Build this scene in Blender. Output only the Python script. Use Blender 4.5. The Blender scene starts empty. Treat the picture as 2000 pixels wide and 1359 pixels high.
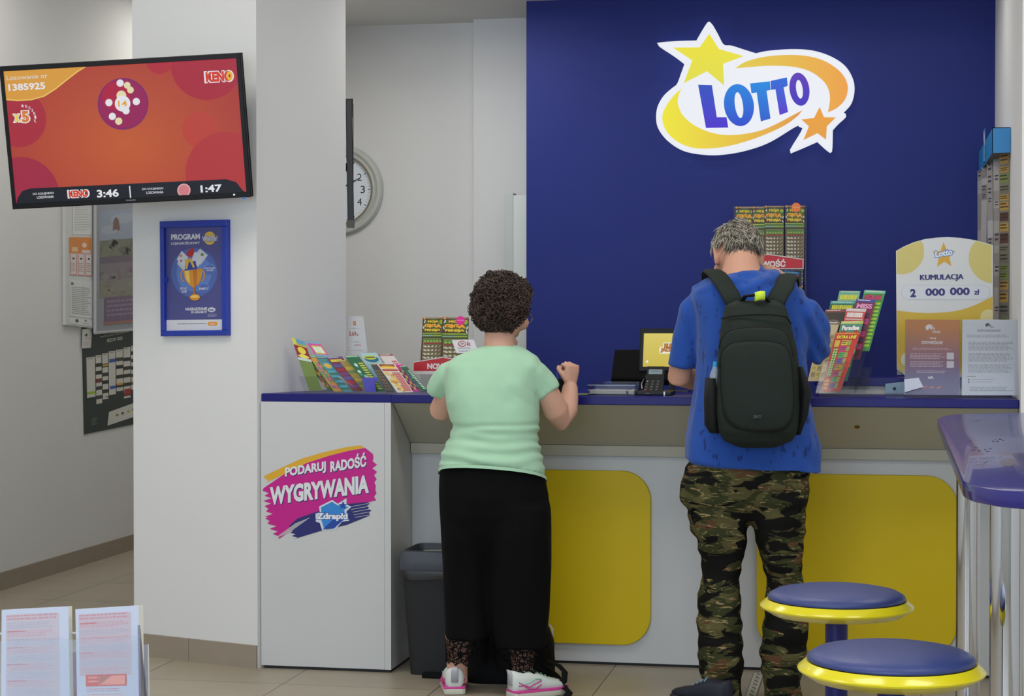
import bpy, bmesh, math, random
from mathutils import Vector, Matrix, noise

random.seed(7)
R = math.radians
scene = bpy.context.scene
col = scene.collection

# ------------------------------------------------------------------ camera
F, CX, CY, EYE = 3700.0, 1000.0, 679.5, Vector((0, 0, 1.42))
PSI = math.atan(730 / F)
PIT = math.atan((679.5 - 618) / F)
FW = Vector((-math.sin(PSI) * math.cos(PIT), math.cos(PSI) * math.cos(PIT), -math.sin(PIT)))
RT = Vector((math.cos(PSI), math.sin(PSI), 0))
UPV = RT.cross(FW)
FH = Vector((-math.sin(PSI), math.cos(PSI), 0))
cam_d = bpy.data.cameras.new('camera')
cam_d.sensor_width = 36
cam_d.lens = F / 2000 * 36
cam_d.clip_end = 100
cam = bpy.data.objects.new('camera', cam_d)
col.objects.link(cam)
cam.matrix_world = Matrix((( RT.x, UPV.x, -FW.x, EYE.x), (RT.y, UPV.y, -FW.y, EYE.y), (RT.z, UPV.z, -FW.z, EYE.z), (0, 0, 0, 1)))
scene.camera = cam

# ------------------------------------------------------------------ view, world, lights
scene.view_settings.view_transform = 'Standard'
scene.view_settings.look = 'None'
scene.view_settings.exposure = -0.07
scene.view_settings.gamma = 1.0
scene.view_settings.use_curve_mapping = False
world = bpy.data.worlds.new('world')
scene.world = world
world.use_nodes = True
wb = world.node_tree.nodes['Background']
wb.inputs[0].default_value = (0.75, 0.86, 1.0, 1)
wb.inputs[1].default_value = 0.35


def area(name, loc, size, energy, color, rot=(0, 0, 0)):
    l = bpy.data.lights.new(name, 'AREA')
    l.shape = 'RECTANGLE'
    l.size, l.size_y = size
    l.energy = energy
    l.color = color
    o = bpy.data.objects.new(name, l)
    o.location = loc
    o.rotation_euler = rot
    col.objects.link(o)
    return o


WARM = (1.0, 0.965, 0.90)
LAMP = 24
for lx, ly in ((-3.0, 2.8), (-3.2, 5.9), (-0.9, 2.8), (-0.9, 5.9), (1.2, 2.8), (1.2, 5.9)):
    area('ceiling_lamp', (lx, ly, 3.36), (1.2, 0.9), LAMP, WARM)
area('counter_lamp', (-2.1, 8.3, 2.90), (0.9, 0.4), 15, WARM)
area('counter_lamp', (-0.2, 8.15, 2.90), (0.9, 0.3), 5, WARM)
area('corridor_lamp', (-3.75, 8.6, 3.36), (0.9, 0.9), 11, WARM)
area('corridor_lamp', (-3.75, 11.2, 3.36), (0.9, 0.9), 17, WARM)
# daylight through the shop window behind the camera
area('window_daylight', (-1.2, -1.88, 1.85), (5.2, 2.1), 205, (0.70, 0.83, 1.0), (R(90), 0, 0))


# ------------------------------------------------------------------ pixel <-> place
def ray(px, py):
    return FW * F + RT * (px - CX) - UPV * (py - CY)


def P(px, py, y):
    d = ray(px, py)
    return EYE + d * (y / d.y)


def PX(px, py, x):
    d = ray(px, py)
    return EYE + d * (x / d.x)


def PZ(px, py, z):
    d = ray(px, py)
    return EYE + d * ((z - EYE.z) / d.z)


def PL(px, py, pt, nrm):
    d = ray(px, py)
    return EYE + d * ((pt - EYE).dot(nrm) / d.dot(nrm))


# ------------------------------------------------------------------ materials
def lin(c):
    return tuple((v / 255 / 12.92) if v <= 10 else ((v / 255 + 0.055) / 1.055) ** 2.4 for v in c)


MATS = {}


def mat(name, rgb, rough=0.5, metal=0.0, spec=0.5, vary=0.0, vscale=6.0, bump=0.0, bscale=200.0, coat=0.0, emit=0.0, trans=0.0, alpha=1.0, sheen=0.0):
    if name in MATS:
        return MATS[name]
    m = bpy.data.materials.new(name)
    m.use_nodes = True
    nt = m.node_tree
    b = nt.nodes['Principled BSDF']
    c = lin(rgb) + (1,)
    b.inputs['Base Color'].default_value = c
    b.inputs['Roughness'].default_value = rough
    b.inputs['Metallic'].default_value = metal
    b.inputs['Specular IOR Level'].default_value = spec
    b.inputs['Coat Weight'].default_value = coat
    b.inputs['Transmission Weight'].default_value = trans
    b.inputs['Alpha'].default_value = alpha
    b.inputs['Sheen Weight'].default_value = sheen
    if emit:
        b.inputs['Emission Color'].default_value = c
        b.inputs['Emission Strength'].default_value = emit
    if vary or bump:
        tc = nt.nodes.new('ShaderNodeTexCoord')
    if vary:
        n = nt.nodes.new('ShaderNodeTexNoise')
        n.inputs['Scale'].default_value = vscale
        n.inputs['Detail'].default_value = 4
        nt.links.new(tc.outputs['Object'], n.inputs['Vector'])
        mx = nt.nodes.new('ShaderNodeMix')
        mx.data_type = 'RGBA'
        mx.inputs[6].default_value = tuple(v * (1 - vary) for v in c[:3]) + (1,)
        mx.inputs[7].default_value = tuple(min(1, v * (1 + vary)) for v in c[:3]) + (1,)
        nt.links.new(n.outputs['Fac'], mx.inputs[0])
        nt.links.new(mx.outputs[2], b.inputs['Base Color'])
    if bump:
        n2 = nt.nodes.new('ShaderNodeTexNoise')
        n2.inputs['Scale'].default_value = bscale
        n2.inputs['Detail'].default_value = 3
        nt.links.new(tc.outputs['Object'], n2.inputs['Vector'])
        bp = nt.nodes.new('ShaderNodeBump')
        bp.inputs['Strength'].default_value = bump
        bp.inputs['Distance'].default_value = 0.002
        nt.links.new(n2.outputs['Fac'], bp.inputs['Height'])
        nt.links.new(bp.outputs['Normal'], b.inputs['Normal'])
    MATS[name] = m
    return m


def ink(r, g, b):
    return mat('ink_%02x%02x%02x' % (r, g, b), (r, g, b), rough=0.42, spec=0.4)


def glow(r, g, b, e=1.0):
    k = 'glow_%02x%02x%02x_%d' % (r, g, b, e * 100)
    if k not in MATS:
        m = bpy.data.materials.new(k)
        m.use_nodes = True
        bs = m.node_tree.nodes['Principled BSDF']
        bs.inputs['Base Color'].default_value = (0.01, 0.01, 0.01, 1)
        bs.inputs['Roughness'].default_value = 0.35
        bs.inputs['Specular IOR Level'].default_value = 0.2
        bs.inputs['Emission Color'].default_value = lin((r, g, b)) + (1,)
        bs.inputs['Emission Strength'].default_value = e
        MATS[k] = m
    return MATS[k]


def acrylic():
    if 'acrylic' not in MATS:
        m = bpy.data.materials.new('acrylic')
        m.use_nodes = True
        nt = m.node_tree
        nt.nodes.remove(nt.nodes['Principled BSDF'])
        out = nt.nodes['Material Output']
        tr = nt.nodes.new('ShaderNodeBsdfTransparent')
        tr.inputs[0].default_value = (0.90, 0.91, 0.92, 1)
        gl = nt.nodes.new('ShaderNodeBsdfGlossy')
        gl.inputs['Roughness'].default_value = 0.08
        fr = nt.nodes.new('ShaderNodeLayerWeight')
        fr.inputs[0].default_value = 0.25
        mr = nt.nodes.new('ShaderNodeMath')
        mr.operation = 'MULTIPLY_ADD'
        mr.inputs[1].default_value = 0.14
        mr.inputs[2].default_value = 0.014
        nt.links.new(fr.outputs['Facing'], mr.inputs[0])
        fr = mr
        mx = nt.nodes.new('ShaderNodeMixShader')
        nt.links.new(fr.outputs[0], mx.inputs[0])
        nt.links.new(tr.outputs[0], mx.inputs[1])
        nt.links.new(gl.outputs[0], mx.inputs[2])
        nt.links.new(mx.outputs[0], out.inputs[0])
        MATS['acrylic'] = m
    return MATS['acrylic']


# ------------------------------------------------------------------ objects
OFF = {}


def place(o, base, parent=None):
    if parent is not None:
        o.parent = parent
        OFF[o.name] = OFF[parent.name]
    else:
        o.location = base
        OFF[o.name] = Vector(base)


def tag(o, label=None, cat=None, group=None, kind=None):
    if label:
        o['label'] = label
    if cat:
        o['category'] = cat
    if group:
        o['group'] = group
    if kind:
        o['kind'] = kind
    return o


def thing(name, label, cat, loc, group=None):
    o = bpy.data.objects.new(name, None)
    o.empty_display_size = 0.05
    col.objects.link(o)
    place(o, Vector(loc))
    return tag(o, label, cat, group)


def mesh_obj(name, verts, faces, mats, parent=None, fmat=None, smooth=False, label=None, cat=None, group=None, kind=None):
    """verts are in world space; the mesh is stored relative to its parent's (or its own) base"""
    if not isinstance(mats, (list, tuple)):
        mats = [mats]
    if parent is not None:
        base = OFF[parent.name]
    else:
        xs = [v[0] for v in verts]; ys = [v[1] for v in verts]; zs = [v[2] for v in verts]
        base = Vector(((min(xs) + max(xs)) / 2, (min(ys) + max(ys)) / 2, min(zs)))
    me = bpy.data.meshes.new(name)
    me.from_pydata([tuple(Vector(v) - base) for v in verts], [], faces)
    for m in mats:
        me.materials.append(m)
    if fmat:
        me.polygons.foreach_set('material_index', fmat)
    if smooth:
        me.polygons.foreach_set('use_smooth', [True] * len(me.polygons))
    me.update()
    o = bpy.data.objects.new(name, me)
    col.objects.link(o)
    place(o, base, parent)
    tag(o, label, cat, group, kind)
    return o


def bm_obj(name, bm, mats, parent=None, smooth=False, autosmooth=None, **kw):
    bm.verts.index_update()
    if autosmooth is not None:
        bmesh.ops.split_edges(bm, edges=[e for e in bm.edges if len(e.link_faces) == 2 and e.calc_face_angle(0) > R(autosmooth)])
        bm.verts.index_update()
        smooth = True
    vs = [v.co.copy() for v in bm.verts]
    fs = [[v.index for v in f.verts] for f in bm.faces]
    fm = [f.material_index for f in bm.faces]
    bm.free()
    return mesh_obj(name, vs, fs, mats, parent, fm, smooth, **kw)


def box(bm, p0, p1, mi=0, bev=0.0):
    a = Vector(p0); b = Vector(p1)
    r = bmesh.ops.create_cube(bm, size=1)
    c = (a + b) / 2
    s = b - a
    for v in r['verts']:
        v.co = Vector((v.co.x * s.x + c.x, v.co.y * s.y + c.y, v.co.z * s.z + c.z))
    fs = set(f for v in r['verts'] for f in v.link_faces)
    for f in fs:
        f.material_index = mi
    if bev:
        es = list(set(e for v in r['verts'] for e in v.link_edges))
        nb = bmesh.ops.bevel(bm, geom=es, offset=bev, segments=2, affect='EDGES', profile=0.5)
        for f in nb['faces']:
            f.material_index = mi


def obox(bm, c, ax, ay, az, mi=0, bev=0.0):
    """oriented box: centre + three half axes"""
    r = bmesh.ops.create_cube(bm, size=2)
    for v in r['verts']:
        v.co = Vector(c) + Vector(ax) * v.co.x + Vector(ay) * v.co.y + Vector(az) * v.co.z
    for f in set(f for v in r['verts'] for f in v.link_faces):
        f.material_index = mi
    if bev:
        es = list(set(e for v in r['verts'] for e in v.link_edges))
        nb = bmesh.ops.bevel(bm, geom=es, offset=bev, segments=2, affect='EDGES', profile=0.5)
        for f in nb['faces']:
            f.material_index = mi


def prism(bm, pts, z0, z1, mi=0, bev=0.0):
    """vertical prism over a polygon of (x, y)"""
    lo = [bm.verts.new((p[0], p[1], z0)) for p in pts]
    hi = [bm.verts.new((p[0], p[1], z1)) for p in pts]
    n = len(pts)
    fs = [bm.faces.new(hi), bm.faces.new(lo[::-1])]
    for i in range(n):
        fs.append(bm.faces.new((lo[i], lo[(i + 1) % n], hi[(i + 1) % n], hi[i])))
    for f in fs:
        f.material_index = mi
    bmesh.ops.recalc_face_normals(bm, faces=fs)
    if bev:
        es = list(set(e for f in fs[:2] for e in f.edges))
        bmesh.ops.bevel(bm, geom=es, offset=bev, segments=2, affect='EDGES', profile=0.5)


def slab(bm, pts, n, t, mi=0, bev=0.0):
    """planar polygon of world points, thickened by t against the normal n"""
    n = Vector(n).normalized()
    a = [bm.verts.new(Vector(p)) for p in pts]
    b = [bm.verts.new(Vector(p) - n * t) for p in pts]
    k = len(pts)
    fs = [bm.faces.new(a), bm.faces.new(b[::-1])]
    for i in range(k):
        fs.append(bm.faces.new((a[(i + 1) % k], a[i], b[i], b[(i + 1) % k])))
    for f in fs:
        f.material_index = mi
    bmesh.ops.recalc_face_normals(bm, faces=fs)
    if bev:
        es = list(fs[0].edges)
        bmesh.ops.bevel(bm, geom=es, offset=bev, segments=2, affect='EDGES', profile=0.5)


def frame_of(d):
    d = d.normalized()
    a = Vector((0, 0, 1)) if abs(d.z) < 0.9 else Vector((1, 0, 0))
    x = d.cross(a).normalized()
    return x, d.cross(x).normalized()


def tube(bm, pts, rad, n=10, mi=0, cap=True, flat=None, up=None):
    """tapered tube along points; rad a number or list; flat squashes the second axis"""
    pts = [Vector(p) for p in pts]
    k = len(pts)
    if not isinstance(rad, (list, tuple)):
        rad = [rad] * k
    d0 = (pts[1] - pts[0]).normalized()
    if up is not None:
        y = (Vector(up) - d0 * Vector(up).dot(d0)).normalized()
        x = y.cross(d0)
    else:
        x, y = frame_of(d0)
    prev = None
    rings = []
    for i, p in enumerate(pts):
        d = ((pts[min(i + 1, k - 1)] - pts[max(i - 1, 0)])).normalized()
        x = (x - d * x.dot(d)).normalized()
        y = d.cross(x)
        r = rad[i]
        fl = flat[i] if isinstance(flat, (list, tuple)) else (flat or 1.0)
        rings.append([bm.verts.new(p + x * (math.cos(2 * math.pi * j / n) * r) + y * (math.sin(2 * math.pi * j / n) * r * fl)) for j in range(n)])
    fs = []
    for a, b in zip(rings, rings[1:]):
        for j in range(n):
            fs.append(bm.faces.new((a[j], a[(j + 1) % n], b[(j + 1) % n], b[j])))
    if cap:
        fs.append(bm.faces.new(rings[0][::-1]))
        fs.append(bm.faces.new(rings[-1]))
    for f in fs:
        f.material_index = mi
    return rings


def sloft(bm, secs, n=24, mi=0, cap=True):
    """loft of super-ellipse rings: (centre, axis_x vector, axis_y vector, exponent)"""
    rings = []
    for c, ax, ay, ex in secs:
        ring = []
        for j in range(n):
            t = 2 * math.pi * j / n
            cs, sn = math.cos(t), math.sin(t)
            u = math.copysign(abs(cs) ** (2 / ex), cs)
            v = math.copysign(abs(sn) ** (2 / ex), sn)
            ring.append(bm.verts.new(Vector(c) + Vector(ax) * u + Vector(ay) * v))
        rings.append(ring)
    fs = []
    for a, b in zip(rings, rings[1:]):
        for j in range(n):
            fs.append(bm.faces.new((a[j], a[(j + 1) % n], b[(j + 1) % n], b[j])))
    if cap:
        fs.append(bm.faces.new(rings[0][::-1]))
        fs.append(bm.faces.new(rings[-1]))
    for f in fs:
        f.material_index = mi
    return rings


def lathe(bm, prof, c=(0, 0, 0), n=48, mi=0):
    """profile of (radius, z) revolved about the vertical through c"""
    c = Vector(c)
    rings = []
    for r, z in prof:
        if r < 1e-6:
            rings.append([bm.verts.new(c + Vector((0, 0, z)))])
        else:
            rings.append([bm.verts.new(c + Vector((r * math.cos(2 * math.pi * j / n), r * math.sin(2 * math.pi * j / n), z))) for j in range(n)])
    for a, b in zip(rings, rings[1:]):
        for j in range(n):
            q = (j + 1) % n
            if len(a) == 1 and len(b) == 1:
                continue
            if len(a) == 1:
                f = bm.faces.new((a[0], b[j], b[q]))
            elif len(b) == 1:
                f = bm.faces.new((a[j], b[0], a[q]))
            else:
                f = bm.faces.new((a[j], b[j], b[q], a[q]))
            f.material_index = mi
    bmesh.ops.recalc_face_normals(bm, faces=bm.faces[:])


def ball(bm, c, ax, ay, az, seg=16, mi=0):
    r = bmesh.ops.create_uvsphere(bm, u_segments=seg, v_segments=max(8, seg // 2), radius=1)
    for v in r['verts']:
        v.co = Vector(c) + Vector(ax) * v.co.x + Vector(ay) * v.co.y + Vector(az) * v.co.z
    for f in set(f for v in r['verts'] for f in v.link_faces):
        f.material_index = mi


def fuse(bm, voxel, smooth=4, factor=0.5, wrinkle=None):
    """one continuous skin over everything in bm (voxel remesh + smoothing), returned as a new bmesh"""
    bmesh.ops.recalc_face_normals(bm, faces=bm.faces[:])
    me = bpy.data.meshes.new('tmp')
    bm.to_mesh(me)
    bm.free()
    ob = bpy.data.objects.new('tmp', me)
    col.objects.link(ob)
    md = ob.modifiers.new('r', 'REMESH')
    md.mode = 'VOXEL'
    md.voxel_size = voxel
    if smooth:
        s = ob.modifiers.new('s', 'SMOOTH')
        s.iterations = smooth
        s.factor = factor
    dg = bpy.context.evaluated_depsgraph_get()
    ev = ob.evaluated_get(dg)
    out = bmesh.new()
    out.from_mesh(ev.to_mesh())
    ev.to_mesh_clear()
    bpy.data.objects.remove(ob)
    bpy.data.meshes.remove(me)
    if wrinkle:
        out.normal_update()
        mv = [(v, v.co + v.normal * wrinkle(v.co)) for v in out.verts]
        for v, c in mv:
            v.co = c
    return out


# ------------------------------------------------------------------ flat printing
TXT = {}


def text_mesh(s, bold=0.0):
    k = (s, bold)
    if k not in TXT:
        cu = bpy.data.curves.new('t', 'FONT')
        cu.body = s
        cu.offset = bold
        cu.resolution_u = 3
        cu.dimensions = '2D'
        cu.fill_mode = 'FRONT'
        ob = bpy.data.objects.new('t', cu)
        me = ob.to_mesh()
        vs = [(v.co.x, v.co.y) for v in me.vertices]
        fs = [list(p.vertices) for p in me.polygons]
        ob.to_mesh_clear()
        bpy.data.objects.remove(ob)
        bpy.data.curves.remove(cu)
        x0 = min(v[0] for v in vs); x1 = max(v[0] for v in vs)
        y0 = min(v[1] for v in vs); y1 = max(v[1] for v in vs)
        TXT[k] = ([((v[0] - x0) / (x1 - x0), (v[1] - y0) / max(1e-6, y1 - y0)) for v in vs], fs)
    return TXT[k]


class Print:
    """a printed sheet laid out in its own (x right, y down) sheet units"""

    def __init__(self, x0, y0, x1, y1, base, sides=None):
        self.fr = (x0, y0, x1, y1)
        self.q = []
        self.base = base
        self.sides = sides or base
        self.layer = 1
        self.outline = None

    def poly(self, pts, m, layer=None):
        self.q.append(([tuple(p) for p in pts], [list(range(len(pts)))], m, layer or self.layer))

    def rect(self, x0, y0, x1, y1, m, layer=None):
        self.poly([(x0, y0), (x1, y0), (x1, y1), (x0, y1)], m, layer)

    def rrect(self, x0, y0, x1, y1, r, m, layer=None):
        pts = []
        for cx, cy, a in ((x1 - r, y0 + r, -90), (x1 - r, y1 - r, 0), (x0 + r, y1 - r, 90), (x0 + r, y0 + r, 180)):
            for k in range(6):
                t = R(a + k * 18)
                pts.append((cx + r * math.cos(t), cy + r * math.sin(t)))
        self.poly(pts, m, layer)

    def disc(self, cx, cy, rx, m, layer=None, ry=None, n=28):
        ry = ry or rx
        self.poly([(cx + rx * math.cos(2 * math.pi * k / n), cy + ry * math.sin(2 * math.pi * k / n)) for k in range(n)], m, layer)

    def star(self, cx, cy, r, m, layer=None, n=5, inner=0.42, rot=0, ry=None):
        ry = ry or r
        self.poly([(cx + (r if k % 2 == 0 else r * inner) * math.sin(math.pi * k / n + rot), cy - (ry if k % 2 == 0 else ry * inner) * math.cos(math.pi * k / n + rot)) for k in range(2 * n)], m, layer)

    def line(self, x0, y0, x1, y1, w, m, layer=None):
        dx, dy = x1 - x0, y1 - y0
        l = math.hypot(dx, dy)
        if l < 1e-6:
            return
        nx, ny = -dy / l * w / 2, dx / l * w / 2
        self.poly([(x0 + nx, y0 + ny), (x1 + nx, y1 + ny), (x1 - nx, y1 - ny), (x0 - nx, y0 - ny)], m, layer)

    def text(self, s, x0, y0, x1, y1, m, layer=None, bold=0.0, slope=0.0, shear=0.0):
        """text filling the box; slope drops y per x, shear moves x per height"""
        vs, fs = text_mesh(s, bold)
        out = []
        for u, v in vs:
            x = x0 + u * (x1 - x0)
            y = y1 + v * (y0 - y1)
            out.append((x + shear * (y1 - y), y + slope * (x - x0)))
        self.q.append((out, fs, m, layer or self.layer + 1))

    def text2(self, s, x0, y0, x1, y1, m, halo, grow, layer=None, bold=0.0, slope=0.0, shear=0.0):
        l = layer or self.layer + 1
        self.text(s, x0 - grow, y0 - grow, x1 + grow, y1 + grow, halo, l, bold + 0.05, slope, shear)
        self.text(s, x0, y0, x1, y1, m, l + 1, bold, slope, shear)

    def greek(self, x0, y0, x1, y1, rows, m, layer=None, ragged=0.25, fill=0.45):
        """rows of unreadably small text"""
        h = (y1 - y0) / rows
        for k in range(rows):
            e = x1 - random.random() * ragged * (x1 - x0)
            x = x0
            while x < e:
                w = (0.03 + random.random() * 0.08) * (x1 - x0)
                self.rect(x, y0 + k * h, min(x + w, e), y0 + (k + fill) * h, m, layer)
                x += w + 0.018 * (x1 - x0)

    def build(self, name, corners, t=0.001, parent=None, step=0.0003, **kw):
        """corners: world TL, TR, BR, BL"""
        TL, TR, BR, BL = [Vector(c) for c in corners]
        n = (TR - TL).cross(TL - BL).normalized()
        x0, y0, x1, y1 = self.fr
        vs, fs, fm, mats = [], [], [], []

        def mi(m):
            if m not in mats:
                mats.append(m)
            return mats.index(m)

        def pt(x, y, l):
            u = (x - x0) / (x1 - x0)
            v = (y - y0) / (y1 - y0)
            return (TL * (1 - u) + TR * u) * (1 - v) + (BL * (1 - u) + BR * u) * v + n * (l * step)
        a = [pt(p[0], p[1], 0) for p in self.outline] if self.outline else [TL, TR, BR, BL]
        k = len(a)
        vs += a + [p - n * t for p in a]
        fs += [list(range(k - 1, -1, -1))]
        fm += [mi(self.base)]
        for f in [list(range(k, 2 * k))] + [[i, (i + 1) % k, (i + 1) % k + k, i + k] for i in range(k)]:
            fs.append(f)
            fm.append(mi(self.sides))
        for pts, faces, m, l in self.q:
            o = len(vs)
            w = [pt(p[0], p[1], l) for p in pts]
            vs += w
            for f in faces:
                f2 = [i + o for i in f]
                s = Vector((0, 0, 0))
                for i in range(len(f2)):
                    s += vs[f2[i]].cross(vs[f2[(i + 1) % len(f2)]])
                if s.dot(n) < 0:
                    f2 = f2[::-1]
                fs.append(f2)
                fm.append(mi(m))
        return mesh_obj(name, vs, fs, mats, parent, fm, **kw)


def quad(pix, ys):
    return [P(p[0], p[1], y) for p, y in zip(pix, ys)]


def shape2d(outline, depth, bev, to3):
    """closed smooth outline (list of 2-D points) extruded and bevelled; to3 maps (x, y, z) to the world"""
    cu = bpy.data.curves.new('s', 'CURVE')
    cu.dimensions = '2D'
    cu.fill_mode = 'BOTH'
    cu.extrude = depth / 2
    cu.bevel_depth = bev
    cu.bevel_resolution = 2
    sp = cu.splines.new('POLY')
    sp.points.add(len(outline) - 1)
    for p, c in zip(sp.points, outline):
        p.co = (c[0], c[1], 0, 1)
    sp.use_cyclic_u = True
    ob = bpy.data.objects.new('s', cu)
    me = ob.to_mesh()
    bm = bmesh.new()
    vs = [bm.verts.new(to3(v.co.x, v.co.y, v.co.z)) for v in me.vertices]
    for p in me.polygons:
        try:
            bm.faces.new([vs[i] for i in p.vertices])
        except ValueError:
            pass
    ob.to_mesh_clear()
    bpy.data.objects.remove(ob)
    bpy.data.curves.remove(cu)
    bmesh.ops.remove_doubles(bm, verts=bm.verts[:], dist=1e-5)
    bmesh.ops.recalc_face_normals(bm, faces=bm.faces[:])
    return bm


def spline(pts, per=8, closed=True):
    """Catmull-Rom through 2-D points; a third value 1 marks a sharp corner"""
    n = len(pts)
    out = []
    for i in range(n if closed else n - 1):
        p0, p1, p2, p3 = (pts[(i + k - 1) % n] if closed else pts[min(max(i + k - 1, 0), n - 1)] for k in range(4))
        s1 = len(p1) > 2 and p1[2]
        s2 = len(p2) > 2 and p2[2]
        if s1:
            p0 = p1
        if s2:
            p3 = p2
        for k in range(per):
            t = k / per
            a = []
            for d in (0, 1):
                m1 = (p2[d] - p0[d]) / 2 if not s1 else (p2[d] - p1[d])
                m2 = (p3[d] - p1[d]) / 2 if not s2 else (p2[d] - p1[d])
                a.append((2 * t ** 3 - 3 * t ** 2 + 1) * p1[d] + (t ** 3 - 2 * t ** 2 + t) * m1 + (-2 * t ** 3 + 3 * t ** 2) * p2[d] + (t ** 3 - t ** 2) * m2)
            out.append(tuple(a))
    if not closed:
        out.append(tuple(pts[-1][:2]))
    return out
# ================================================================== the setting
WALL = mat('wall_paint', (218, 218, 217), rough=0.75, spec=0.25, vary=0.02, vscale=2.5, bump=0.08, bscale=260)
BLUE = mat('blue_wall_paint', (23, 37, 114), rough=0.6, spec=0.3, vary=0.04, vscale=3, bump=0.1, bscale=300)
SKIRT = mat('skirting_tile', (150, 138, 122), rough=0.45, vary=0.08, vscale=9)


def floor_material():
    m = bpy.data.materials.new('floor_tiles')
    m.use_nodes = True
    nt = m.node_tree
    b = nt.nodes['Principled BSDF']
    g = nt.nodes.new('ShaderNodeNewGeometry')
    mp = nt.nodes.new('ShaderNodeMapping')
    mp.inputs['Location'].default_value = (1.678 + 6.04, -6.99 + 12.4, 0)
    br = nt.nodes.new('ShaderNodeTexBrick')
    br.offset = 0
    br.inputs['Scale'].default_value = 1
    br.inputs['Brick Width'].default_value = 0.604
    br.inputs['Row Height'].default_value = 0.62
    br.inputs['Mortar Size'].default_value = 0.0022
    br.inputs['Mortar Smooth'].default_value = 0.2
    br.inputs['Color1'].default_value = lin((166, 156, 138)) + (1,)
    br.inputs['Color2'].default_value = lin((161, 151, 134)) + (1,)
    br.inputs['Mortar'].default_value = lin((78, 68, 56)) + (1,)
    n = nt.nodes.new('ShaderNodeTexNoise')
    n.inputs['Scale'].default_value = 5
    n.inputs['Detail'].default_value = 6
    mx = nt.nodes.new('ShaderNodeMix')
    mx.data_type = 'RGBA'
    mx.blend_type = 'MULTIPLY'
    mx.inputs[0].default_value = 0.35
    rp = nt.nodes.new('ShaderNodeValToRGB')
    rp.color_ramp.elements[0].position = 0.3
    rp.color_ramp.elements[0].color = (0.72, 0.70, 0.66, 1)
    rp.color_ramp.elements[1].position = 0.7
    nt.links.new(g.outputs['Position'], mp.inputs['Vector'])
    nt.links.new(mp.outputs[0], br.inputs['Vector'])
    nt.links.new(g.outputs['Position'], n.inputs['Vector'])
    nt.links.new(n.outputs['Fac'], rp.inputs[0])
    nt.links.new(br.outputs['Color'], mx.inputs[6])
    nt.links.new(rp.outputs[0], mx.inputs[7])
    nt.links.new(mx.outputs[2], b.inputs['Base Color'])
    b.inputs['Roughness'].default_value = 0.38
    b.inputs['Specular IOR Level'].default_value = 0.4
    return m


def struct(name, bm, m, **kw):
    return bm_obj(name, bm, m, kind='structure', **kw)


bm = bmesh.new(); box(bm, (-4.7, -2.2, -0.1), (2.7, 13, 0))
struct('floor', bm, floor_material())
bm = bmesh.new(); box(bm, (-4.503 - 0.15, -2.0, 0), (-4.503, 13, 3.4))
struct('wall_left', bm, WALL)
bm = bmesh.new(); box(bm, (-4.503, -2.0, 0), (-4.491, 12.9, 0.093))
struct('baseboard_left', bm, SKIRT)
CA, CL, CB = Vector((-2.483, 7.28, 0)), Vector((-3.096, 7.485, 0)), Vector((-2.281, 7.868, 0))
CD = CL + (CB - CA)
bm = bmesh.new(); prism(bm, [CA, CB, CD, CL], 0, 3.4)
struct('wall_column', bm, WALL)
CN = Vector((CL.y - CA.y, -(CL.x - CA.x), 0)).normalized()       # column front normal
if CN.y > 0:
    CN = -CN
cd = (CA - CL).normalized()
bm = bmesh.new()
m0 = CL + cd * 0.30
for a, b in ((CL, m0 - cd * 0.001), (m0 + cd * 0.001, CA)):
    c = (a + b) / 2 + CN * 0.005
    obox(bm, (c.x, c.y, 0.0465), cd * ((b - a).length / 2), CN * 0.005, (0, 0, 0.0465))
struct('baseboard_column', bm, SKIRT)
bm = bmesh.new(); box(bm, (-3.12, 8.1, 0), (-2.95, 13, 3.4))
struct('wall_partition', bm, WALL)
bm = bmesh.new(); box(bm, (-2.95, 9.6, 0), (0.7, 9.75, 3.4))
struct('wall_back', bm, WALL)
xp = P(925, 500, 9.5).x
bm = bmesh.new(); box(bm, (xp, 9.5, 0), (-1.65, 9.6, 3.0))
struct('wall_pilaster', bm, WALL)
bm = bmesh.new(); box(bm, (-1.705, 9.0, 0), (0.49, 9.46, 2.94))
struct('wall_blue', bm, BLUE)
bm = bmesh.new(); box(bm, (0.49, 7.22, 0), (0.66, 9.6, 2.94)); box(bm, (0.66, 7.22, 0), (2.55, 7.38, 3.4))
struct('wall_right', bm, WALL)
bm = bmesh.new(); box(bm, (2.55, -2.0, 0), (2.7, 7.38, 3.4))
struct('wall_side', bm, WALL)
bm = bmesh.new(); box(bm, (-4.503, 12.9, 0), (-3.12, 13, 3.4))
struct('wall_corridor', bm, WALL)
bm = bmesh.new()
box(bm, (-4.7, -2.2, 3.4), (2.7, 13, 3.5))
box(bm, (-2.95, 7.95, 2.94), (2.6, 9.7, 3.4))
struct('ceiling', bm, mat('ceiling_paint', (222, 222, 216), rough=0.85, spec=0.2))
# shop-window wall behind the photographer
bm = bmesh.new()
box(bm, (-4.5, -2.1, 0), (2.6, -1.95, 0.5)); box(bm, (-4.5, -2.1, 2.95), (2.6, -1.95, 3.4))
box(bm, (-4.5, -2.1, 0.5), (-3.9, -1.95, 2.95)); box(bm, (1.5, -2.1, 0.5), (2.6, -1.95, 2.95))
struct('wall_front', bm, WALL)
# pale door leaf standing behind the left edge of the blue wall
DOOR = mat('door_pale', (206, 212, 207), rough=0.7, vary=0.03)
bm = bmesh.new()
xa, xb = P(988, 500, 9.2).x, P(1004, 500, 9.2).x
box(bm, (xa, 9.18, 0), (xb, 9.26, 2.03), 1, 0.003)
box(bm, (xb, 9.183, 0), (-1.715, 9.24, 2.018), 0)
struct('door_1', bm, [DOOR, mat('door_frame_grey', (186, 192, 188), rough=0.7)])

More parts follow.
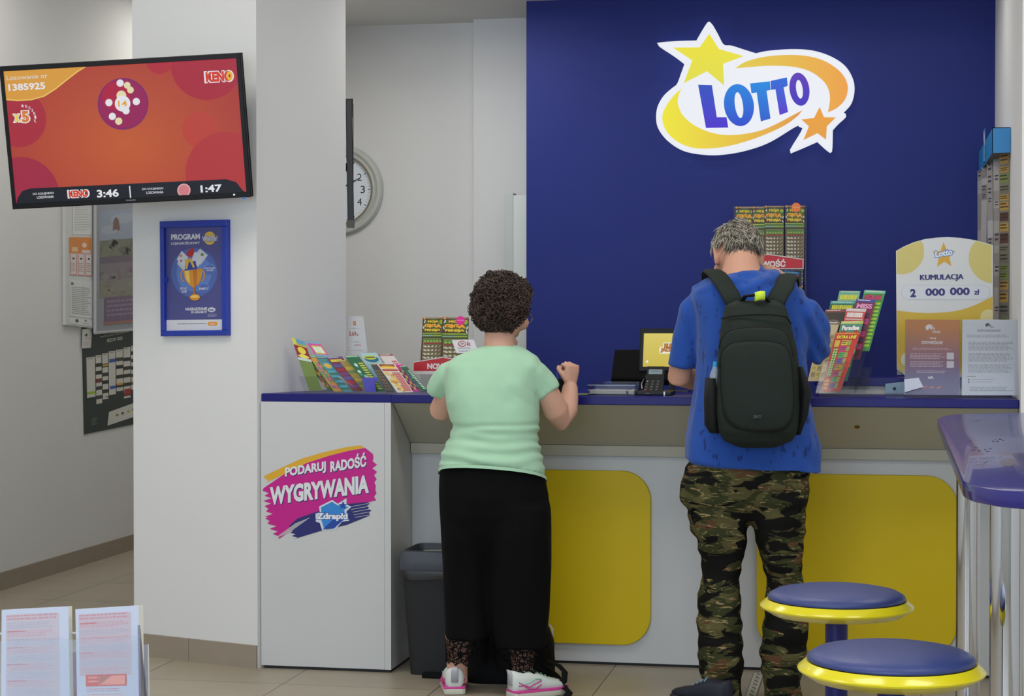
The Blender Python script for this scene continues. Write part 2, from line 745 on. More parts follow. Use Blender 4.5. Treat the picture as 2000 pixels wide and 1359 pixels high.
# ================================================================== counter
TOPB = mat('worktop_blue', (24, 22, 104), rough=0.32, spec=0.22, vary=0.05, vscale=12)
LAM = mat('white_laminate', (196, 197, 196), rough=0.45, vary=0.02)
LAMS = mat('cream_laminate', (182, 178, 160), rough=0.5, vary=0.02)
LAMR = mat('cream_lip', (172, 168, 150), rough=0.5, vary=0.02)
PLN = mat('plinth_black', (18, 17, 22), rough=0.6)
YEL = mat('yellow_lacquer', (210, 182, 0), rough=0.45, spec=0.25, vary=0.03)

wt = thing('counter_worktop', 'long dark blue worktop of the white and yellow service counter', 'counter top', (-0.7, 7.6, 1.077))
bm = bmesh.new()
fb = (CB - CA).normalized()
off = Vector((fb.y, -fb.x, 0)) * 0.004
prism(bm, [(CA.x + 0.012, 7.302), (-1.928, 7.302), (-1.928, 7.95), (-2.24, 7.95), (CB.x + off.x, CB.y + off.y)], 1.077, 1.110, 0, 0.003)
bm_obj('end_slab', bm, TOPB, wt)
bm = bmesh.new(); box(bm, (-1.927, 7.285, 1.077), (0.488, 7.98, 1.110), 0, 0.003)
bm_obj('main_slab', bm, TOPB, wt)

cab = thing('end_cabinet', 'tall white end cabinet with a pink slogan sticker, left end of the counter', 'cabinet', (-2.2, 7.5, 0))
bm = bmesh.new(); prism(bm, [(CA.x + 0.018, 7.31), (-1.958, 7.31), (-1.958, 7.86), (CB.x + off.x, 7.86)], 0.012, 1.077)
bm_obj('body', bm, LAM, cab)
xs = P(751, 1000, 7.29).x
bm = bmesh.new(); box(bm, (CA.x + 0.0115, 7.292, 0.012), (xs - 0.001, 7.31, 1.077), 0, 0.001)
bm_obj('front_panel', bm, LAM, cab)
bm = bmesh.new(); box(bm, (xs, 7.29, 0.012), (-1.929, 7.86, 1.077), 0, 0.001)
bm_obj('side_panel', bm, LAM, cab)
bm = bmesh.new(); prism(bm, [(CA.x + 0.022, 7.30), (-1.935, 7.30), (-1.935, 7.80), (-2.29, 7.80)], 0, 0.012)
bm_obj('plinth', bm, PLN, cab)

ctr = thing('service_counter', 'long white service counter with two rounded yellow panels and a cream sloping apron', 'counter', (-0.7, 7.7, 0))
bm = bmesh.new(); box(bm, (-1.928, 7.63, 0.012), (0.488, 7.66, 0.862))
bm_obj('base_panel', bm, LAM, ctr)
bm = bmesh.new(); box(bm, (-1.928, 7.64, 0), (0.488, 7.66, 0.012))
bm_obj('plinth', bm, PLN, ctr)
bm = bmesh.new()
a = [Vector((-1.926, 7.320, 1.0735)), Vector((0.488, 7.320, 1.0735)), Vector((0.488, 7.600, 0.898)), Vector((-1.926, 7.600, 0.898))]
slab(bm, a, (0, -0.53, -0.85), 0.004)
bm_obj('sloping_apron', bm, LAMS, ctr)
bm = bmesh.new(); box(bm, (-1.926, 7.597, 0.855), (0.488, 7.63, 0.897), 0, 0.001)
bm_obj('apron_lip', bm, LAMR, ctr)
bm = bmesh.new(); box(bm, (-1.926, 7.66, 0.012), (0.488, 7.95, 1.077))
bm_obj('carcass', bm, LAM, ctr)


def rounded(x0, z0, x1, z1, r, n=10):
    pts = []
    for cx, cz, a in ((x1 - r, z1 - r, 0), (x0 + r, z1 - r, 90), (x0 + r, z0 + r, 180), (x1 - r, z0 + r, 270)):
        for k in range(n + 1):
            t = R(a + 90 * k / n)
            pts.append((cx + r * math.cos(t), cz + r * math.sin(t)))
    return pts


for x0, x1 in ((-1.712, -0.931), (-0.504, 0.277)):
    bm = bmesh.new()
    slab(bm, [(x, 7.610, z) for x, z in rounded(x0, 0.086, x1, 0.794, 0.118)], (0, -1, 0), 0.019, 0, 0.003)
    bm_obj('yellow_panel', bm, YEL, ctr, label='rounded yellow panel')
bm = bmesh.new()
lc = P(1674, 833, 7.42)
sn = Vector((0, -0.53, -0.85)).normalized()
lc = PL(1674, 833, a[0], sn)
u = Vector((1, 0, 0)); v = sn.cross(u)
sloft(bm, [(lc - sn * 0.004, u * 0.011, v * 0.011, 2), (lc + sn * 0.003, u * 0.011, v * 0.011, 2), (lc + sn * 0.004, u * 0.008, v * 0.008, 2)], 20)
obox(bm, lc + sn * 0.0045, u * 0.006, v * 0.0012, sn * 0.0006, 1)
bm_obj('lock', bm, [mat('brass', (150, 118, 52), rough=0.3, metal=0.9), PLN], ctr, label='small brass lock')

# raised blue shelf on the right end of the worktop
x0 = P(1590, 740, 7.70).x
sh = thing('raised_shelf', 'low blue shelf raised on the worktop behind the leaflet stands', 'shelf', (0.1, 7.8, 1.11))
bm = bmesh.new(); box(bm, (x0, 7.70, 1.143), (0.485, 7.97, 1.1765), 0, 0.002)
bm_obj('shelf_board', bm, TOPB, sh)
bm = bmesh.new(); box(bm, (x0 + 0.02, 7.715, 1.11), (0.47, 7.73, 1.143)); box(bm, (x0 + 0.02, 7.93, 1.11), (0.47, 7.945, 1.143))
bm_obj('riser', bm, mat('riser_white', (190, 188, 180), rough=0.5), sh, label='white riser strip')
# ================================================================== illuminated sign on the blue wall
def gradglow(name, c1, c2, axis, e=1.0, radial=None):
    if name in MATS:
        return MATS[name]
    m = bpy.data.materials.new(name)
    m.use_nodes = True
    nt = m.node_tree
    b = nt.nodes['Principled BSDF']
    b.inputs['Base Color'].default_value = (0.01, 0.01, 0.01, 1)
    b.inputs['Roughness'].default_value = 0.4
    b.inputs['Specular IOR Level'].default_value = 0.2
    tc = nt.nodes.new('ShaderNodeTexCoord')
    d = nt.nodes.new('ShaderNodeVectorMath')
    if radial:
        d.operation = 'DISTANCE'
        mp = nt.nodes.new('ShaderNodeMapping')
        mp.inputs['Scale'].default_value = (radial[2], 0, radial[3])
        mp.inputs['Location'].default_value = (-radial[0] * radial[2], 0, -radial[1] * radial[3])
        nt.links.new(tc.outputs['Generated'], mp.inputs[0])
        nt.links.new(mp.outputs[0], d.inputs[0])
        d.inputs[1].default_value = (0, 0, 0)
    else:
        d.operation = 'DOT_PRODUCT'
        nt.links.new(tc.outputs['Generated'], d.inputs[0])
        d.inputs[1].default_value = axis
    r = nt.nodes.new('ShaderNodeValToRGB')
    r.color_ramp.elements[0].color = lin(c1) + (1,)
    r.color_ramp.elements[1].color = lin(c2) + (1,)
    nt.links.new(d.outputs['Value'], r.inputs[0])
    nt.links.new(r.outputs[0], b.inputs['Emission Color'])
    b.inputs['Emission Strength'].default_value = e
    MATS[name] = m
    return m


SK = 4.5455
sgn = thing('illuminated_sign', 'glowing white sign with two stars and blue letters, high on the blue wall', 'illuminated sign', P(1478, 180, 8.98))


def to_wall(y):
    def f(x, yy, z):
        p = P(1260 + x * 1000 / SK, 30 - yy * 1000 / SK, y)
        return Vector((p.x, p.y - z * 0.53, p.z))
    return f


def cp(pts):
    return [(p[0] / 1000, -p[1] / 1000) + tuple(p[2:]) for p in pts]


body = [(580, 88), (625, 160), (690, 275), (770, 290), (870, 322), (985, 358, 1), (1100, 335), (1300, 321), (1480, 332), (1640, 382), (1760, 460),
        (1825, 560), (1843, 655), (1820, 765), (1765, 835), (1718, 872, 1), (1755, 884), (1764, 896), (1700, 955), (1650, 1010, 1), (1645, 1178), (1628, 1190), (1530, 1103, 1),
        (1328, 1190), (1317, 1178), (1412, 1015), (1375, 972), (1330, 970), (1100, 1108), (900, 1180), (700, 1217), (530, 1220), (350, 1188), (220, 1110), (140, 1010),
        (118, 920), (130, 820), (180, 730), (250, 665), (300, 622), (340, 520), (372, 430, 1), (270, 352), (152, 274), (152, 260), (300, 249), (468, 244, 1), (555, 98)]
bm = shape2d(spline(cp(body), 5), 0.075, 0.016, to_wall(8.955))
bm_obj('white_body', bm, glow(240, 243, 250, 0.98), sgn, autosmooth=50)


def flat_part(name, pts, m, y=8.916, per=6, t=0.006, smooth=True, **kw):
    o = spline(cp(pts), per) if smooth else [tuple(p[:2]) for p in cp(pts)]
    bm = shape2d(o, t, 0.001, to_wall(y))
    return bm_obj(name, bm, m, sgn, **kw)


flat_part('yellow_star', [(570, 165), (655, 300), (870, 362), (690, 430), (700, 620), (548, 495), (345, 600), (420, 400), (250, 287), (485, 285)], gradglow('star_yellow', (226, 222, 70), (240, 228, 52), (0, 0, 1)), smooth=False)
flat_part('orange_star', [(1550, 815), (1587, 905), (1690, 907), (1612, 985), (1605, 1102), (1530, 1045), (1407, 1105), (1455, 985), (1390, 925), (1500, 912)], gradglow('star_orange', (228, 158, 62), (238, 160, 48), (0, 0, 1)), smooth=False)
flat_part('upper_swoosh', [(805, 468, 1), (900, 410), (1080, 366), (1300, 352), (1480, 370), (1620, 420), (1740, 510), (1797, 620), (1780, 735), (1710, 815), (1625, 860, 1), (1642, 740), (1622, 640), (1560, 560), (1450, 490), (1300, 453), (1100, 446), (950, 456)], gradglow('swoosh_up', (226, 205, 70), (238, 160, 66), (1, 0, 0)), label='yellow to orange swoosh')
flat_part('lower_swoosh', [(320, 655, 1), (250, 720), (185, 810), (153, 900), (175, 1000), (240, 1085), (340, 1148), (480, 1181), (700, 1166), (950, 1100), (1200, 996), (1335, 908), (1393, 845, 1), (1330, 878), (1150, 972), (1000, 1030), (800, 1062), (620, 1050), (450, 985), (340, 895), (300, 820), (288, 760), (300, 700)], gradglow('swoosh_low', (240, 232, 50), (226, 150, 70), (1, 0, 0)), label='yellow to orange swoosh')


def ring_letter(cx, cy, rx, ry, ix, iy, tilt, m):
    bm = bmesh.new()
    f = to_wall(8.916)
    rr = []
    for (a, b, z) in ((rx, ry, -0.006), (rx, ry, 0.008), (ix, iy, 0.008), (ix, iy, -0.006)):
        ring = []
        for k in range(40):
            t = 2 * math.pi * k / 40
            x, y = a * math.cos(t), b * math.sin(t)
            x, y = x * math.cos(tilt) - y * math.sin(tilt), x * math.sin(tilt) + y * math.cos(tilt)
            ring.append(bm.verts.new(f((cx + x) / 1000, -(cy + y) / 1000, z)))
        rr.append(ring)
    for i in range(3):
        for k in range(40):
            q = (k + 1) % 40
            bm.faces.new((rr[i][k], rr[i][q], rr[i + 1][q], rr[i + 1][k]))
    bmesh.ops.recalc_face_normals(bm, faces=bm.faces[:])
    bm_obj('letter_o', bm, m, sgn)


flat_part('letter_l', [(472, 617), (592, 620), (635, 905), (722, 905), (737, 995), (541, 998)], gradglow('letter_violet', (72, 40, 205), (38, 78, 190), (0, 0, 1)), smooth=False)
ring_letter(833, 797, 132, 187, 36, 116, R(-8), gradglow('letter_blue', (34, 70, 205), (22, 130, 222), (0, 0, 1)))
flat_part('letter_t', [(933, 605), (1108, 587), (1112, 662), (1077, 668), (1112, 915), (1028, 940), (992, 683), (945, 690)], gradglow('letter_cyan', (36, 90, 205), (16, 136, 226), (0, 0, 1)), smooth=False)
flat_part('letter_t', [(1115, 583), (1258, 552), (1265, 625), (1228, 638), (1268, 857), (1195, 883), (1158, 655), (1118, 660)], gradglow('letter_indigo', (84, 48, 205), (26, 104, 214), (0, 0, 1)), smooth=False)
ring_letter(1370, 656, 88, 147, 29, 84, R(-8), gradglow('letter_purple', (60, 44, 190), (92, 52, 182), (0, 0, 1)))

# ================================================================== television over the column
TVR = Matrix.Rotation(Vector((0.143, -0.038, 0.134)).length, 3, Vector((0.143, -0.038, 0.134)).normalized())
TU, TN, TV = TVR @ Vector((1, 0, 0)), TVR @ Vector((0, -1, 0)), TVR @ Vector((0, 0, 1))
TC = Vector((-2.952, 7.065, 2.150))
BLK = mat('black_plastic', (13, 12, 14), rough=0.4, spec=0.22)
DGR = mat('dark_grey_plastic', (48, 48, 56), rough=0.4)
tv = thing('television', 'tilted wall television showing a red and orange draw screen, top left', 'television', TC)


def tvw(u, v, n=0.0):
    return TC + TU * u + TV * v + TN * n


bm = bmesh.new()
obox(bm, tvw(0, 0, -0.022), TU * 0.48, TV * 0.28, TN * 0.020, 0, 0.003)
obox(bm, tvw(0, -0.03, -0.05), TU * 0.32, TV * 0.2, TN * 0.012, 0, 0.004)
bm_obj('housing', bm, BLK, tv)
for u0, u1, v0, v1 in ((-0.48, 0.48, 0.263, 0.28), (-0.48, 0.48, -0.28, -0.262), (-0.48, -0.4655, -0.262, 0.263), (0.4655, 0.48, -0.262, 0.263)):
    bm = bmesh.new()
    obox(bm, tvw((u0 + u1) / 2, (v0 + v1) / 2, 0.0), TU * ((u1 - u0) / 2), TV * ((v1 - v0) / 2), TN * 0.004, 0, 0.001)
    bm_obj('bezel', bm, BLK, tv)
p = Print(0, 0, 1, 1, gradglow('draw_screen', (197, 92, 46), (160, 26, 52), (0, 0, 0), 0.92, radial=(0.5, 0.42, 1.25, 1.0)), BLK)


def tvl(x, y):
    """crop pixel on the screen -> sheet unit"""
    dx, dy = x - 20, y - 188
    ax, ay, bx, by = 1817, -92, 95, 1028
    det = ax * by - bx * ay
    return ((dx * by - bx * dy) / det, (ax * dy - ay * dx) / det)


def tdisc(cx, cy, r, m, l):
    p.poly([tuple(min(1, max(0, q)) for q in tvl(cx + r * math.cos(k * math.pi / 24), cy + r * math.sin(k * math.pi / 24))) for k in range(48)], m, l)


def tpoly(pts, m, l):
    p.poly([tuple(min(1, max(0, q)) for q in tvl(*a)) for a in pts], m, l)


def ttext(s, x0, y0, x1, y1, m, l, bold=0.0, halo=None, g=0.004, slope=0):
    a, b = tvl(x0, y0), tvl(x1, y1 - 0.048 * (x1 - x0))
    b = (b[0], b[1] if b[1] > a[1] else a[1] + 0.02)
    h = (y1 - y0) / 1040.0
    if halo:
        p.text2(s, a[0], a[1], b[0], a[1] + h, m, halo, g, l, bold, slope)
    else:
        p.text(s, a[0], a[1], b[0], a[1] + h, m, l, bold, slope)


RD = glow(164, 30, 52)
tdisc(1610, 130, 285, RD, 1)
tdisc(1240, 110, 105, glow(172, 34, 52), 2)
tdisc(1560, 640, 137, glow(182, 60, 48), 1)
tdisc(1760, 970, 310, glow(172, 48, 52), 2)
tdisc(140, 560, 215, glow(164, 38, 56), 1)
tdisc(150, 1160, 310, glow(156, 34, 62), 2)
tpoly([(20, 188), (672, 156), (600, 200), (520, 260), (430, 330), (340, 385), (240, 412), (130, 418), (40, 410)], glow(228, 190, 92), 3)
tpoly([(20, 188), (655, 157), (590, 195), (510, 255), (420, 324), (330, 377), (240, 402), (130, 408), (40, 400)], glow(212, 152, 58), 4)
WH = glow(225, 225, 230)
CRM = glow(222, 214, 168)
ttext('Losowanie nr', 42, 222, 368, 258, glow(215, 205, 190), 5, 0.01)
ttext('1385925', 56, 288, 350, 342, WH, 5, 0.03)
ttext('x', 98, 520, 150, 580, glow(226, 200, 60), 6, 0.05, WH, 0.006)
ttext('5', 158, 495, 224, 585, glow(214, 120, 50), 6, 0.05, WH, 0.006)
for k, ch in enumerate('MNOŻNIK'):
    an = R(-92 + k * 17)
    cx_, cy_ = 172 + 98 * math.cos(an), 552 + 98 * math.sin(an)
    ttext(ch, cx_ - 8, cy_ - 12, cx_ + 8, cy_ + 12, WH, 5, 0.02, slope=0.4)
tdisc(958, 443, 199, glow(126, 26, 98), 3)
tdisc(958, 443, 186, glow(146, 20, 84), 4)
tdisc(905, 380, 110, glow(170, 14, 62), 5)
for x, y, r, m in ((935, 283, 28, WH), (990, 300, 26, CRM), (1016, 336, 26, CRM), (848, 432, 28, WH), (1062, 425, 28, WH), (945, 378, 38, CRM), (982, 495, 28, WH), (955, 440, 61, WH), (875, 538, 28, WH), (925, 575, 28, CRM)):
    tdisc(x, y, r, m, 6 if r < 50 else 7)
ttext('14', 918, 418, 992, 466, glow(226, 160, 40), 8, 0.02)
ttext('KENO', 1598, 202, 1812, 282, glow(206, 52, 30), 6, 0.06, WH, 0.007)
ttext('o', 1760, 196, 1815, 270, glow(226, 176, 40), 9, 0.05)
tpoly([(112, 1236), (130, 1165), (165, 1115), (225, 1095), (1770, 1024), (1850, 1048), (1900, 1110), (1928, 1185)], glow(13, 15, 30), 5)
for x in (248, 1112):
    ttext('DO KOLEJNEGO', x, 1130 if x < 500 else 1094, x + 168, 1150 if x < 500 else 1114, WH, 7, 0.01)
    ttext('LOSOWANIA', x + 32, 1155 if x < 500 else 1120, x + 168, 1175 if x < 500 else 1140, WH, 7, 0.01)
ttext('KENO', 530, 1112, 690, 1168, glow(206, 62, 34), 7, 0.06, WH, 0.006)
ttext('3:46', 752, 1106, 930, 1168, WH, 7, 0.03)
ttext('1:47', 1568, 1072, 1740, 1130, WH, 7, 0.03)
a_, b_ = tvl(1008, 1076), tvl(1016, 1174)
p.rect(a_[0], a_[1], a_[0] + 0.005, b_[1], WH, 7)
tdisc(1440, 1110, 52, glow(218, 165, 165), 7)
tdisc(1440, 1110, 42, glow(206, 120, 128), 8)
a_, b_ = tvl(1900, 1154), tvl(1924, 1180)
p.rect(a_[0], a_[1], min(1, b_[0]), b_[1], glow(40, 110, 190), 7)
p.build('screen', [tvw(-0.4655, 0.263, 0.001), tvw(0.4655, 0.263, 0.001), tvw(0.4655, -0.262, 0.001), tvw(-0.4655, -0.262, 0.001)], 0.001, tv, label='red and orange lottery draw screen')
bm = bmesh.new()
q = tvw(0.05, -0.271, 0.0045)
ball(bm, tvw(0.415, -0.270, 0.004), TU * 0.004, TV * 0.004, TN * 0.002, 10)
bm_obj('standby_light', bm, glow(235, 240, 250), tv)
pr = Print(0, 0, 10, 1, BLK)
pr.text('PHILIPS', 0.3, 0.15, 9.7, 0.85, mat('badge_grey', (150, 150, 155), rough=0.4), 1, 0.01)
pr.build('badge', [tvw(-0.02, -0.267, 0.0045), tvw(0.02, -0.267, 0.0045), tvw(0.02, -0.274, 0.0045), tvw(-0.02, -0.274, 0.0045)], 0.0005, tv)
bm = bmesh.new()
hp = tvw(0.05, 0.0, -0.062)
wp = Vector((hp.x + 0.05, 0, hp.z))
tt = (wp.x - CL.x) / (CA.x - CL.x)
wp.y = CL.y + (CA.y - CL.y) * tt
tube(bm, [hp, hp + (wp - hp) * 0.5 + Vector((0.04, 0, 0)), wp + CN * 0.010], 0.02, 8)
obox(bm, wp + CN * 0.0068, cd * 0.06, CN * 0.006, (0, 0, 0.09))
bm_obj('wall_bracket', bm, BLK, tv)

# second screen, edge on behind the column
dr = ray(684, 618); dr.z = 0; dr.normalize()
sd = Vector((dr.y, -dr.x, 0))
c0 = P(683.2, 311, 8.14)
tv2 = thing('television', 'black flat television seen edge on behind the white column, beside the clock', 'television', c0 + dr * 0.4)
hh = (P(684, 193, 8.14).z - P(684, 429, 8.14).z) / 2
bm = bmesh.new(); obox(bm, c0 + dr * 0.4, dr * 0.40 , sd * 0.0145, Vector((-sd.x * 0.004, -sd.y * 0.004, hh)), 0, 0.004)
bm_obj('housing', bm, mat('tv_edge', (34, 34, 42), rough=0.4), tv2)
bm = bmesh.new(); obox(bm, c0 + dr * 0.4 + sd * 0.0155, dr * 0.385, sd * 0.001, Vector((0, 0, hh - 0.02)))
bm_obj('screen', bm, BLK, tv2)
bm = bmesh.new(); bp_ = c0 + dr * 0.45 - sd * 0.0115
tube(bm, [bp_, (-2.945, bp_.y + 0.03, bp_.z)], 0.02, 8); box(bm, (-2.95, bp_.y - 0.05, bp_.z - 0.1), (-2.94, bp_.y + 0.11, bp_.z + 0.1))
bm_obj('wall_bracket', bm, BLK, tv2)

# ================================================================== clock on the rear wall
ck = thing('wall_clock', 'round silver wall clock with white dial, half hidden by the column', 'clock', P(664, 371, 9.6))
kc = P(664, 371, 9.598)


def wall_lathe(name, prof, m, parent, n=64, label=None):
    bm = bmesh.new()
    lathe(bm, prof, (0, 0, 0), n)
    for v in bm.verts:
        v.co = kc + Vector((v.co.x, -v.co.z, v.co.y))
    bmesh.ops.recalc_face_normals(bm, faces=bm.faces[:])
    return bm_obj(name, bm, m, parent, autosmooth=35, label=label)


wall_lathe('rim', [(0.236, 0), (0.237, 0.02), (0.228, 0.034), (0.214, 0.036), (0.206, 0.030), (0.198, 0.024), (0.190, 0.034), (0.184, 0.036)], mat('clock_silver', (188, 192, 186), rough=0.4, spec=0.5), ck)
wall_lathe('inner_ring', [(0.188, 0.034), (0.184, 0.040), (0.178, 0.038), (0.174, 0.018)], mat('clock_bronze', (158, 146, 128), rough=0.3, metal=0.5), ck, label='narrow bronze ring around the dial')
p = Print(-180, -180, 180, 180, mat('clock_dial', (224, 232, 240), rough=0.5))
p.outline = [(178 * math.cos(2 * math.pi * k / 48), 178 * math.sin(2 * math.pi * k / 48)) for k in range(48)]
BK = ink(25, 25, 28)
for k in range(60):
    t = R(k * 6)
    r0, r1, w = (156, 168, 4) if k % 5 == 0 else (158, 165, 1.6)
    p.line(r0 * math.sin(t), -r0 * math.cos(t), r1 * math.sin(t), -r1 * math.cos(t), w, BK if k % 5 == 0 else ink(110, 112, 116))
for k in range(1, 13):
    t = R(k * 30)
    x, y = 129 * math.sin(t), -129 * math.cos(t)
    w = 12 if k < 10 else 20
    p.text(str(k), x - w, y - 19, x + w, y + 19, BK, 2, 0.0)
zc = Vector((0, -0.018, 0))
p.build('dial', [kc + zc + Vector((-0.18, 0, 0.18)), kc + zc + Vector((0.18, 0, 0.18)), kc + zc + Vector((0.18, 0, -0.18)), kc + zc + Vector((-0.18, 0, -0.18))], 0.01, ck)
for nm, ang, ln, w in (('minute_hand', 62, 0.135, 0.005), ('hour_hand', 328, 0.085, 0.008)):
    bm = bmesh.new()
    d = Vector((math.sin(R(ang)), 0, math.cos(R(ang)))); s = Vector((d.z, 0, -d.x))
    slab(bm, [kc + Vector((0, -0.024, 0)) + a for a in (-d * 0.02 + s * w * 0.6, d * ln * 0.7 + s * w * 0.6, d * ln, d * ln * 0.7 - s * w * 0.6, -d * 0.02 - s * w * 0.6)], (0, -1, 0), 0.002)
    bm_obj(nm, bm, BK, ck)

# ================================================================== framed poster on the column
fp = [PL(px, py, CA, CN) for px, py in ((318, 432.5), (450, 429), (451, 655), (320, 656.5))]
po = thing('framed_poster', 'blue framed loyalty poster with a golden trophy, on the white column under the television', 'poster', sum(fp, Vector()) / 4)
fu = cd * 1.0
fz = Vector((0, 0, 1))
fw_, fh_ = (fp[1] - fp[0]).length, (fp[0] - fp[3]).length
FRB = mat('poster_frame_blue', (24, 52, 158), rough=0.35, spec=0.5)


def fpt(u, v, n=0.0):
    return ((fp[0] * (1 - u) + fp[1] * u) * (1 - v) + (fp[3] * (1 - u) + fp[2] * u) * v) + CN * n


for (u0, v0, u1, v1) in ((0, 0, 1, 0.058), (0, 0.952, 1, 1), (0, 0.058, 0.06, 0.952), (0.915, 0.058, 1, 0.952)):
    bm = bmesh.new()
    slab(bm, [fpt(u0, v0, 0.022), fpt(u1, v0, 0.022), fpt(u1, v1, 0.022), fpt(u0, v1, 0.022)], CN, 0.021, 0, 0.003)
    bm_obj('frame', bm, FRB, po)
p = Print(97, 125, 720, 1248, ink(74, 76, 134))
W_ = ink(205, 206, 214)
p.disc(400, 620, 250, ink(78, 100, 168), 1, 270)
p.disc(400, 620, 190, ink(92, 124, 190), 2, 205)
p.text('PROGRAM', 155, 195, 467, 258, W_, 3, 0.04)
p.text('LOJALNOŚCIOWY', 155, 274, 467, 318, W_, 3, 0.03)
p.disc(572, 248, 62, ink(206, 176, 70), 3, 72)
p.text2('WinTo!', 492, 222, 656, 280, W_, ink(52, 70, 160), 5, 4, 0.03)
CARD = ink(198, 202, 212)
p.poly([(215, 470), (270, 378), (340, 450), (290, 560)], CARD, 4)
p.poly([(218, 520), (232, 480), (330, 520), (290, 600)], ink(184, 190, 204), 3)
p.poly([(375, 480), (410, 390), (500, 440), (450, 560)], CARD, 4)
p.poly([(430, 400), (470, 358), (552, 432), (470, 540)], ink(190, 196, 206), 3)
p.disc(262, 432, 14, ink(206, 120, 90), 5); p.disc(264, 488, 12, ink(190, 70, 100), 5); p.disc(492, 425, 16, ink(90, 130, 60), 5)
p.poly([(322, 415), (345, 372), (398, 345), (405, 400), (380, 450), (330, 440)], ink(176, 40, 46), 5)
p.poly([(305, 520), (420, 490), (432, 580), (310, 590)], ink(44, 60, 150), 5)
p.poly([(340, 460), (380, 470), (412, 560), (396, 570)], ink(214, 170, 60), 6)
p.poly([(300, 470), (352, 480), (330, 580), (316, 580)], ink(214, 170, 60), 6)
GD, GL, GK = ink(206, 142, 46), ink(228, 190, 100), ink(172, 104, 34)
for sx in (-1, 1):
    for k in range(10):
        a0, a1 = R(-100 + k * 20), R(-80 + k * 20)
        hx = 388 + sx * 95
        p.line(hx + sx * 32 * math.cos(a0), 650 + 58 * math.sin(a0), hx + sx * 32 * math.cos(a1), 650 + 58 * math.sin(a1), 13, GD, 6)
p.poly([(285, 602), (495, 574), (488, 660), (458, 740), (402, 786), (345, 748), (302, 680)], GD, 7)
p.poly([(300, 600), (350, 594), (360, 742), (318, 690)], GL, 8)
p.poly([(390, 588), (440, 582), (430, 760), (402, 780)], ink(190, 112, 40), 8)
p.poly([(388, 780), (420, 780), (412, 830), (424, 862), (378, 862), (396, 830)], GK, 8)
p.disc(412, 888, 56, GD, 9, 34); p.disc(412, 880, 46, GL, 10, 16)
for x, y, r in ((572, 585, 62), (508, 785, 58), (292, 795, 46)):
    p.disc(x, y, r, ink(96, 134, 196), 4); p.disc(x, y + 5, r - 7, ink(80, 102, 172), 5)
p.text('LOSOWANIA', 510, 566, 632, 582, W_, 6, 0.02); p.text('PUNKTY', 460, 784, 552, 808, W_, 6, 0.03)
p.text('ONLINE', 535, 588, 610, 606, W_, 6, 0.02)
p.text('KUPONY', 254, 776, 326, 800, W_, 6, 0.02); p.text('DLA CIEBIE', 268, 806, 322, 836, W_, 6, 0.02)
p.text('NAGRADZANIE', 305, 998, 540, 1032, W_, 3, 0.04)
p.text('ZA GRANIE W', 365, 1038, 538, 1062, W_, 3, 0.04)
p.disc(588, 1026, 42, W_, 3, 26); p.text('lotto', 562, 1012, 614, 1040, ink(60, 76, 160), 5, 0.03)
p.greek(548, 1070, 650, 1110, 3, ink(160, 162, 190), 3)
p.rect(97, 1132, 720, 1248, ink(206, 206, 214), 3)
p.rrect(545, 1158, 652, 1200, 20, ink(224, 150, 50), 4)
p.greek(218, 1172, 540, 1190, 1, ink(110, 110, 130), 4, ragged=0.05)
p.text('lotto', 572, 1168, 624, 1190, W_, 5, 0.02)
p.build('print', [fpt(0.06, 0.058, 0.006), fpt(0.915, 0.058, 0.006), fpt(0.915, 0.952, 0.006), fpt(0.06, 0.952, 0.006)], 0.003, po)
for u in (0.066, 0.909):
    bm = bmesh.new()
    c = fpt(u, 0.507, 0.010)
    sloft(bm, [(c, fu * 0.009, fz * 0.013, 2), (c + CN * 0.004, fu * 0.009, fz * 0.013, 2)], 20)
    bm_obj('thumb_notch', bm, FRB, po)

# ================================================================== papers on the corridor wall
XW = -4.503


def wq(pts, d=0.0):
    return [PX(a[0], a[1], XW + d) for a in pts]


OFFW = mat('board_white', (206, 208, 206), rough=0.5)
nb = thing('notice_board', 'narrow white notice board with pinned sheets on the corridor wall', 'notice board', wq([(155, 500)])[0])
bq = wq([(127, 340), (181.5, 336), (181.5, 641), (128, 634)], 0.02)
p = Print(50, -175, 214, 705, OFFW)
p.build('panel', bq, 0.018, nb)


def pinned(name, x0, y0, x1, y1, fill, parent):
    def mp(x, y):
        u, v = (x - 50) / 164, (y + 175) / 880
        return (bq[0] * (1 - u) + bq[1] * u) * (1 - v) + (bq[3] * (1 - u) + bq[2] * u) * v + Vector((0.002, 0, 0))
    q = Print(x0, y0, x1, y1, ink(214, 216, 216))
    fill(q)
    return q.build(name, [mp(x0, y0), mp(x1, y0), mp(x1, y1), mp(x0, y1)], 0.001, parent)


GREY = ink(150, 152, 154)
pinned('sheet', 92, -60, 205, 178, lambda q: q.greek(104, -40, 196, 160, 14, ink(186, 188, 190)), nb)


def orange_card(q):
    q.rect(70, 193, 204, 285, ink(214, 134, 62), 1); q.disc(160, 238, 14, ink(226, 208, 190), 2); q.rect(85, 250, 120, 276, ink(228, 190, 150), 2); q.rect(145, 266, 196, 282, ink(216, 200, 206), 2)
    for x in (74, 120, 166):
        q.rect(x, 288, x + 40, 412, ink(206, 92, 84), 2); q.rect(x + 3, 290, x + 36, 408, ink(212, 210, 210), 3); q.disc(x + 20, 316, 6, ink(60, 50, 50), 4); q.greek(x + 6, 340, x + 34, 395, 5, ink(190, 150, 146), 4)


pinned('orange_leaflet', 70, 193, 206, 414, orange_card, nb)


def table_sheet(q):
    q.disc(88, 462, 9, ink(120, 122, 124), 1); q.greek(84, 480, 200, 640, 15, GREY, 1); q.rect(150, 470, 152, 640, GREY, 1)


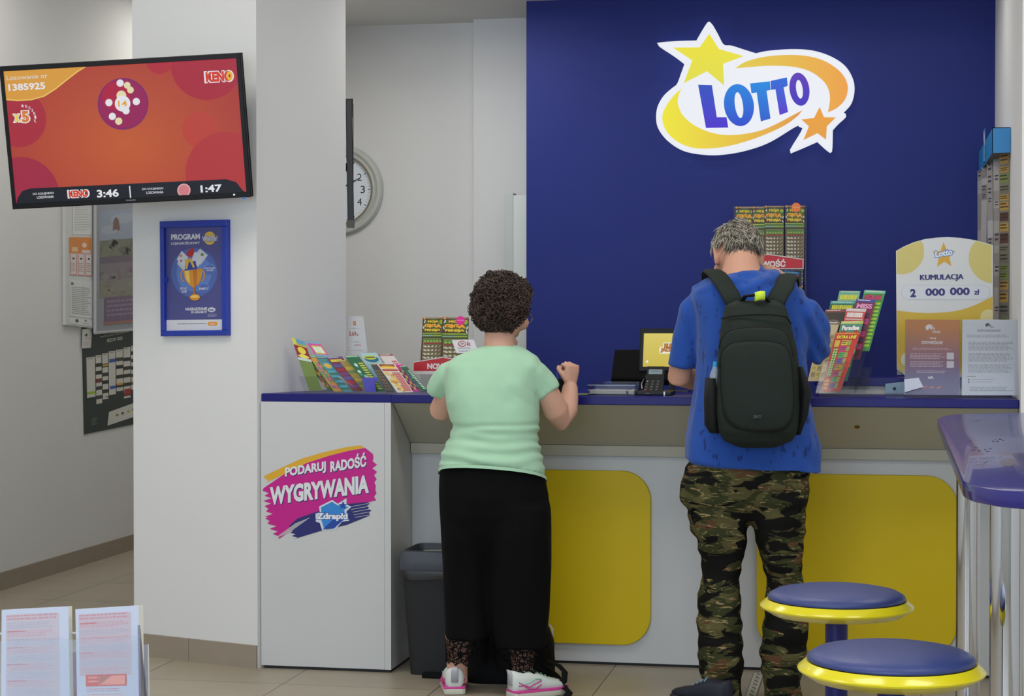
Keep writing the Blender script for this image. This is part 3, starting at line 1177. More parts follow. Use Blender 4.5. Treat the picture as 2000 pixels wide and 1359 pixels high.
pinned('timetable_sheet', 74, 440, 209, 652, table_sheet, nb)
pinned('logo_strip', 70, 656, 209, 696, lambda q: (q.disc(115, 674, 10, ink(80, 90, 80), 1), q.star(168, 668, 9, ink(70, 70, 72), 1, 4), q.greek(152, 682, 186, 692, 1, GREY, 1)), nb)

ph = thing('poster_holder', 'clear wall poster holder with a hazy field and horse poster, beside the notice board', 'poster', wq([(225, 500)])[0])
hq = wq([(184, 345), (292, 335), (292, 641), (184, 650)], 0.03)
p = Print(214, -165, 530, 740, ink(176, 176, 184))
p.rect(243, 40, 520, 210, ink(176, 186, 206), 1)
p.disc(370, 90, 70, ink(192, 200, 214), 2, 30); p.disc(300, 150, 50, ink(196, 202, 212), 2, 26)
p.poly([(318, 100), (330, 78), (346, 92), (356, 150), (345, 162), (330, 150), (314, 160)], ink(138, 96, 86), 3)
p.text('traf', 346, 160, 380, 186, ink(196, 190, 198), 3, 0.03)
random.seed(3)
p.rect(243, 210, 520, 340, ink(132, 132, 112), 1)
for k in range(26):
    p.disc(255 + random.random() * 255, 222 + random.random() * 80, 16 + random.random() * 14, ink(*random.choice(((122, 124, 100), (144, 142, 118), (110, 114, 92)))), 2 + k % 3)
p.rect(243, 305, 520, 345, ink(118, 102, 116), 5)
p.rect(243, 345, 520, 440, ink(148, 134, 140), 5)
for k in range(14):
    p.disc(255 + random.random() * 250, 380 + random.random() * 60, 8 + random.random() * 12, ink(*random.choice(((134, 104, 124), (158, 150, 140), (150, 118, 132)))), 6 + k % 3)
p.rect(243, 440, 520, 545, ink(160, 154, 134), 5)
for k in range(18):
    p.disc(255 + random.random() * 250, 450 + random.random() * 90, 10 + random.random() * 12, ink(*random.choice(((170, 160, 130), (146, 142, 118), (158, 140, 134)))), 6 + k % 3, 6 + random.random() * 6)
p.rect(268, 540, 520, 690, ink(134, 100, 136), 10)
p.greek(280, 560, 500, 664, 4, ink(172, 150, 178), 11, ragged=0.2)
p.rect(268, 684, 520, 698, ink(196, 128, 90), 11)
p.build('poster_print', hq, 0.002, ph)
bm = bmesh.new()
fq = [c + Vector((0.014, 0, 0)) for c in hq]
slab(bm, fq, (1, 0, 0), 0.003)
bm_obj('clear_cover', bm, acrylic(), ph)
bm = bmesh.new()
for a_, b_ in ((hq[0], hq[3]), (hq[3], hq[2])):
    tube(bm, [a_ + Vector((0.004, 0, 0)), b_ + Vector((0.004, 0, 0))], 0.010, 6)
tube(bm, [hq[0] + Vector((-0.028, 0, -0.02)), hq[0] + Vector((0.01, 0, -0.02))], 0.01, 6)
tube(bm, [hq[2] + Vector((-0.028, 0, 0.02)), hq[2] + Vector((0.01, 0, 0.02))], 0.01, 6)
bm_obj('edge_strip', bm, mat('holder_edge', (188, 190, 190), rough=0.3), ph)

p = Print(148, 716, 207, 826, ink(202, 202, 196))
p.star(172, 752, 14, ink(60, 62, 60), 1, 4); p.greek(158, 770, 196, 780, 1, GREY, 1); p.greek(160, 790, 190, 815, 3, ink(180, 180, 176), 1)
p.build('paper_tag', wq([(161, 643), (180.5, 640), (177.5, 679), (160.5, 680.5)], 0.012), 0.001, label='small white paper tag on the corner of the dark race calendar', cat='paper')

p = Print(148, 705, 570, 1330, ink(34, 48, 42))
p.text('WYŚCIGÓW KONNYCH', 236, 762, 392, 776, ink(186, 188, 176), 1, 0.03, -0.1)
p.text('SEZON 2025', 272, 786, 356, 806, ink(206, 206, 196), 1, 0.03, -0.08)
p.rect(150, 1130, 570, 1135, ink(26, 36, 32), 1)
cols_ = [(165, 882, 210, 1120, 0), (212, 876, 244, 1165, 1), (246, 870, 278, 1145, 1), (280, 862, 318, 1125, 2), (320, 858, 358, 1110, 1), (360, 850, 400, 1160, 1), (402, 844, 442, 1115, 1), (444, 838, 484, 1150, 1), (486, 832, 526, 1120, 1), (528, 826, 566, 1140, 1)]
random.seed(11)
for i, (x0, y0, x1, y1, st) in enumerate(cols_):
    p.rect(x0, y0, x1 - 2, y1, ink(206, 206, 196), 1)
    p.greek(x0 + 4, y0 + 6, x1 - 6, y0 + 16, 1, ink(120, 124, 118), 2)
    if st == 1:
        k = y0 + 34 + (i % 3) * 14
        while k < y1 - 20:
            p.rect(x0, k, x1 - 2, k + 22, ink(*random.choice(((44, 46, 42), (58, 60, 54), (36, 38, 36)))), 2)
            k += random.choice((46, 54, 60))
p.rect(165, 1086, 208, 1100, ink(150, 190, 40), 3); p.rect(214, 1016, 242, 1040, ink(120, 40, 46), 3); p.rect(362, 1104, 398, 1142, ink(160, 42, 40), 3)
for x0, y0, x1, y1 in ((248, 936, 276, 948), (322, 1060, 356, 1074), (404, 1062, 440, 1074)):
    p.rect(x0, y0, x1, y1, ink(206, 160, 70), 3)
for x0, y0, x1, y1 in ((282, 908, 316, 930), (284, 1072, 318, 1090)):
    p.rect(x0, y0, x1, y1, ink(60, 88, 170), 3)
p.poly([(268, 1306), (278, 1226), (570, 1168), (570, 1262)], ink(206, 206, 198), 1)
for k, x in enumerate((322, 352, 384, 412, 440, 480, 520)):
    p.disc(x, 1254 - k * 5, 8, ink(*((130, 140, 60), (70, 80, 70), (190, 170, 60), (150, 150, 150), (150, 90, 80), (90, 90, 90), (140, 140, 90))[k]), 2)
p.greek(185, 1246, 215, 1290, 4, ink(110, 130, 116), 1)
p.build('race_calendar', wq([(160.5, 640), (312, 626), (312, 818), (165, 848)], 0.005), 0.002, label='dark green race calendar poster with white grid columns on the corridor wall', cat='poster')

# ================================================================== scratch-card rail on the right wall
DB = mat('rail_blue', (28, 128, 190), rough=0.4)
ra = P(1938, 249, 7.85); rb = P(1980, 298, 7.85)
rl = thing('dispenser_rail', 'bright blue box rail for hanging scratch cards on the right wall', 'dispenser', ((ra.x + 0.485) / 2, 8.4, rb.z))
bm = bmesh.new()
xw = 0.4885
f_ = [(ra.x, 7.85, rb.z), (xw, 7.85, rb.z), (xw, 7.85, ra.z), (ra.x, 7.85, ra.z)]
bk = [(ra.x, 8.97, rb.z), (xw, 8.97, rb.z), (xw, 8.97, ra.z), (ra.x, 8.97, ra.z)]
for tr in (0,):
    slab(bm, [f_[0], f_[1], f_[2], f_[3]], (0, -1, 0), 0.003)
    slab(bm, [f_[3], f_[0], bk[0], bk[3]], (-1, 0, 0), 0.003)
    slab(bm, [f_[3], f_[2], bk[2], bk[3]], (0, 0, 1), 0.003)
    slab(bm, bk, (0, 1, 0), 0.003)
bm_obj('cover', bm, DB, rl)
bm = bmesh.new(); box(bm, (ra.x + 0.004, 7.856, rb.z + 0.004), (xw, 8.965, rb.z + 0.012))
bm_obj('underside', bm, mat('rail_grey', (116, 110, 100), rough=0.6), rl)
p = Print(0, 0, 10, 30, DB)
random.seed(5)
p.poly([(2, 4), (5, 0.5), (8, 6), (9, 14), (6, 16), (5, 10), (3, 12)], ink(214, 220, 226), 1)
p.greek(2.5, 15, 8, 29, 9, ink(206, 214, 222), 1, fill=0.7)
zA, zB = ra.z + 0.05, rb.z + 0.01
p.build('label_flag', [(ra.x - 0.002, 8.52, zA), (ra.x - 0.002, 8.38, zA), (ra.x - 0.002, 8.38, zB), (ra.x - 0.002, 8.52, zB)], 0.0012, rl, label='white lettered label flag')
strip_cols = [((120, 136, 66), (176, 140, 66), (112, 110, 92)), ((170, 166, 158), (150, 146, 140), (120, 116, 108)), ((160, 156, 150), (186, 184, 180), (96, 92, 104)), ((176, 174, 170), (140, 136, 128), (150, 150, 160)), ((150, 146, 138), (170, 168, 164), (110, 104, 100))]
strip_lab = ['hanging scratch card strip with green and orange cells, nearest under the blue rail',
             'plain grey edged hanging scratch card strip, second from the front of the blue rail',
             'hanging card strip with dark violet marks in the middle of the blue rail',
             'pale curled hanging card strip, second from the back of the blue rail',
             'rearmost pale hanging card strip under the blue rail, nearest the blue wall']
for k in range(5):
    random.seed(20 + k)
    y = 7.92 + k * 0.22
    xl = (0.452, 0.440, 0.425, 0.414, 0.406)[k]
    wd = (0.036, 0.024, 0.02, 0.02, 0.018)[k]
    c1, c2, c3 = strip_cols[k]
    p = Print(0, 0, 10, 100, ink(*(min(255, v + 10) for v in c3)))
    v = 0
    while v < 100:
        h = 3 + random.random() * 3
        if k == 0:
            m = ink(*random.choice((c1, c2, c3, (186, 182, 172), (90, 60, 50))))
            p.rect(0.8, v, 9.2, v + h * 0.8, m, 1)
            p.greek(1.2, v + 0.5, 8.8, v + h * 0.7, 2, ink(60, 52, 44), 2)
        else:
            p.rect(0, v, 10, v + h, ink(*random.choice((c1, c2, c1))), 1)
            if random.random() < (0.6 if k == 2 else 0.25):
                p.greek(2, v + 0.4, 8, v + h * 0.8, 2, ink(80, 74, 84), 2)
        v += h
    z0, z1 = 1.185, rb.z + 0.003
    b = (0.0, 0.006, 0.010, -0.006, 0.004)[k]
    o = p.build('scratch_card_strip', [(xl, y + 0.05, z1), (xl + wd, y - 0.02, z1), (xl + wd + b, y - 0.02, z0), (xl + b, y + 0.05, z0)], 0.0015, label=strip_lab[k], cat='scratch cards', group='scratch card strips under the blue rail')
# ================================================================== slogan sticker on the end cabinet
p = Print(490, 780, 900, 1359, LAM)


def stk(x, y):
    return (490 + x / 2.3463, 780 + y / 2.3463)


MAG, GLD, NVY = ink(190, 10, 132), ink(214, 164, 36), ink(32, 34, 104)
p = Print(495, 860, 745, 1065, LAM)
p.outline = [(640, 950), (642, 950), (642, 952), (640, 952)]
random.seed(4)


def brush(top, bot, m, l, rag):
    """stroke between two curves with ragged left and right ends"""
    pts = [stk(*a) for a in top]
    tr, br = top[-1], bot[-1]
    tl, bl = top[0], bot[0]
    n = rag
    for k in range(1, n):
        t = k / n
        o = (random.random() * 16) if k % 2 else -random.random() * 10
        pts.append(stk(tr[0] + (br[0] - tr[0]) * t + o, tr[1] + (br[1] - tr[1]) * t))
    pts += [stk(*a) for a in bot[::-1]]
    for k in range(1, n):
        t = k / n
        o = (random.random() * 34) if k % 2 else -random.random() * 12
        pts.append(stk(bl[0] + (tl[0] - bl[0]) * t + o, bl[1] + (tl[1] - bl[1]) * t))
    p.poly(pts, m, l)


brush([(62, 350), (130, 318), (230, 272), (330, 243), (440, 218), (505, 210), (522, 222)], [(70, 380), (160, 340), (260, 295), (360, 262), (450, 238), (520, 228)], GLD, 1, 3)
brush([(60, 405), (150, 345), (260, 290), (360, 258), (450, 235), (525, 222), (560, 250)], [(78, 560), (180, 545), (300, 522), (420, 497), (500, 480), (575, 462)], MAG, 2, 13)
brush([(66, 545), (150, 520), (260, 490), (330, 500)], [(128, 640), (170, 612), (220, 578), (300, 560)], MAG, 1, 8)
brush([(176, 580), (215, 545), (330, 505), (430, 480), (535, 470)], [(198, 640), (270, 618), (330, 600), (440, 575), (545, 532)], NVY, 3, 8)
for k in range(9):
    y = 575 + k * 8
    x = 200 - k * 11
    p.line(*stk(x, y - 4), *stk(x + 70, y - 32), 0.9, LAM, 4)
for k in range(5):
    p.line(*stk(455 + k * 6, 492 + k * 12), *stk(540 + k * 2, 476 + k * 13), 0.8, LAM, 4)
for s_, x0, y0, x1, y1 in (('PODARUJ', 158, 304, 346, 366), ('RADOŚĆ', 366, 262, 530, 336)):
    a0, b0 = stk(x0, y0), stk(x1, y1)
    h = 54 / 2.3463
    for dx, dy, m, l in ((1.2, 1.6, NVY, 5), (0, 0, ink(218, 220, 222), 6)):
        hh_ = h if s_ == 'PODARUJ' else h * 1.22
        yb = b0[1] if s_ == 'PODARUJ' else b0[1] - 1
        p.text(s_, a0[0] + dx, yb - hh_ + dy, b0[0] + dx, yb + dy, m, l, 0.045, -0.158)
a0, b0 = stk(88, 395), stk(542, 485)
for dx, dy, m, l in ((1.4, 1.8, NVY, 5), (0, 0, ink(218, 220, 222), 6)):
    p.text('WYGRYWANIA', a0[0] + dx, b0[1] - 84 / 2.3463 + dy, b0[0] + dx, b0[1] + dy, m, l, 0.05, -0.125)
ZB, ZL, ZD = ink(206, 214, 224), ink(46, 130, 206), ink(26, 66, 156)
p.poly([stk(*a) for a in ((315, 490), (375, 460), (400, 478), (440, 452), (440, 480), (462, 492), (440, 512), (452, 555), (420, 560), (385, 600), (360, 590), (330, 604), (318, 565), (300, 560), (298, 522), (318, 520))], ZB, 7)
p.poly([stk(*a) for a in ((324, 494), (374, 468), (402, 486), (432, 470), (426, 486), (450, 493), (430, 505), (436, 545), (380, 592), (338, 594), (326, 556))], ZL, 8)
p.poly([stk(*a) for a in ((330, 596), (380, 548), (430, 545), (385, 590))], ZD, 9)
p.star(*stk(424, 486), 9, ZD, 9)
p.text2('Zdrapki', *stk(302, 520), *stk(446, 556), ink(226, 228, 232), ZD, 1.6, 10, 0.05)
ya = 7.2912
p.build('sticker', [P(495, 860, ya), P(745, 860, ya), P(745, 1065, ya), P(495, 1065, ya)], 0.0002, cab, step=0.00012, label='pink, gold and navy slogan sticker')

# ================================================================== scratch cards
def card_fill(p, W, H, style):
    """generic scratch-card layout on a W x H sheet"""
    bg, tcol, title, c1, c2, c3, mode = style
    p.rect(0, 0, W, H * 0.05, ink(*c3), 1)
    p.greek(W * 0.08, H * 0.012, W * 0.92, H * 0.04, 1, ink(230, 226, 214), 2)
    if title == '~':
        p.greek(W * 0.10, H * 0.07, W * 0.90, H * 0.165, 1, ink(*tcol), 3, ragged=0.05, fill=0.8)
    elif title:
        p.text2(title, W * 0.10, H * 0.075, W * 0.90, H * 0.155, ink(*tcol), ink(*(max(0, v // 3) for v in bg)), W * 0.012, 3, 0.05)
    if mode == 'grid':
        for r in range(7):
            for c in range(3):
                x, y = W * (0.10 + c * 0.28), H * (0.22 + r * 0.105)
                p.rrect(x, y, x + W * 0.24, y + H * 0.085, W * 0.03, ink(*(c1 if (r + c) % 2 else c2)), 2)
                p.greek(x + W * 0.03, y + H * 0.02, x + W * 0.21, y + H * 0.07, 2, ink(*c3), 3)
    elif mode == 'oval':
        p.disc(W * 0.5, H * 0.26, W * 0.40, ink(*c1), 2, H * 0.09)
        p.disc(W * 0.5, H * 0.26, W * 0.33, ink(*c2), 3, H * 0.065)
        for r in range(8):
            p.rect(W * 0.1, H * (0.40 + r * 0.07), W * 0.9, H * (0.44 + r * 0.07), ink(*(c3 if r % 2 else c1)), 2)
    elif mode == 'bars':
        for r in range(12):
            y = H * (0.2 + r * 0.063)
            p.rect(W * 0.58, y, W * 0.92, y + H * 0.035, ink(*c1), 2)
        for k in range(10):
            p.disc(W * (0.15 + 0.3 * random.random()), H * (0.25 + 0.65 * random.random()), W * 0.11, ink(*random.choice((c2, c3))), 2 + k % 3)
    elif mode == 'fruit':
        for k in range(46):
            p.disc(W * (0.1 + 0.8 * random.random()), H * (0.2 + 0.74 * random.random()), W * (0.05 + 0.08 * random.random()), ink(*random.choice((c1, c2, c3))), 2 + k % 4)
    elif mode == 'steps':
        p.rect(W * 0.06, H * 0.17, W * 0.94, H * 0.19, ink(*c3), 2)
        for r in range(6):
            p.rect(W * 0.08, H * (0.22 + r * 0.12), W * 0.92, H * (0.30 + r * 0.12), ink(*(c1, c2, c3)[r % 3]), 2)
            p.greek(W * 0.12, H * (0.235 + r * 0.12), W * 0.88, H * (0.285 + r * 0.12), 2, ink(*bg), 3)


def ticket(pix, y_top, y_bot, style, label, group, W=100, H=250, fill=None):
    p = Print(0, 0, W, H, ink(*style[0]), ink(214, 210, 200))
    if fill:
        fill(p, W, H)
    else:
        card_fill(p, W, H, style)
    return p.build('scratch_card', quad(pix, (y_top, y_top, y_bot, y_bot)), 0.0012, step=0.00025, label=label, cat='scratch card', group=group)


def T5(*pts):
    return [(560 + a / 6.897, 640 + b / 6.897) for a, b in pts]


def T4(*pts):
    return [(1580 + a / 5.435, 540 + b / 5.435) for a, b in pts]


GL_ = 'scratch cards fanned at the left end of the counter'
random.seed(21)
ticket(T5((60, 128), (240, 185), (480, 850), (305, 850)), 7.43, 7.385, ((140, 26, 40), (226, 210, 50), None, (222, 206, 60), (206, 190, 60), (60, 140, 170), 'x'), 'dark red scratch card with a yellow tree, leftmost and tallest, beside the column', GL_,
       fill=lambda p, W, H: (p.rect(0, 0, W, H * 0.13, ink(206, 200, 70), 1), p.rect(W * 0.3, 0, W, H * 0.09, ink(92, 150, 176), 2), p.greek(W * 0.3, H * 0.1, W, H * 0.125, 1, ink(60, 60, 50), 2), p.disc(W * 0.5, H * 0.22, W * 0.3, ink(220, 204, 60), 2, H * 0.07), p.rect(W * 0.46, H * 0.27, W * 0.56, H * 0.31, ink(206, 180, 50), 2), p.disc(W * 0.5, H * 0.335, W * 0.42, ink(226, 214, 80), 2, H * 0.03), p.rect(0, H * 0.37, W, H * 0.42, ink(190, 206, 206), 2), p.rect(0, H * 0.42, W, H, ink(108, 128, 60), 2)))
ticket(T5((255, 178), (440, 193), (735, 615), (548, 605)), 7.465, 7.42, ((206, 70, 150), (0, 0, 0), None, (220, 230, 200), (226, 206, 60), (110, 170, 190), 'x'), 'bright pink scratch card framing a pale window, back row left', GL_,
       fill=lambda p, W, H: (p.rect(0, 0, W, H * 0.07, ink(120, 160, 186), 1), p.rect(W * 0.16, H * 0.13, W * 0.9, H * 0.4, ink(204, 180, 60), 1), p.rect(W * 0.2, H * 0.17, W * 0.86, H * 0.36, ink(206, 220, 196), 2), p.line(W * 0.5, H * 0.17, W * 0.5, H * 0.36, 1.5, ink(120, 160, 80), 3), p.rect(0, H * 0.42, W, H * 0.5, ink(110, 160, 190), 1)))
rows = [
    (((190, 385), (300, 385), (640, 850), (560, 850)), 7.440, 7.395, ((52, 92, 48), (206, 190, 60), None, (170, 40, 40), (206, 180, 50), (70, 120, 60), 'fruit'), 'dark green scratch card with red and yellow flowers, leftmost of the front row'),
    (((290, 378), (405, 380), (765, 860), (640, 860)), 7.430, 7.385, ((206, 150, 70), (206, 70, 150), None, (120, 160, 90), (206, 90, 160), (80, 140, 90), 'fruit'), 'orange edged scratch card with a pink top, between a green and a blue card'),
    (((385, 388), (535, 392), (890, 865), (760, 865)), 7.420, 7.375, ((70, 128, 136), (214, 190, 60), None, (70, 160, 190), (206, 170, 60), (60, 100, 80), 'oval'), 'teal scratch card with a light blue oval and gold letters near the left'),
    (((535, 400), (745, 385), (1060, 850), (890, 850)), 7.410, 7.365, ((110, 36, 56), (214, 200, 60), '~', (70, 90, 160), (160, 30, 60), (104, 60, 130), 'steps'), 'crimson scratch card with blue and red bands and yellow letters'),
    (((700, 440), (820, 430), (1150, 860), (1040, 860)), 7.402, 7.357, ((140, 130, 60), (206, 180, 60), None, (190, 160, 50), (60, 110, 60), (150, 120, 40), 'steps'), 'narrow gold and olive scratch card, just left of the green card'),
    (((775, 380), (965, 372), (1330, 860), (1150, 860)), 7.394, 7.349, ((30, 96, 62), (214, 220, 214), None, (196, 190, 70), (200, 214, 200), (60, 140, 100), 'bars'), 'deep green scratch card with white swirls and a column of gold bars'),
    (((985, 340), (1205, 335), (1500, 830), (1275, 840)), 7.420, 7.375, ((156, 190, 196), (0, 0, 0), None, (206, 200, 50), (26, 96, 120), (150, 186, 196), 'x'), 'pale blue scratch card with a yellow and teal ball, tallest in the middle'),
    (((1240, 360), (1425, 355), (1745, 800), (1560, 805)), 7.432, 7.387, ((206, 196, 192), (0, 0, 0), None, (190, 60, 70), (206, 110, 60), (150, 70, 80), 'bars'), 'white scratch card with red cells and stripes, back row right'),
    (((1120, 480), (1225, 478), (1455, 870), (1345, 870)), 7.386, 7.341, ((66, 60, 58), (206, 200, 190), None, (110, 80, 50), (90, 90, 84), (130, 120, 90), 'grid'), 'dark brown scratch card behind the white coin card'),
    (((1430, 478), (1560, 490), (1805, 850), (1700, 860)), 7.384, 7.345, ((196, 40, 130), (30, 20, 40), None, (150, 190, 70), (40, 30, 50), (206, 60, 150), 'grid'), 'magenta and black scratch card right of the white coin card'),
    (((1520, 515), (1607, 508), (1908, 843), (1800, 850)), 7.378, 7.338, ((40, 88, 66), (206, 220, 206), None, (190, 214, 190), (90, 70, 140), (60, 160, 110), 'bars'), 'green and white barred scratch card, rightmost of the left display'),
]
for pts, yt, yb, st, lab in rows:
    o_fill = None
    if lab.startswith('pale blue'):
        def o_fill(p, W, H):
            p.disc(W * 0.5, H * 0.17, W * 0.42, ink(24, 98, 124), 1, H * 0.09)
            p.disc(W * 0.47, H * 0.125, W * 0.36, ink(206, 204, 48), 2, H * 0.06)
            p.greek(W * 0.18, H * 0.1, W * 0.78, H * 0.16, 1, ink(30, 90, 70), 3, ragged=0.05, fill=0.8)
            p.rect(0, H * 0.27, W, H, ink(132, 176, 186), 1)
    ticket(T5(*pts), yt, yb, st, lab, GL_, fill=o_fill)


def coins(p, W, H):
    p.rect(W * 0.08, H * 0.02, W * 0.92, H * 0.1, ink(120, 50, 24), 1)
    p.disc(W * 0.5, H * 0.12, W * 0.44, ink(198, 138, 40), 2, H * 0.06)
    p.greek(W * 0.1, H * 0.11, W * 0.94, H * 0.175, 1, ink(236, 206, 90), 4, ragged=0.05, fill=0.9)
    p.rect(W * 0.06, H * 0.2, W * 0.95, H * 0.26, ink(172, 44, 40), 2)
    p.rect(W * 0.5, H * 0.3, W * 0.95, H * 0.96, ink(190, 110, 110), 2)
    for k in range(26):
        p.disc(W * (0.1 + 0.42 * random.random()), H * (0.3 + 0.65 * random.random()), W * 0.12, ink(*random.choice(((214, 176, 90), (226, 206, 140), (196, 140, 60), (214, 190, 120)))), 3 + k % 4, H * 0.035)
    for r in range(8):
        for c in range(3):
            p.disc(W * (0.58 + c * 0.14), H * (0.34 + r * 0.08), W * 0.05, ink(206, 140, 140), 7)


ticket(T5((1210, 482), (1455, 486), (1705, 865), (1490, 872)), 7.372, 7.328, ((206, 200, 190),) + ((0, 0, 0),) * 6, 'white scratch card heaped with gold coins, front right of the left display', GL_, fill=coins)

ah = thing('card_holder', 'clear acrylic card holder with slanted front panels, left end of the counter', 'card holder', P(690, 768, 7.36))
ah.location.z = 1.1105
OFF[ah.name] = ah.location.copy()
for nm, pts, y0, y1, lb in (('front_panel', ((165, 655), (690, 655), (770, 868), (238, 868)), 7.345, 7.318, None), ('front_panel', ((850, 665), (1228, 665), (1480, 872), (935, 872)), 7.338, 7.312, None),
                            ('divider', ((690, 655), (720, 655), (1000, 862), (900, 866)), 7.36, 7.33, None)):
    q = quad(T5(*pts), (y0, y0, y1, y1))
    bm = bmesh.new(); slab(bm, q, (q[1] - q[0]).cross(q[0] - q[3]), 0.002)
    bm_obj(nm, bm, acrylic(), ah)
q = quad(T5((1010, 670), (1228, 668), (1205, 868), (1055, 862)), (7.343, 7.343, 7.318, 7.318))  # thin blue sheet standing in for a blue reflection in the acrylic
bm = bmesh.new(); slab(bm, [q[0], q[1], q[1] * 0.45 + q[2] * 0.55 - Vector((0.008, 0, 0)), q[2], q[3]], (q[1] - q[0]).cross(q[0] - q[3]), 0.0008)
bm_obj('blue_reflection', bm, mat('reflection_blue', (66, 62, 190), rough=0.3), ah, label='violet blue painted reflection behind the front panel')
bm = bmesh.new()
zt = 1.1105
prism(bm, [(-2.33, 7.312), (-1.93, 7.312), (-1.93, 7.42), (-2.33, 7.42)], zt, zt + 0.0025)
bm_obj('base_plate', bm, acrylic(), ah)

GR_ = 'scratch cards stepped in the holder right of the man'
rc = [
    (((325, 150), (548, 153), (390, 800), (180, 800)), 7.70, 7.60, ((120, 176, 140), (214, 206, 40), '~', (206, 220, 206), (60, 140, 90), (90, 160, 130), 'steps'), 'white and mint scratch card with yellow letters, topmost at the back left'),
    (((590, 143), (815, 152), (640, 790), (425, 790)), 7.69, 7.59, ((56, 140, 60), (206, 40, 110), 'MEGA LINK', (170, 196, 60), (60, 110, 70), (120, 180, 150), 'bars'), 'bright green scratch card with magenta letters, topmost at the back right'),
    (((232, 258), (505, 264), (345, 905), (85, 905)), 7.67, 7.57, ((36, 92, 78), (206, 206, 50), '~', (36, 130, 110), (110, 60, 110), (60, 150, 140), 'steps'), 'dark green scratch card with yellow letters, second from the back on the left'),
    (((505, 235), (712, 248), (540, 880), (345, 880)), 7.66, 7.56, ((120, 28, 70), (226, 150, 190), 'MISS', (196, 60, 110), (90, 20, 40), (60, 70, 150), 'grid'), 'plum red scratch card with pink letters and a blue top edge'),
    (((175, 350), (395, 346), (230, 990), (20, 995)), 7.64, 7.54, ((48, 40, 34), (206, 196, 176), None, (110, 100, 84), (34, 30, 28), (130, 60, 70), 'oval'), 'black and gold scratch card with an oval emblem, third on the left'),
    (((400, 336), (610, 344), (440, 980), (240, 980)), 7.62, 7.52, ((196, 70, 70), (230, 226, 220), '~', (76, 100, 160), (206, 180, 60), (206, 190, 190), 'steps'), 'red scratch card with a blue panel, third on the right'),
    (((140, 475), (325, 480), (170, 1110), (-15, 1110)), 7.60, 7.50, ((196, 180, 140), (206, 176, 40), None, (206, 190, 80), (170, 150, 100), (120, 110, 96), 'grid'), 'pale gold scratch card partly behind the blue sleeve'),
    (((345, 474), (580, 470), (405, 1110), (190, 1110)), 7.575, 7.475, ((74, 140, 120), (236, 236, 232), 'Paradise', (196, 120, 50), (150, 60, 40), (180, 196, 90), 'fruit'), 'teal scratch card with white script letters, second from the front'),
]
random.seed(31)
for pts, yt, yb, st, lab in rc:
    ticket(T4(*pts), yt, yb, st, lab, GR_)


def extra(p, W, H):
    random.seed(8)
    p.rect(3, 3, W - 3, 8, ink(206, 120, 40), 1)
    p.greek(16, 3, 84, 8, 1, ink(230, 200, 80), 2)
    p.text2('EXTRA LINE', 10, 14, 90, 28, ink(226, 206, 60), ink(140, 20, 24), 1, 3, 0.06)
    for k in range(60):
        p.disc(100 * random.random(), 40 + 205 * random.random(), 1.0 + random.random(), ink(*random.choice(((220, 150, 50), (230, 190, 60), (206, 90, 40)))), 1, None, 8)
    p.rrect(8, 66, 30, 190, 9, ink(70, 120, 70), 2)
    for r in range(11):
        for c in range(2):
            p.disc(14 + c * 10, 74 + r * 10.6, 4, ink(196, 206, 120), 3, None, 10)
    p.rect(8, 34, 28, 62, ink(206, 180, 60), 2)
    cs = ((206, 186, 70), (196, 60, 140), (70, 170, 100), (96, 90, 180), (214, 170, 60), (190, 60, 130), (70, 160, 96), (84, 78, 160))
    for r in range(8):
        y = 34 + r * 26
        p.rect(36, y, 62, y + 22, ink(*cs[r]), 2)
        p.rect(63, y, 76, y + 22, ink(150, 156, 70), 2)
        p.greek(38, y + 4, 60, y + 20, 2, ink(60, 50, 50), 3)
    for k in range(3):
        p.rect(8, 200 + k * 15, 30, 211 + k * 15, ink(214, 150, 50), 2)


ticket(T4((285, 592), (547, 590), (335, 1214), (123, 1222)), 7.54, 7.415, ((190, 42, 40),) + ((0, 0, 0),) * 6, 'tall red scratch card with a green tube and coloured squares, frontmost in the right holder', GR_, fill=extra)
rh = thing('card_holder', 'stepped clear acrylic card holder on the worktop, right of the man', 'card holder', P(1640, 773, 7.45))
rh.location.z = 1.1105
OFF[rh.name] = rh.location.copy()
for nm, pts, y0, y1 in (('pocket_panel', ((160, 900), (420, 900), (348, 1238), (66, 1238)), 7.46, 7.395), ('pocket_panel', ((430, 770), (610, 770), (503, 1230), (350, 1230)), 7.53, 7.44),
                        ('pocket_panel', ((520, 960), (650, 960), (603, 1230), (474, 1230)), 7.56, 7.50), ('back_panel', ((500, 560), (718, 565), (638, 1200), (420, 1200)), 7.735, 7.625)):
    q = quad(T4(*pts), (y0, y0, y1, y1))
    bm = bmesh.new(); slab(bm, q, (q[1] - q[0]).cross(q[0] - q[3]), 0.002)
    bm_obj(nm, bm, acrylic(), rh)
q0, q1 = P(1592, 770, 7.40), P(1697, 770, 7.40)
bm = bmesh.new(); box(bm, (q0.x, 7.385, zt), (q1.x + 0.01, 7.62, zt + 0.003))
bm_obj('base_plate', bm, acrylic(), rh)


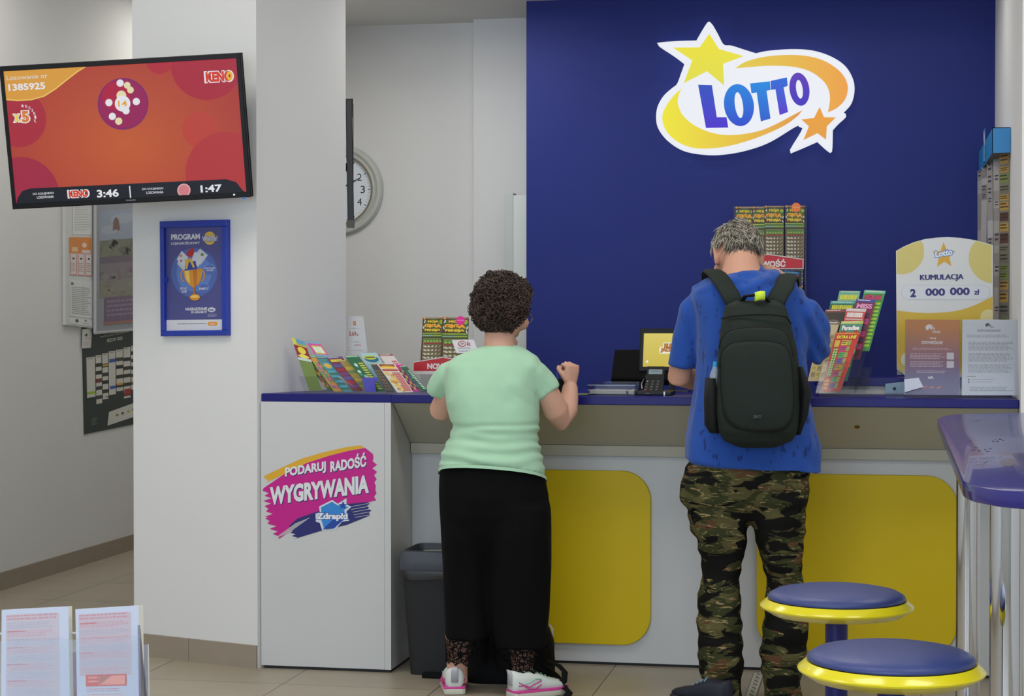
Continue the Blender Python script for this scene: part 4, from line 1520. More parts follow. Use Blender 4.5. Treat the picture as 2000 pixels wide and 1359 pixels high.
# ================================================================== tall card strips of the featured game
def giga(p, W, H, rows_=6):
    p.rect(0, 0, W, H * 0.03, ink(130, 96, 60), 1); p.disc(W * 0.09, H * 0.016, W * 0.05, ink(206, 150, 60), 2)
    p.greek(W * 0.2, H * 0.008, W * 0.9, H * 0.026, 1, ink(196, 180, 150), 2, ragged=0.05)
    p.rect(0, H * 0.03, W, H * 0.30, ink(66, 40, 26), 1)
    p.disc(W * 0.5, H * 0.16, W * 0.47, ink(60, 98, 34), 2, H * 0.13)
    p.disc(W * 0.88, H * 0.09, W * 0.09, ink(140, 170, 40), 3)
    y_ = ink(224, 190, 44); o_ = ink(226, 160, 40); k_ = ink(70, 40, 16)
    p.text2('MOJA', W * 0.24, H * 0.06, W * 0.76, H * 0.115, y_, k_, W * 0.02, 4, 0.06)
    p.text2('GIGA', W * 0.08, H * 0.13, W * 0.90, H * 0.21, o_, k_, W * 0.02, 4, 0.08)
    p.text2('PENSJA', W * 0.12, H * 0.225, W * 0.86, H * 0.285, y_, k_, W * 0.02, 4, 0.06)
    for x, y, a in ((0.1, 0.08, 1), (0.06, 0.2, -1), (0.94, 0.2, 1), (0.93, 0.27, -1)):
        p.poly([(W * x - 4, H * y + 4 * a), (W * x, H * y - 6), (W * x + 5, H * y - 5 * a), (W * x + 1, H * y + 7)], ink(206, 204, 196), 3)
    p.rect(0, H * 0.30, W, H * 0.34, ink(70, 110, 40), 1); p.greek(W * 0.04, H * 0.307, W * 0.96, H * 0.333, 1, ink(196, 206, 60), 2, ragged=0.05)
    p.rect(0, H * 0.345, W, H * 0.385, ink(70, 110, 40), 1); p.greek(W * 0.04, H * 0.352, W * 0.5, H * 0.378, 1, ink(180, 196, 206), 2, ragged=0.05); p.greek(W * 0.5, H * 0.352, W * 0.96, H * 0.378, 1, ink(196, 206, 60), 2, ragged=0.05)
    p.rect(W * 0.08, H * 0.41, W * 0.95, H * 0.99, ink(150, 140, 96), 1)
    p.rect(W * 0.10, H * 0.417, W * 0.93, H * 0.98, ink(96, 82, 52), 2)
    p.rect(W * 0.10, H * 0.417, W * 0.93, H * 0.50, ink(74, 118, 44), 3)
    for k in range(6):
        p.disc(W * (0.17 + k * 0.138), H * 0.47, W * 0.045, ink(150, 170, 70), 4)
    p.rect(W * 0.10, H * 0.50, W * 0.93, H * 0.525, ink(140, 36, 34), 3)
    n = rows_
    for r in range(n):
        y = H * (0.545 + r * 0.44 / n)
        for c in range(5):
            x = W * (0.18 + c * 0.165)
            s = (c - 2) * 0.5
            d = 0.30 / n * H
            p.poly([(x - 5 + s * 6, y + d * 0.35), (x + 3 + s * 4, y + 1), (x + 6 - s * 6, y + d * 0.75), (x - 3 - s * 4, y + d)], ink(198, 188, 170), 4)
        p.rect(W * 0.11, y + 0.36 / n * H, W * 0.92, y + 0.385 / n * H, ink(120, 44, 36), 4)
        p.rect(W * 0.11, y - 1, W * 0.92, y + 0.02 / n * H, ink(96, 120, 60), 3)


def serrated(p, cx, cy, r, m, l):
    p.star(cx, cy, r, m, l, 18, 0.88)


def T2(*pts):
    return [(800 + a / 7.55, 600 + b / 7.55) for a, b in pts]


gd = thing('card_display', 'small clear display with a red banner behind the woman', 'display stand', (P(863, 760, 7.62).x, 7.62, 1.1105))
for i, (pts, yt, yb, lab) in enumerate(((((195, 150), (510, 147), (480, 900), (155, 900)), 7.685, 7.625, 'brown and green scratch card without sticker, left above the small red banner'),
                                      (((485, 145), (875, 148), (850, 940), (450, 940)), 7.670, 7.610, 'brown and green scratch card with a round pink sticker above the small red banner'))):
    p = Print(0, 0, 100, 205, ink(66, 40, 26), ink(190, 180, 160))
    giga(p, 100, 205, 6)
    if i:
        serrated(p, 69, 13, 18, ink(214, 24, 140), 8)
        p.greek(57, 11, 81, 15, 1, ink(236, 180, 214), 9, ragged=0.02)
    p.build('scratch_card', quad(T2(*pts), (yt, yt, yb, yb)), 0.0015, step=0.00025, label=lab, cat='scratch card', group='featured game cards')
p = Print(40, 730, 950, 1000, ink(206, 204, 200))
p.outline = [(52, 806), (490, 728), (938, 806), (938, 985), (52, 985)]
p.poly([(62, 816), (490, 744), (928, 816), (928, 940), (60, 940)], ink(186, 34, 42), 1)
p.text('NOWOŚĆ', 262, 800, 752, 912, ink(222, 216, 212), 2, 0.05)
p.build('banner', quad(T2((40, 730), (950, 730), (950, 1000), (40, 1000)), (7.602, 7.602, 7.602, 7.602)), 0.004, gd, label='red banner with white letters')
bm = bmesh.new()
q = quad(T2((55, 985), (930, 985), (930, 1215), (55, 1215)), (7.604,) * 4)
slab(bm, [q[0], q[1], Vector((q[1].x, 7.58, 1.112)), Vector((q[0].x, 7.58, 1.112))], (0, -1, 0), 0.003)
bm_obj('clear_front', bm, acrylic(), gd)
bm = bmesh.new()
box(bm, (q[0].x, 7.60, 1.1105), (q[1].x, 7.72, 1.1135)); slab(bm, [Vector((q[0].x, 7.72, 1.112)), Vector((q[1].x, 7.72, 1.112)), Vector((q[1].x, 7.715, 1.28)), Vector((q[0].x, 7.715, 1.28))], (0, -1, 0), 0.003)
bm_obj('clear_back', bm, acrylic(), gd)
p = Print(610, 470, 1025, 680, ink(226, 226, 228))
p.text('k', 850, 500, 905, 568, ink(196, 50, 40), 2, 0.02)
p.disc(775, 538, 62, ink(196, 50, 40), 1, 44); p.disc(778, 536, 48, ink(226, 226, 228), 2, 31)
p.text('18+', 750, 520, 808, 552, ink(60, 70, 110), 3, 0.03)
p.greek(710, 590, 930, 622, 2, ink(150, 150, 156), 1)
p.greek(730, 640, 900, 660, 1, ink(110, 110, 116), 1)
p.outline = [(620, 482), (945, 476), (1020, 672), (692, 676)]
p.build('age_card', quad(T2((610, 470), (1025, 470), (1025, 680), (610, 680)), (7.575,) * 4), 0.001, gd, label='small white card with a red ring')
bm = bmesh.new(); a_ = P(800 + 830 / 7.55, 600 + 670 / 7.55, 7.577)
tube(bm, [a_, (a_.x, 7.60, 1.2)], 0.003, 6)
bm_obj('card_clip', bm, acrylic(), gd)


def T3(*pts):
    return [(1380 + a / 8.333, 400 + b / 8.333) for a, b in pts]


bd = thing('card_display', 'large clear dispenser with a red banner hanging on the blue wall behind the man', 'display stand', (P(1505, 560, 8.97).x, 8.97, P(1505, 640, 8.97).z))
strip_l = ['leftmost card strip of the wall dispenser, its lower part behind grey hair', 'second card strip from the left on the wall dispenser, mostly overlapped', 'third card strip from the left on the wall dispenser, above the red banner', 'rightmost card strip of the wall dispenser with a round orange sticker']
for i, (x0, yt) in enumerate(((460, 28), (738, 27), (940, 14), (1278, 10))):
    p = Print(0, 0, 100, 290, ink(66, 40, 26), ink(190, 180, 160))
    giga(p, 100, 290, 7)
    if i == 3:
        serrated(p, 56, 10, 25, ink(232, 120, 34), 8)
        p.greek(38, 8, 74, 13, 1, ink(236, 200, 160), 9, ragged=0.02)
    yy = 8.952 - i * 0.004
    p.build('scratch_card_strip', quad(T3((x0, yt), (x0 + 322, yt), (x0 + 318, yt + 935), (x0 - 2, yt + 935)), (yy,) * 4), 0.0015, step=0.00025, label=strip_l[i], cat='scratch card', group='featured game cards on the blue wall')
p = Print(400, 780, 1600, 1060, ink(206, 204, 200))
p.outline = [(425, 880), (1000, 796), (1580, 880), (1580, 1045), (425, 1045)]
p.poly([(440, 890), (1000, 812), (1565, 892), (1565, 1030), (440, 1030)], ink(190, 30, 44), 1)
p.text('NOWOŚĆ', 712, 880, 1288, 1012, ink(224, 218, 214), 2, 0.05)
p.build('banner', quad(T3((400, 780), (1600, 780), (1600, 1060), (400, 1060)), (8.925,) * 4), 0.004, bd, label='red banner with white letters')
for k, (xa_, lab) in enumerate(((480, 'black scratch card ringed with coloured lights, left below the wall banner'), (1010, 'black scratch card ringed with coloured lights, right below the wall banner'))):
    p = Print(0, 0, 560, 700, ink(24, 22, 30), ink(190, 180, 160))
    cs = ((60, 150, 206), (206, 60, 60), (206, 206, 200), (90, 170, 60), (214, 150, 190))
    for j in range(26):
        p.disc(14 + j * 21.5, 16, 9, ink(*cs[j % 5]), 1, None, 8)
        p.disc(546, 20 + j * 26, 10, ink(*cs[(j + 2) % 5]), 1, None, 8)
        p.disc(14, 20 + j * 26, 10, ink(*cs[(j + 3) % 5]), 1, None, 8)
    p.poly([(60, 62), (280, 24), (500, 50), (500, 90), (280, 64), (60, 100)], ink(40, 120, 196), 2)
    p.greek(90, 50, 480, 80, 1, ink(150, 190, 120), 3, ragged=0.05)
    p.greek(50, 98, 510, 160, 1, ink(206, 84, 60), 3, ragged=0.05, fill=0.9)
    p.text('GIGA', 120, 178, 490, 250, ink(206, 214, 40), 3, 0.09)
    p.text('~', 130, 270, 490, 330, ink(206, 60, 90), 3, 0.07)
    for r in range(5):
        p.rect(60, 360 + r * 64, 500, 405 + r * 64, ink(*cs[r]), 2)
    p.build('scratch_card', quad(T3((xa_, 1045), (xa_ + 560, 1045), (xa_ + 556, 1745), (xa_ + 4, 1745)), (8.945,) * 4), 0.0015, label=lab, cat='scratch card', group='light ringed cards on the blue wall')
q = quad(T3((440, 20), (1610, 2), (1605, 1800), (440, 1800)), (8.928, 8.928, 8.928, 8.928))
for a_, b_ in ((q[0], q[3]), (q[1], q[2])):
    bm = bmesh.new()
    slab(bm, [a_, a_ + Vector((0.004, 0, 0)), b_ + Vector((0.004, 0, 0)), b_], (0, -1, 0), 0.068)
    bm_obj('clear_side', bm, mat('clear_edge', (120, 120, 160), rough=0.6, spec=0.1, alpha=0.25), bd)
bm = bmesh.new(); slab(bm, [a + Vector((0, 0.062, 0)) for a in (q[0], q[1], q[2], q[3])], (0, -1, 0), 0.003)
bm_obj('clear_back', bm, acrylic(), bd)
bm = bmesh.new(); box(bm, (q[3].x, 8.925, q[3].z), (q[2].x, 8.993, q[3].z + 0.004))
bm_obj('clear_floor', bm, acrylic(), bd)

# ================================================================== price sheet behind the cards
p = Print(664, 615, 728, 764, ink(208, 208, 208))
ORG = ink(206, 120, 50)
p.rect(697.5, 625, 705.5, 633.5, ORG, 1); p.greek(699, 627, 704, 632, 2, ink(230, 190, 140), 2)
p.text('3,69', 685, 646, 704, 656.5, ink(176, 72, 66), 1, 0.02); p.text('zł', 705, 649.5, 709, 655, ink(176, 72, 66), 1, 0.02)
p.text('4,99 zł', 698, 671.5, 713, 676, ink(186, 100, 96), 1, 0.02)
for y in (640, 667, 684):
    p.rect(681, y, 716, y + 0.5, ink(170, 170, 172), 1)
for y in (632, 660.5, 678.5):
    p.greek(680.5, y, 684, y + 1.6, 1, ink(130, 130, 136), 1, ragged=0.05)
p.greek(695, 639, 706, 641, 1, ink(160, 160, 164), 2); p.greek(700, 666, 712, 668, 1, ink(160, 160, 164), 2)
ps = thing('price_sheet', 'white standing price sheet with red figures, behind the left card display', 'price sign', (P(692, 760, 7.91).x, 7.92, 1.1105))
p.build('sheet', [P(666, 616.5, 7.945), P(709.5, 618, 7.945), P(727, 761.5, 7.905), P(666, 761.5, 7.905)], 0.001, ps)
bm = bmesh.new(); b0, b1 = P(668, 761, 7.91), P(727, 761, 7.91)
box(bm, (b0.x, 7.893, 1.1105), (b1.x, 7.915, 1.1135)); box(bm, (b0.x, 7.893, 1.1105), (b1.x, 7.896, 1.122))
bm_obj('clear_foot', bm, acrylic(), ps)

# ================================================================== jackpot board
def T1(*pts):
    return [(1560 + a / 3.882, 450 + b / 3.882) for a, b in pts]


kb = thing('jackpot_board', 'tall white and yellow jackpot board with an arched top and a star, right end', 'sign', (P(1845, 735, 7.84).x, 7.84, 1.177))
BW = mat('board_card', (216, 216, 214), rough=0.5)
BY = ink(208, 174, 44)
BYL = ink(216, 206, 130)
p = Print(720, 40, 1480, 1130, BW)
p.outline = [(738, 155), (800, 120), (870, 90), (960, 65), (1050, 54), (1130, 50), (1230, 56), (1340, 74), (1420, 95), (1472, 112), (1472, 1095), (800, 1095), (790, 1075), (744, 1050)]


def clip_disc(cx, cy, r, x0, x1, m, l, top=None):
    pts = []
    for k in range(60):
        t = 2 * math.pi * k / 60
        x, y = cx + r * math.cos(t), cy + r * math.sin(t)
        x = min(x1, max(x0, x))
        if top:
            y = max(y, top(x) + 4)
        pts.append((x, y))
    p.poly(pts, m, l)


def arch(x):
    o = p.outline[:10]
    for a, b in zip(o, o[1:]):
        if a[0] <= x <= b[0]:
            return a[1] + (b[1] - a[1]) * (x - a[0]) / (b[0] - a[0])
    return o[-1][1]


clip_disc(780, 160, 172, 742, 1466, BYL, 1, arch)
clip_disc(1480, 210, 190, 742, 1466, BYL, 1, arch)
for k in range(34):
    for cx_, cy_, r_ in ((780, 160, 172), (1480, 210, 190)):
        # diagonal hatch, clipped to the disc and the board
        d = (-0.5 + k / 33.0) * 2 * r_
        ch = math.sqrt(max(0, r_ * r_ - d * d))
        n_ = (math.sin(R(45)), math.cos(R(45)))
        t_ = (math.cos(R(45)), -math.sin(R(45)))
        seg = []
        for j in range(41):
            s_ = -ch + 2 * ch * j / 40
            x, y = cx_ + n_[0] * d + t_[0] * s_, cy_ + n_[1] * d + t_[1] * s_
            if 743 < x < 1465 and y > arch(x) + 4:
                seg.append((x, y))
        if len(seg) > 2:
            p.line(seg[0][0], seg[0][1], seg[-1][0], seg[-1][1], 4.2, ink(206, 180, 80), 2)
p.poly(spline([(744, 606), (850, 618), (960, 625), (1080, 622), (1200, 608), (1320, 572), (1420, 525), (1470, 498)], 4, False) + [(1470, 1093), (802, 1093), (792, 1072), (746, 1048)], BY, 1)
p.disc(830, 978, 56, ink(214, 210, 190), 2)
clip_disc(1440, 660, 62, 742, 1470, ink(220, 206, 140), 2)
for k in range(9):
    p.line(746, 1020 + k * 9, 752 + k * 14, 1000 + k * 10, 4, ink(214, 206, 160), 2)
p.star(1103, 190, 92, ink(216, 164, 36), 3, 5, 0.45, R(-2), 100)
p.text2('Lotto', 1036, 158, 1168, 206, ink(222, 230, 240), ink(70, 130, 200), 5, 5, 0.05, -0.16)
NV = ink(36, 32, 110)
for k_ in (0, 3, 6):
    p.text('KUMULACJA', 920 + k_, 336, 1246 + k_, 388, NV, 3 + k_ // 3, 0.0, -0.02)
p.rrect(778, 412, 1450, 526, 55, ink(196, 198, 204), 2); p.rrect(782, 416, 1446, 522, 52, ink(214, 216, 220), 3)
p.text('2', 846, 442, 890, 506, NV, 4, 0.05)
p.text('000', 962, 438, 1112, 496, NV, 4, 0.04); p.text('000', 1148, 432, 1298, 490, NV, 4, 0.04); p.text('zł', 1330, 444, 1372, 486, NV, 4, 0.03)
p.build('board', quad(T1((720, 40), (1480, 40), (1480, 1130), (720, 1130)), (7.835,) * 4), 0.006, kb)
bm = bmesh.new()
b0, b1 = P(1768, 732, 7.84), P(1925, 732, 7.84)
box(bm, (b0.x, 7.82, 1.177), (b1.x, 7.875, 1.183)); box(bm, (b0.x, 7.842, 1.183), (b1.x, 7.848, 1.23))
bm_obj('foot', bm, BW, kb)

# ================================================================== two leaflet stands
def stand(label, px, fill, base, extra_=None):
    q = quad(px, (7.425, 7.425, 7.395, 7.395))
    t = thing('leaflet_stand', label, 'leaflet stand', ((q[3].x + q[2].x) / 2, 7.41, 1.1105), 'leaflet stands at the right end of the counter')
    p = Print(0, 0, 210, 297, base)
    fill(p)
    ins = [(q[0] * 0.985 + q[1] * 0.015), (q[0] * 0.015 + q[1] * 0.985), (q[3] * 0.015 + q[2] * 0.985), (q[3] * 0.985 + q[2] * 0.015)]
    p.build('leaflet', [a + Vector((0, 0.003, 0)) for a in ins], 0.0008, t, step=0.0002)
    bm = bmesh.new()
    n = (q[1] - q[0]).cross(q[0] - q[3])
    slab(bm, q, n, 0.0015)
    bm_obj('clear_front', bm, acrylic(), t)
    bm = bmesh.new()
    slab(bm, [a + Vector((0, 0.006, 0)) for a in q], n, 0.0015)
    box(bm, (q[3].x, 7.39, 1.1105), (q[2].x, 7.49, 1.1135))
    bm_obj('clear_back', bm, acrylic(), t)
    return t, q


def gradient_print(name, c1, c2):
    if name not in MATS:
        m = mat(name, c1, rough=0.4)
        nt = m.node_tree
        tc = nt.nodes.new('ShaderNodeTexCoord'); sp_ = nt.nodes.new('ShaderNodeSeparateXYZ'); rp = nt.nodes.new('ShaderNodeValToRGB')
        rp.color_ramp.elements[0].color = lin(c2) + (1,); rp.color_ramp.elements[1].color = lin(c1) + (1,)
        rp.color_ramp.elements[0].position = 0.25; rp.color_ramp.elements[1].position = 0.9
        nt.links.new(tc.outputs['Generated'], sp_.inputs[0]); nt.links.new(sp_.outputs['Z'], rp.inputs[0]); nt.links.new(rp.outputs[0], nt.nodes['Principled BSDF'].inputs['Base Color'])
    return MATS[name]


def horse(p, x, y, s, m, l):
    p.poly([(x - 14 * s, y + 8 * s), (x - 16 * s, y - 4 * s), (x - 8 * s, y - 12 * s), (x + 2 * s, y - 14 * s), (x + 12 * s, y + 4 * s), (x + 8 * s, y + 9 * s), (x - 1 * s, y + 1 * s), (x - 5 * s, y + 12 * s)], m, l)
    p.line(x + 3 * s, y - 13 * s, x + 20 * s, y + 9 * s, 2.4 * s, m, l)
    p.line(x + 8 * s, y - 14 * s, x + 24 * s, y + 7 * s, 1.8 * s, m, l)


def traf1(p):
    random.seed(2)
    w = ink(222, 214, 214)
    horse(p, 92, 32, 0.95, w, 1)
    p.text('TRAF', 104, 44, 136, 54, w, 1, 0.02, 0, -0.25)
    p.text('GRAJ', 93, 70, 118, 80, w, 1, 0.03); p.text('ODPOWIEDZIALNIE', 62, 85, 144, 97, w, 1, 0.03)
    f = ink(206, 170, 180)
    p.greek(28, 112, 178, 122, 2, f, 1, ragged=0.1)
    p.greek(18, 134, 158, 158, 4, f, 1, ragged=0.2); p.greek(18, 166, 158, 190, 4, f, 1, ragged=0.3); p.greek(44, 202, 162, 214, 2, f, 1, ragged=0.1)
    for y in (130, 163):
        p.rrect(160, y, 188, y + 27, 3, ink(206, 196, 200), 1)
    p.text('eA', 90, 222, 112, 234, w, 1, 0.03, 0, -0.3)
    for x in (76, 103, 130):
        p.disc(x, 268, 9, ink(196, 100, 66), 1, 4); p.line(x - 6, 274, x - 10, 278, 1.6, ink(196, 100, 66), 1); p.line(x + 5, 266, x + 11, 262, 2.4, ink(196, 100, 66), 1)


def traf2(p):
    random.seed(9)
    d = ink(96, 98, 104)
    horse(p, 98, 22, 0.6, ink(70, 74, 82), 1)
    p.text('TRAF', 105, 26, 122, 32, d, 1, 0.02, 0, -0.25)
    g = ink(150, 152, 158)
    p.greek(58, 40, 152, 50, 2, d, 1, ragged=0.1)
    p.greek(18, 60, 194, 72, 3, g, 1, ragged=0.2)
    for k in range(3):
        p.greek(24, 88 + k * 44, 194, 124 + k * 44, 7, g, 1, ragged=0.15)
    p.greek(20, 222, 60, 228, 1, d, 1)
    for y in (236, 246):
        p.disc(26, y, 3, ink(50, 50, 56), 1, None, 10); p.greek(34, y - 2, 130, y + 3, 1, g, 1)
    p.greek(30, 264, 196, 284, 3, g, 1, ragged=0.2)


st1, q = stand('orange and purple leaflet in a clear stand, left of the plain white one', [(1768, 623.5), (1876, 624.5), (1876, 771.5), (1765.5, 770.5)], traf1, gradient_print('leaflet_fade', (190, 120, 58), (92, 66, 116)))
p = Print(0, 0, 10, 10, ink(206, 208, 222))
p.outline = [(0, 1), (7.5, 0), (10, 6.5), (4, 8.5), (0.4, 10)]
p.build('paper_note', quad([(1766, 738), (1803.5, 737), (1803.5, 766), (1766, 766)], (7.372,) * 4), 0.0006, label='blank white note curled against the purple foot of the orange leaflet', cat='paper')
st2, q = stand('white printed notice in a clear stand, against the right wall', [(1878, 624), (1988, 624), (1990.5, 772), (1877, 772)], traf2, ink(206, 206, 210))
# pale blue plate with a black screw
pb = thing('mounting_plate', 'small pale blue plate with a black screw beside the orange leaflet', 'plate', (P(1747, 770, 7.6).x, 7.6, 1.1105))
q = quad([(1729, 749.5), (1768, 745.5), (1768, 768.5), (1729, 769)], (7.60,) * 4)
bm = bmesh.new(); slab(bm, q, (0, -1, 0), 0.012, 0, 0.002)
bm_obj('plate', bm, mat('pale_blue', (132, 162, 180), rough=0.4), pb)
bm = bmesh.new(); c = P(1747, 759, 7.588)
sloft(bm, [(c, Vector((0.006, 0, 0)), Vector((0, 0, 0.0065)), 2), (c + Vector((0, -0.006, 0)), Vector((0.005, 0, 0)), Vector((0, 0, 0.0055)), 2)], 14)
bm_obj('screw', bm, BLK, pb)

# ================================================================== tablet, chair, terminal, tray
tb = thing('tablet', 'black framed tablet with a yellow lottery screen, left of the man', 'tablet', (P(1310, 768, 7.76).x, 7.78, 1.1105))
q = quad([(1250, 641), (1372, 641), (1370, 725), (1248, 725)], (7.79, 7.79, 7.765, 7.765))
nn = (q[1] - q[0]).cross(q[0] - q[3]).normalized()
bm = bmesh.new(); slab(bm, q, nn, 0.012, 0, 0.003); bm_obj('case', bm, BLK, tb)
p = Print(1249, 641, 1371, 725, gradglow('tablet_yellow', (206, 186, 70), (222, 206, 104), (0, 0, 0.9), 0.95), BLK)
q2 = quad([(1257.8, 651), (1364, 651), (1362, 716), (1255.5, 716)], (7.785, 7.785, 7.767, 7.767))
p = Print(0, 0, 105, 65, gradglow('tablet_yellow', (206, 186, 70), (222, 206, 104), (0, 0, 0.9), 0.95), BLK)
ho, fi = glow(240, 236, 214, 0.95), glow(206, 130, 56, 0.9)
for s_, x0, y0, x1, y1 in (('EURO', 41, 20.5, 66, 28), ('JACKPOT', 34, 29, 74, 37)):
    p.text2(s_, x0, y0, x1, y1, fi, glow(96, 60, 30, 0.9), 0.9, 3, 0.06)
    p.rrect(x0 - 3, y0 - 2.5, x1 + 3, y1 + 2.5, 2.5, ho, 1)
p.disc(8, 55, 2.6, ho, 1)
p.build('screen', [a + nn * 0.0006 for a in q2], 0.0004, tb, label='glowing yellow screen')
bm = bmesh.new()
c = (q[2] + q[3]) / 2
obox(bm, (c.x, 7.80, 1.113), (0.075, 0, 0), (0, 0.06, 0), (0, 0, 0.0025)); tube(bm, [(c.x, 7.83, 1.113), (c.x, 7.81, 1.26)], 0.012, 8)
bm_obj('stand', bm, DGR, tb)

CHB = mat('chair_black', (13, 13, 14), rough=0.85, spec=0.15, bump=0.2, bscale=500)
oc = thing('office_chair', 'black office chair behind the counter, backrest beside the tablet', 'chair', (P(1250, 742, 8.35).x, 8.42, 0))
q = quad([(1200, 681), (1302, 680), (1310, 744), (1192.5, 741)], (8.40, 8.40, 8.34, 8.34))
bm = bmesh.new(); slab(bm, q, (q[1] - q[0]).cross(q[0] - q[3]), 0.05, 0, 0.012); bm_obj('backrest', bm, CHB, oc)
c = (q[2] + q[3]) / 2
bm = bmesh.new(); tube(bm, [c + Vector((0, 0.03, 0.05)), c + Vector((0, 0.04, -0.1)), (c.x, 8.46, 0.62), (c.x, 8.60, 0.56)], 0.02, 8); bm_obj('back_post', bm, BLK, oc)
bm = bmesh.new(); box(bm, (c.x - 0.23, 8.42, 0.56), (c.x + 0.23, 8.86, 0.63), 0, 0.02); bm_obj('seat', bm, CHB, oc)
bm = bmesh.new(); tube(bm, [(c.x, 8.64, 0.56), (c.x, 8.64, 0.06)], 0.028, 10); bm_obj('gas_lift', bm, BLK, oc)
bm = bmesh.new()
for k in range(5):
    t = R(k * 72 + 18)
    tube(bm, [(c.x, 8.64, 0.10), (c.x + 0.28 * math.cos(t), 8.64 + 0.28 * math.sin(t), 0.06)], [0.025, 0.018], 8)
    ball(bm, (c.x + 0.28 * math.cos(t), 8.64 + 0.28 * math.sin(t), 0.03), (0.03, 0, 0), (0, 0.03, 0), (0, 0, 0.03), 10)
bm_obj('star_base', bm, BLK, oc)

pt_ = thing('payment_terminal', 'black card payment terminal in its cradle on the worktop', 'payment terminal', (P(1275, 772, 7.42).x, 7.47, 1.1105))
TG = mat('terminal_black', (22, 23, 24), rough=0.45, spec=0.3)


def T6(*pts):
    return [(1120 + a / 7.55, 620 + b / 7.55) for a, b in pts]


q = quad(T6((1092, 720), (1345, 722), (1320, 1090), (1050, 1090)), (7.52, 7.52, 7.42, 7.42))
nn = (q[1] - q[0]).cross(q[0] - q[3]).normalized()
bm = bmesh.new(); slab(bm, q, nn, 0.022, 0, 0.005); bm_obj('body', bm, TG, pt_)
p = Print(1092, 720, 1345, 1090, TG)
p.rect(1120, 768, 1316, 836, ink(126, 142, 150), 1); p.greek(1150, 790, 1290, 812, 1, ink(90, 104, 112), 2)
p.rect(1078, 850, 1300, 905, ink(12, 13, 13), 1)
for r in range(4):
    for c_ in range(3):
        x, y = 1090 + c_ * 76 - r * 5, 930 + r * 40
        p.rrect(x, y, x + 52, y + 28, 6, ink(*((92, 40, 40) if (r == 3 and c_ == 0) else (44, 45, 46))), 1)
        p.text('123456789*0#'[r * 3 + c_], x + 18, y + 6, x + 34, y + 22, ink(150, 152, 150), 2)
p.build('keypad', [a + nn * 0.0006 for a in q], 0.0004, pt_)
q = quad(T6((945, 1050), (1345, 1050), (1335, 1150), (930, 1150)), (7.44, 7.44, 7.40, 7.40))
bm = bmesh.new(); box(bm, (q[3].x, 7.40, 1.1105), (q[2].x + 0.03, 7.54, 1.126), 0, 0.004); bm_obj('cradle', bm, TG, pt_)
p = Print(0, 0, 10, 2, TG); p.text('Ingenico', 1, 0.2, 9, 1.8, ink(196, 198, 196), 1, 0.02)
w0, w1 = P(1260, 768, 7.399), P(1270, 768, 7.399)
p.build('badge', [(w0.x, 7.3992, 1.1205), (w1.x, 7.3992, 1.1205), (w1.x, 7.3992, 1.1165), (w0.x, 7.3992, 1.1165)], 0.0004, pt_, step=0.0001)
bm = bmesh.new(); box(bm, (P(1296, 765, 7.40).x, 7.3985, 1.1115), (P(1299, 765, 7.40).x, 7.41, 1.1255)); bm_obj('cradle_trim', bm, mat('trim_silver', (150, 150, 148), rough=0.3, metal=0.8), pt_, label='thin silver trim')
bm = bmesh.new()
cc = T6((1030, 900), (1045, 905), (1010, 980), (1020, 1045), (1000, 1050), (998, 970))
slab(bm, [P(a[0], a[1], 7.46 + 0.012 * (i % 3)) for i, a in enumerate(cc)], (0, -1, 0), 0.0006)
bm_obj('receipt', bm, ink(196, 194, 204), pt_, label='curled white receipt')

tr = thing('leaflet_tray', 'low clear acrylic tray of small leaflets on the worktop beside the raised fist', 'tray', (P(1194, 772, 7.40).x, 7.44, 1.1105))
x0, x1 = P(1148, 770, 7.38).x, P(1240, 770, 7.38).x
bm = bmesh.new()
box(bm, (x0, 7.38, 1.1105), (x1, 7.383, 1.150)); box(bm, (x0, 7.38, 1.1105), (x0 + 0.003, 7.52, 1.156)); box(bm, (x1 - 0.003, 7.38, 1.1105), (x1, 7.52, 1.156)); box(bm, (x0, 7.517, 1.1105), (x1, 7.52, 1.160)); box(bm, (x0 + 0.155, 7.383, 1.113), (x0 + 0.157, 7.517, 1.150)); box(bm, (x0, 7.38, 1.1105), (x1, 7.52, 1.1125))
bm_obj('tray_body', bm, acrylic(), tr)
bm = bmesh.new()
for zz in (1.1305, 1.150):
    box(bm, (x0, 7.3785, zz - 0.001), (x1, 7.3805, zz + 0.001))
bm_obj('tray_rim', bm, mat('acrylic_edge', (182, 180, 176), rough=0.3), tr)
random.seed(14)
lf = (((150, 120, 90), 'brown leaflet pack lying in the right bay of the clear tray', x0 + 0.160, x1 - 0.006), ((128, 110, 160), 'lilac leaflet pack lying in the wide bay of the clear tray', x0 + 0.006, x0 + 0.15))
for c_, lab, xa_, xb_ in lf:
    p = Print(0, 0, 100, 60, ink(*c_), ink(190, 186, 170))
    p.rect(8, 8, 92, 22, ink(186, 166, 80), 1); p.greek(10, 28, 90, 52, 3, ink(206, 204, 200), 1)
    p.build('leaflet_pack', [(xa_, 7.51, 1.131), (xb_, 7.51, 1.131), (xb_, 7.39, 1.131), (xa_, 7.39, 1.131)], 0.016, label=lab, cat='leaflets', group='leaflet packs in the clear tray')
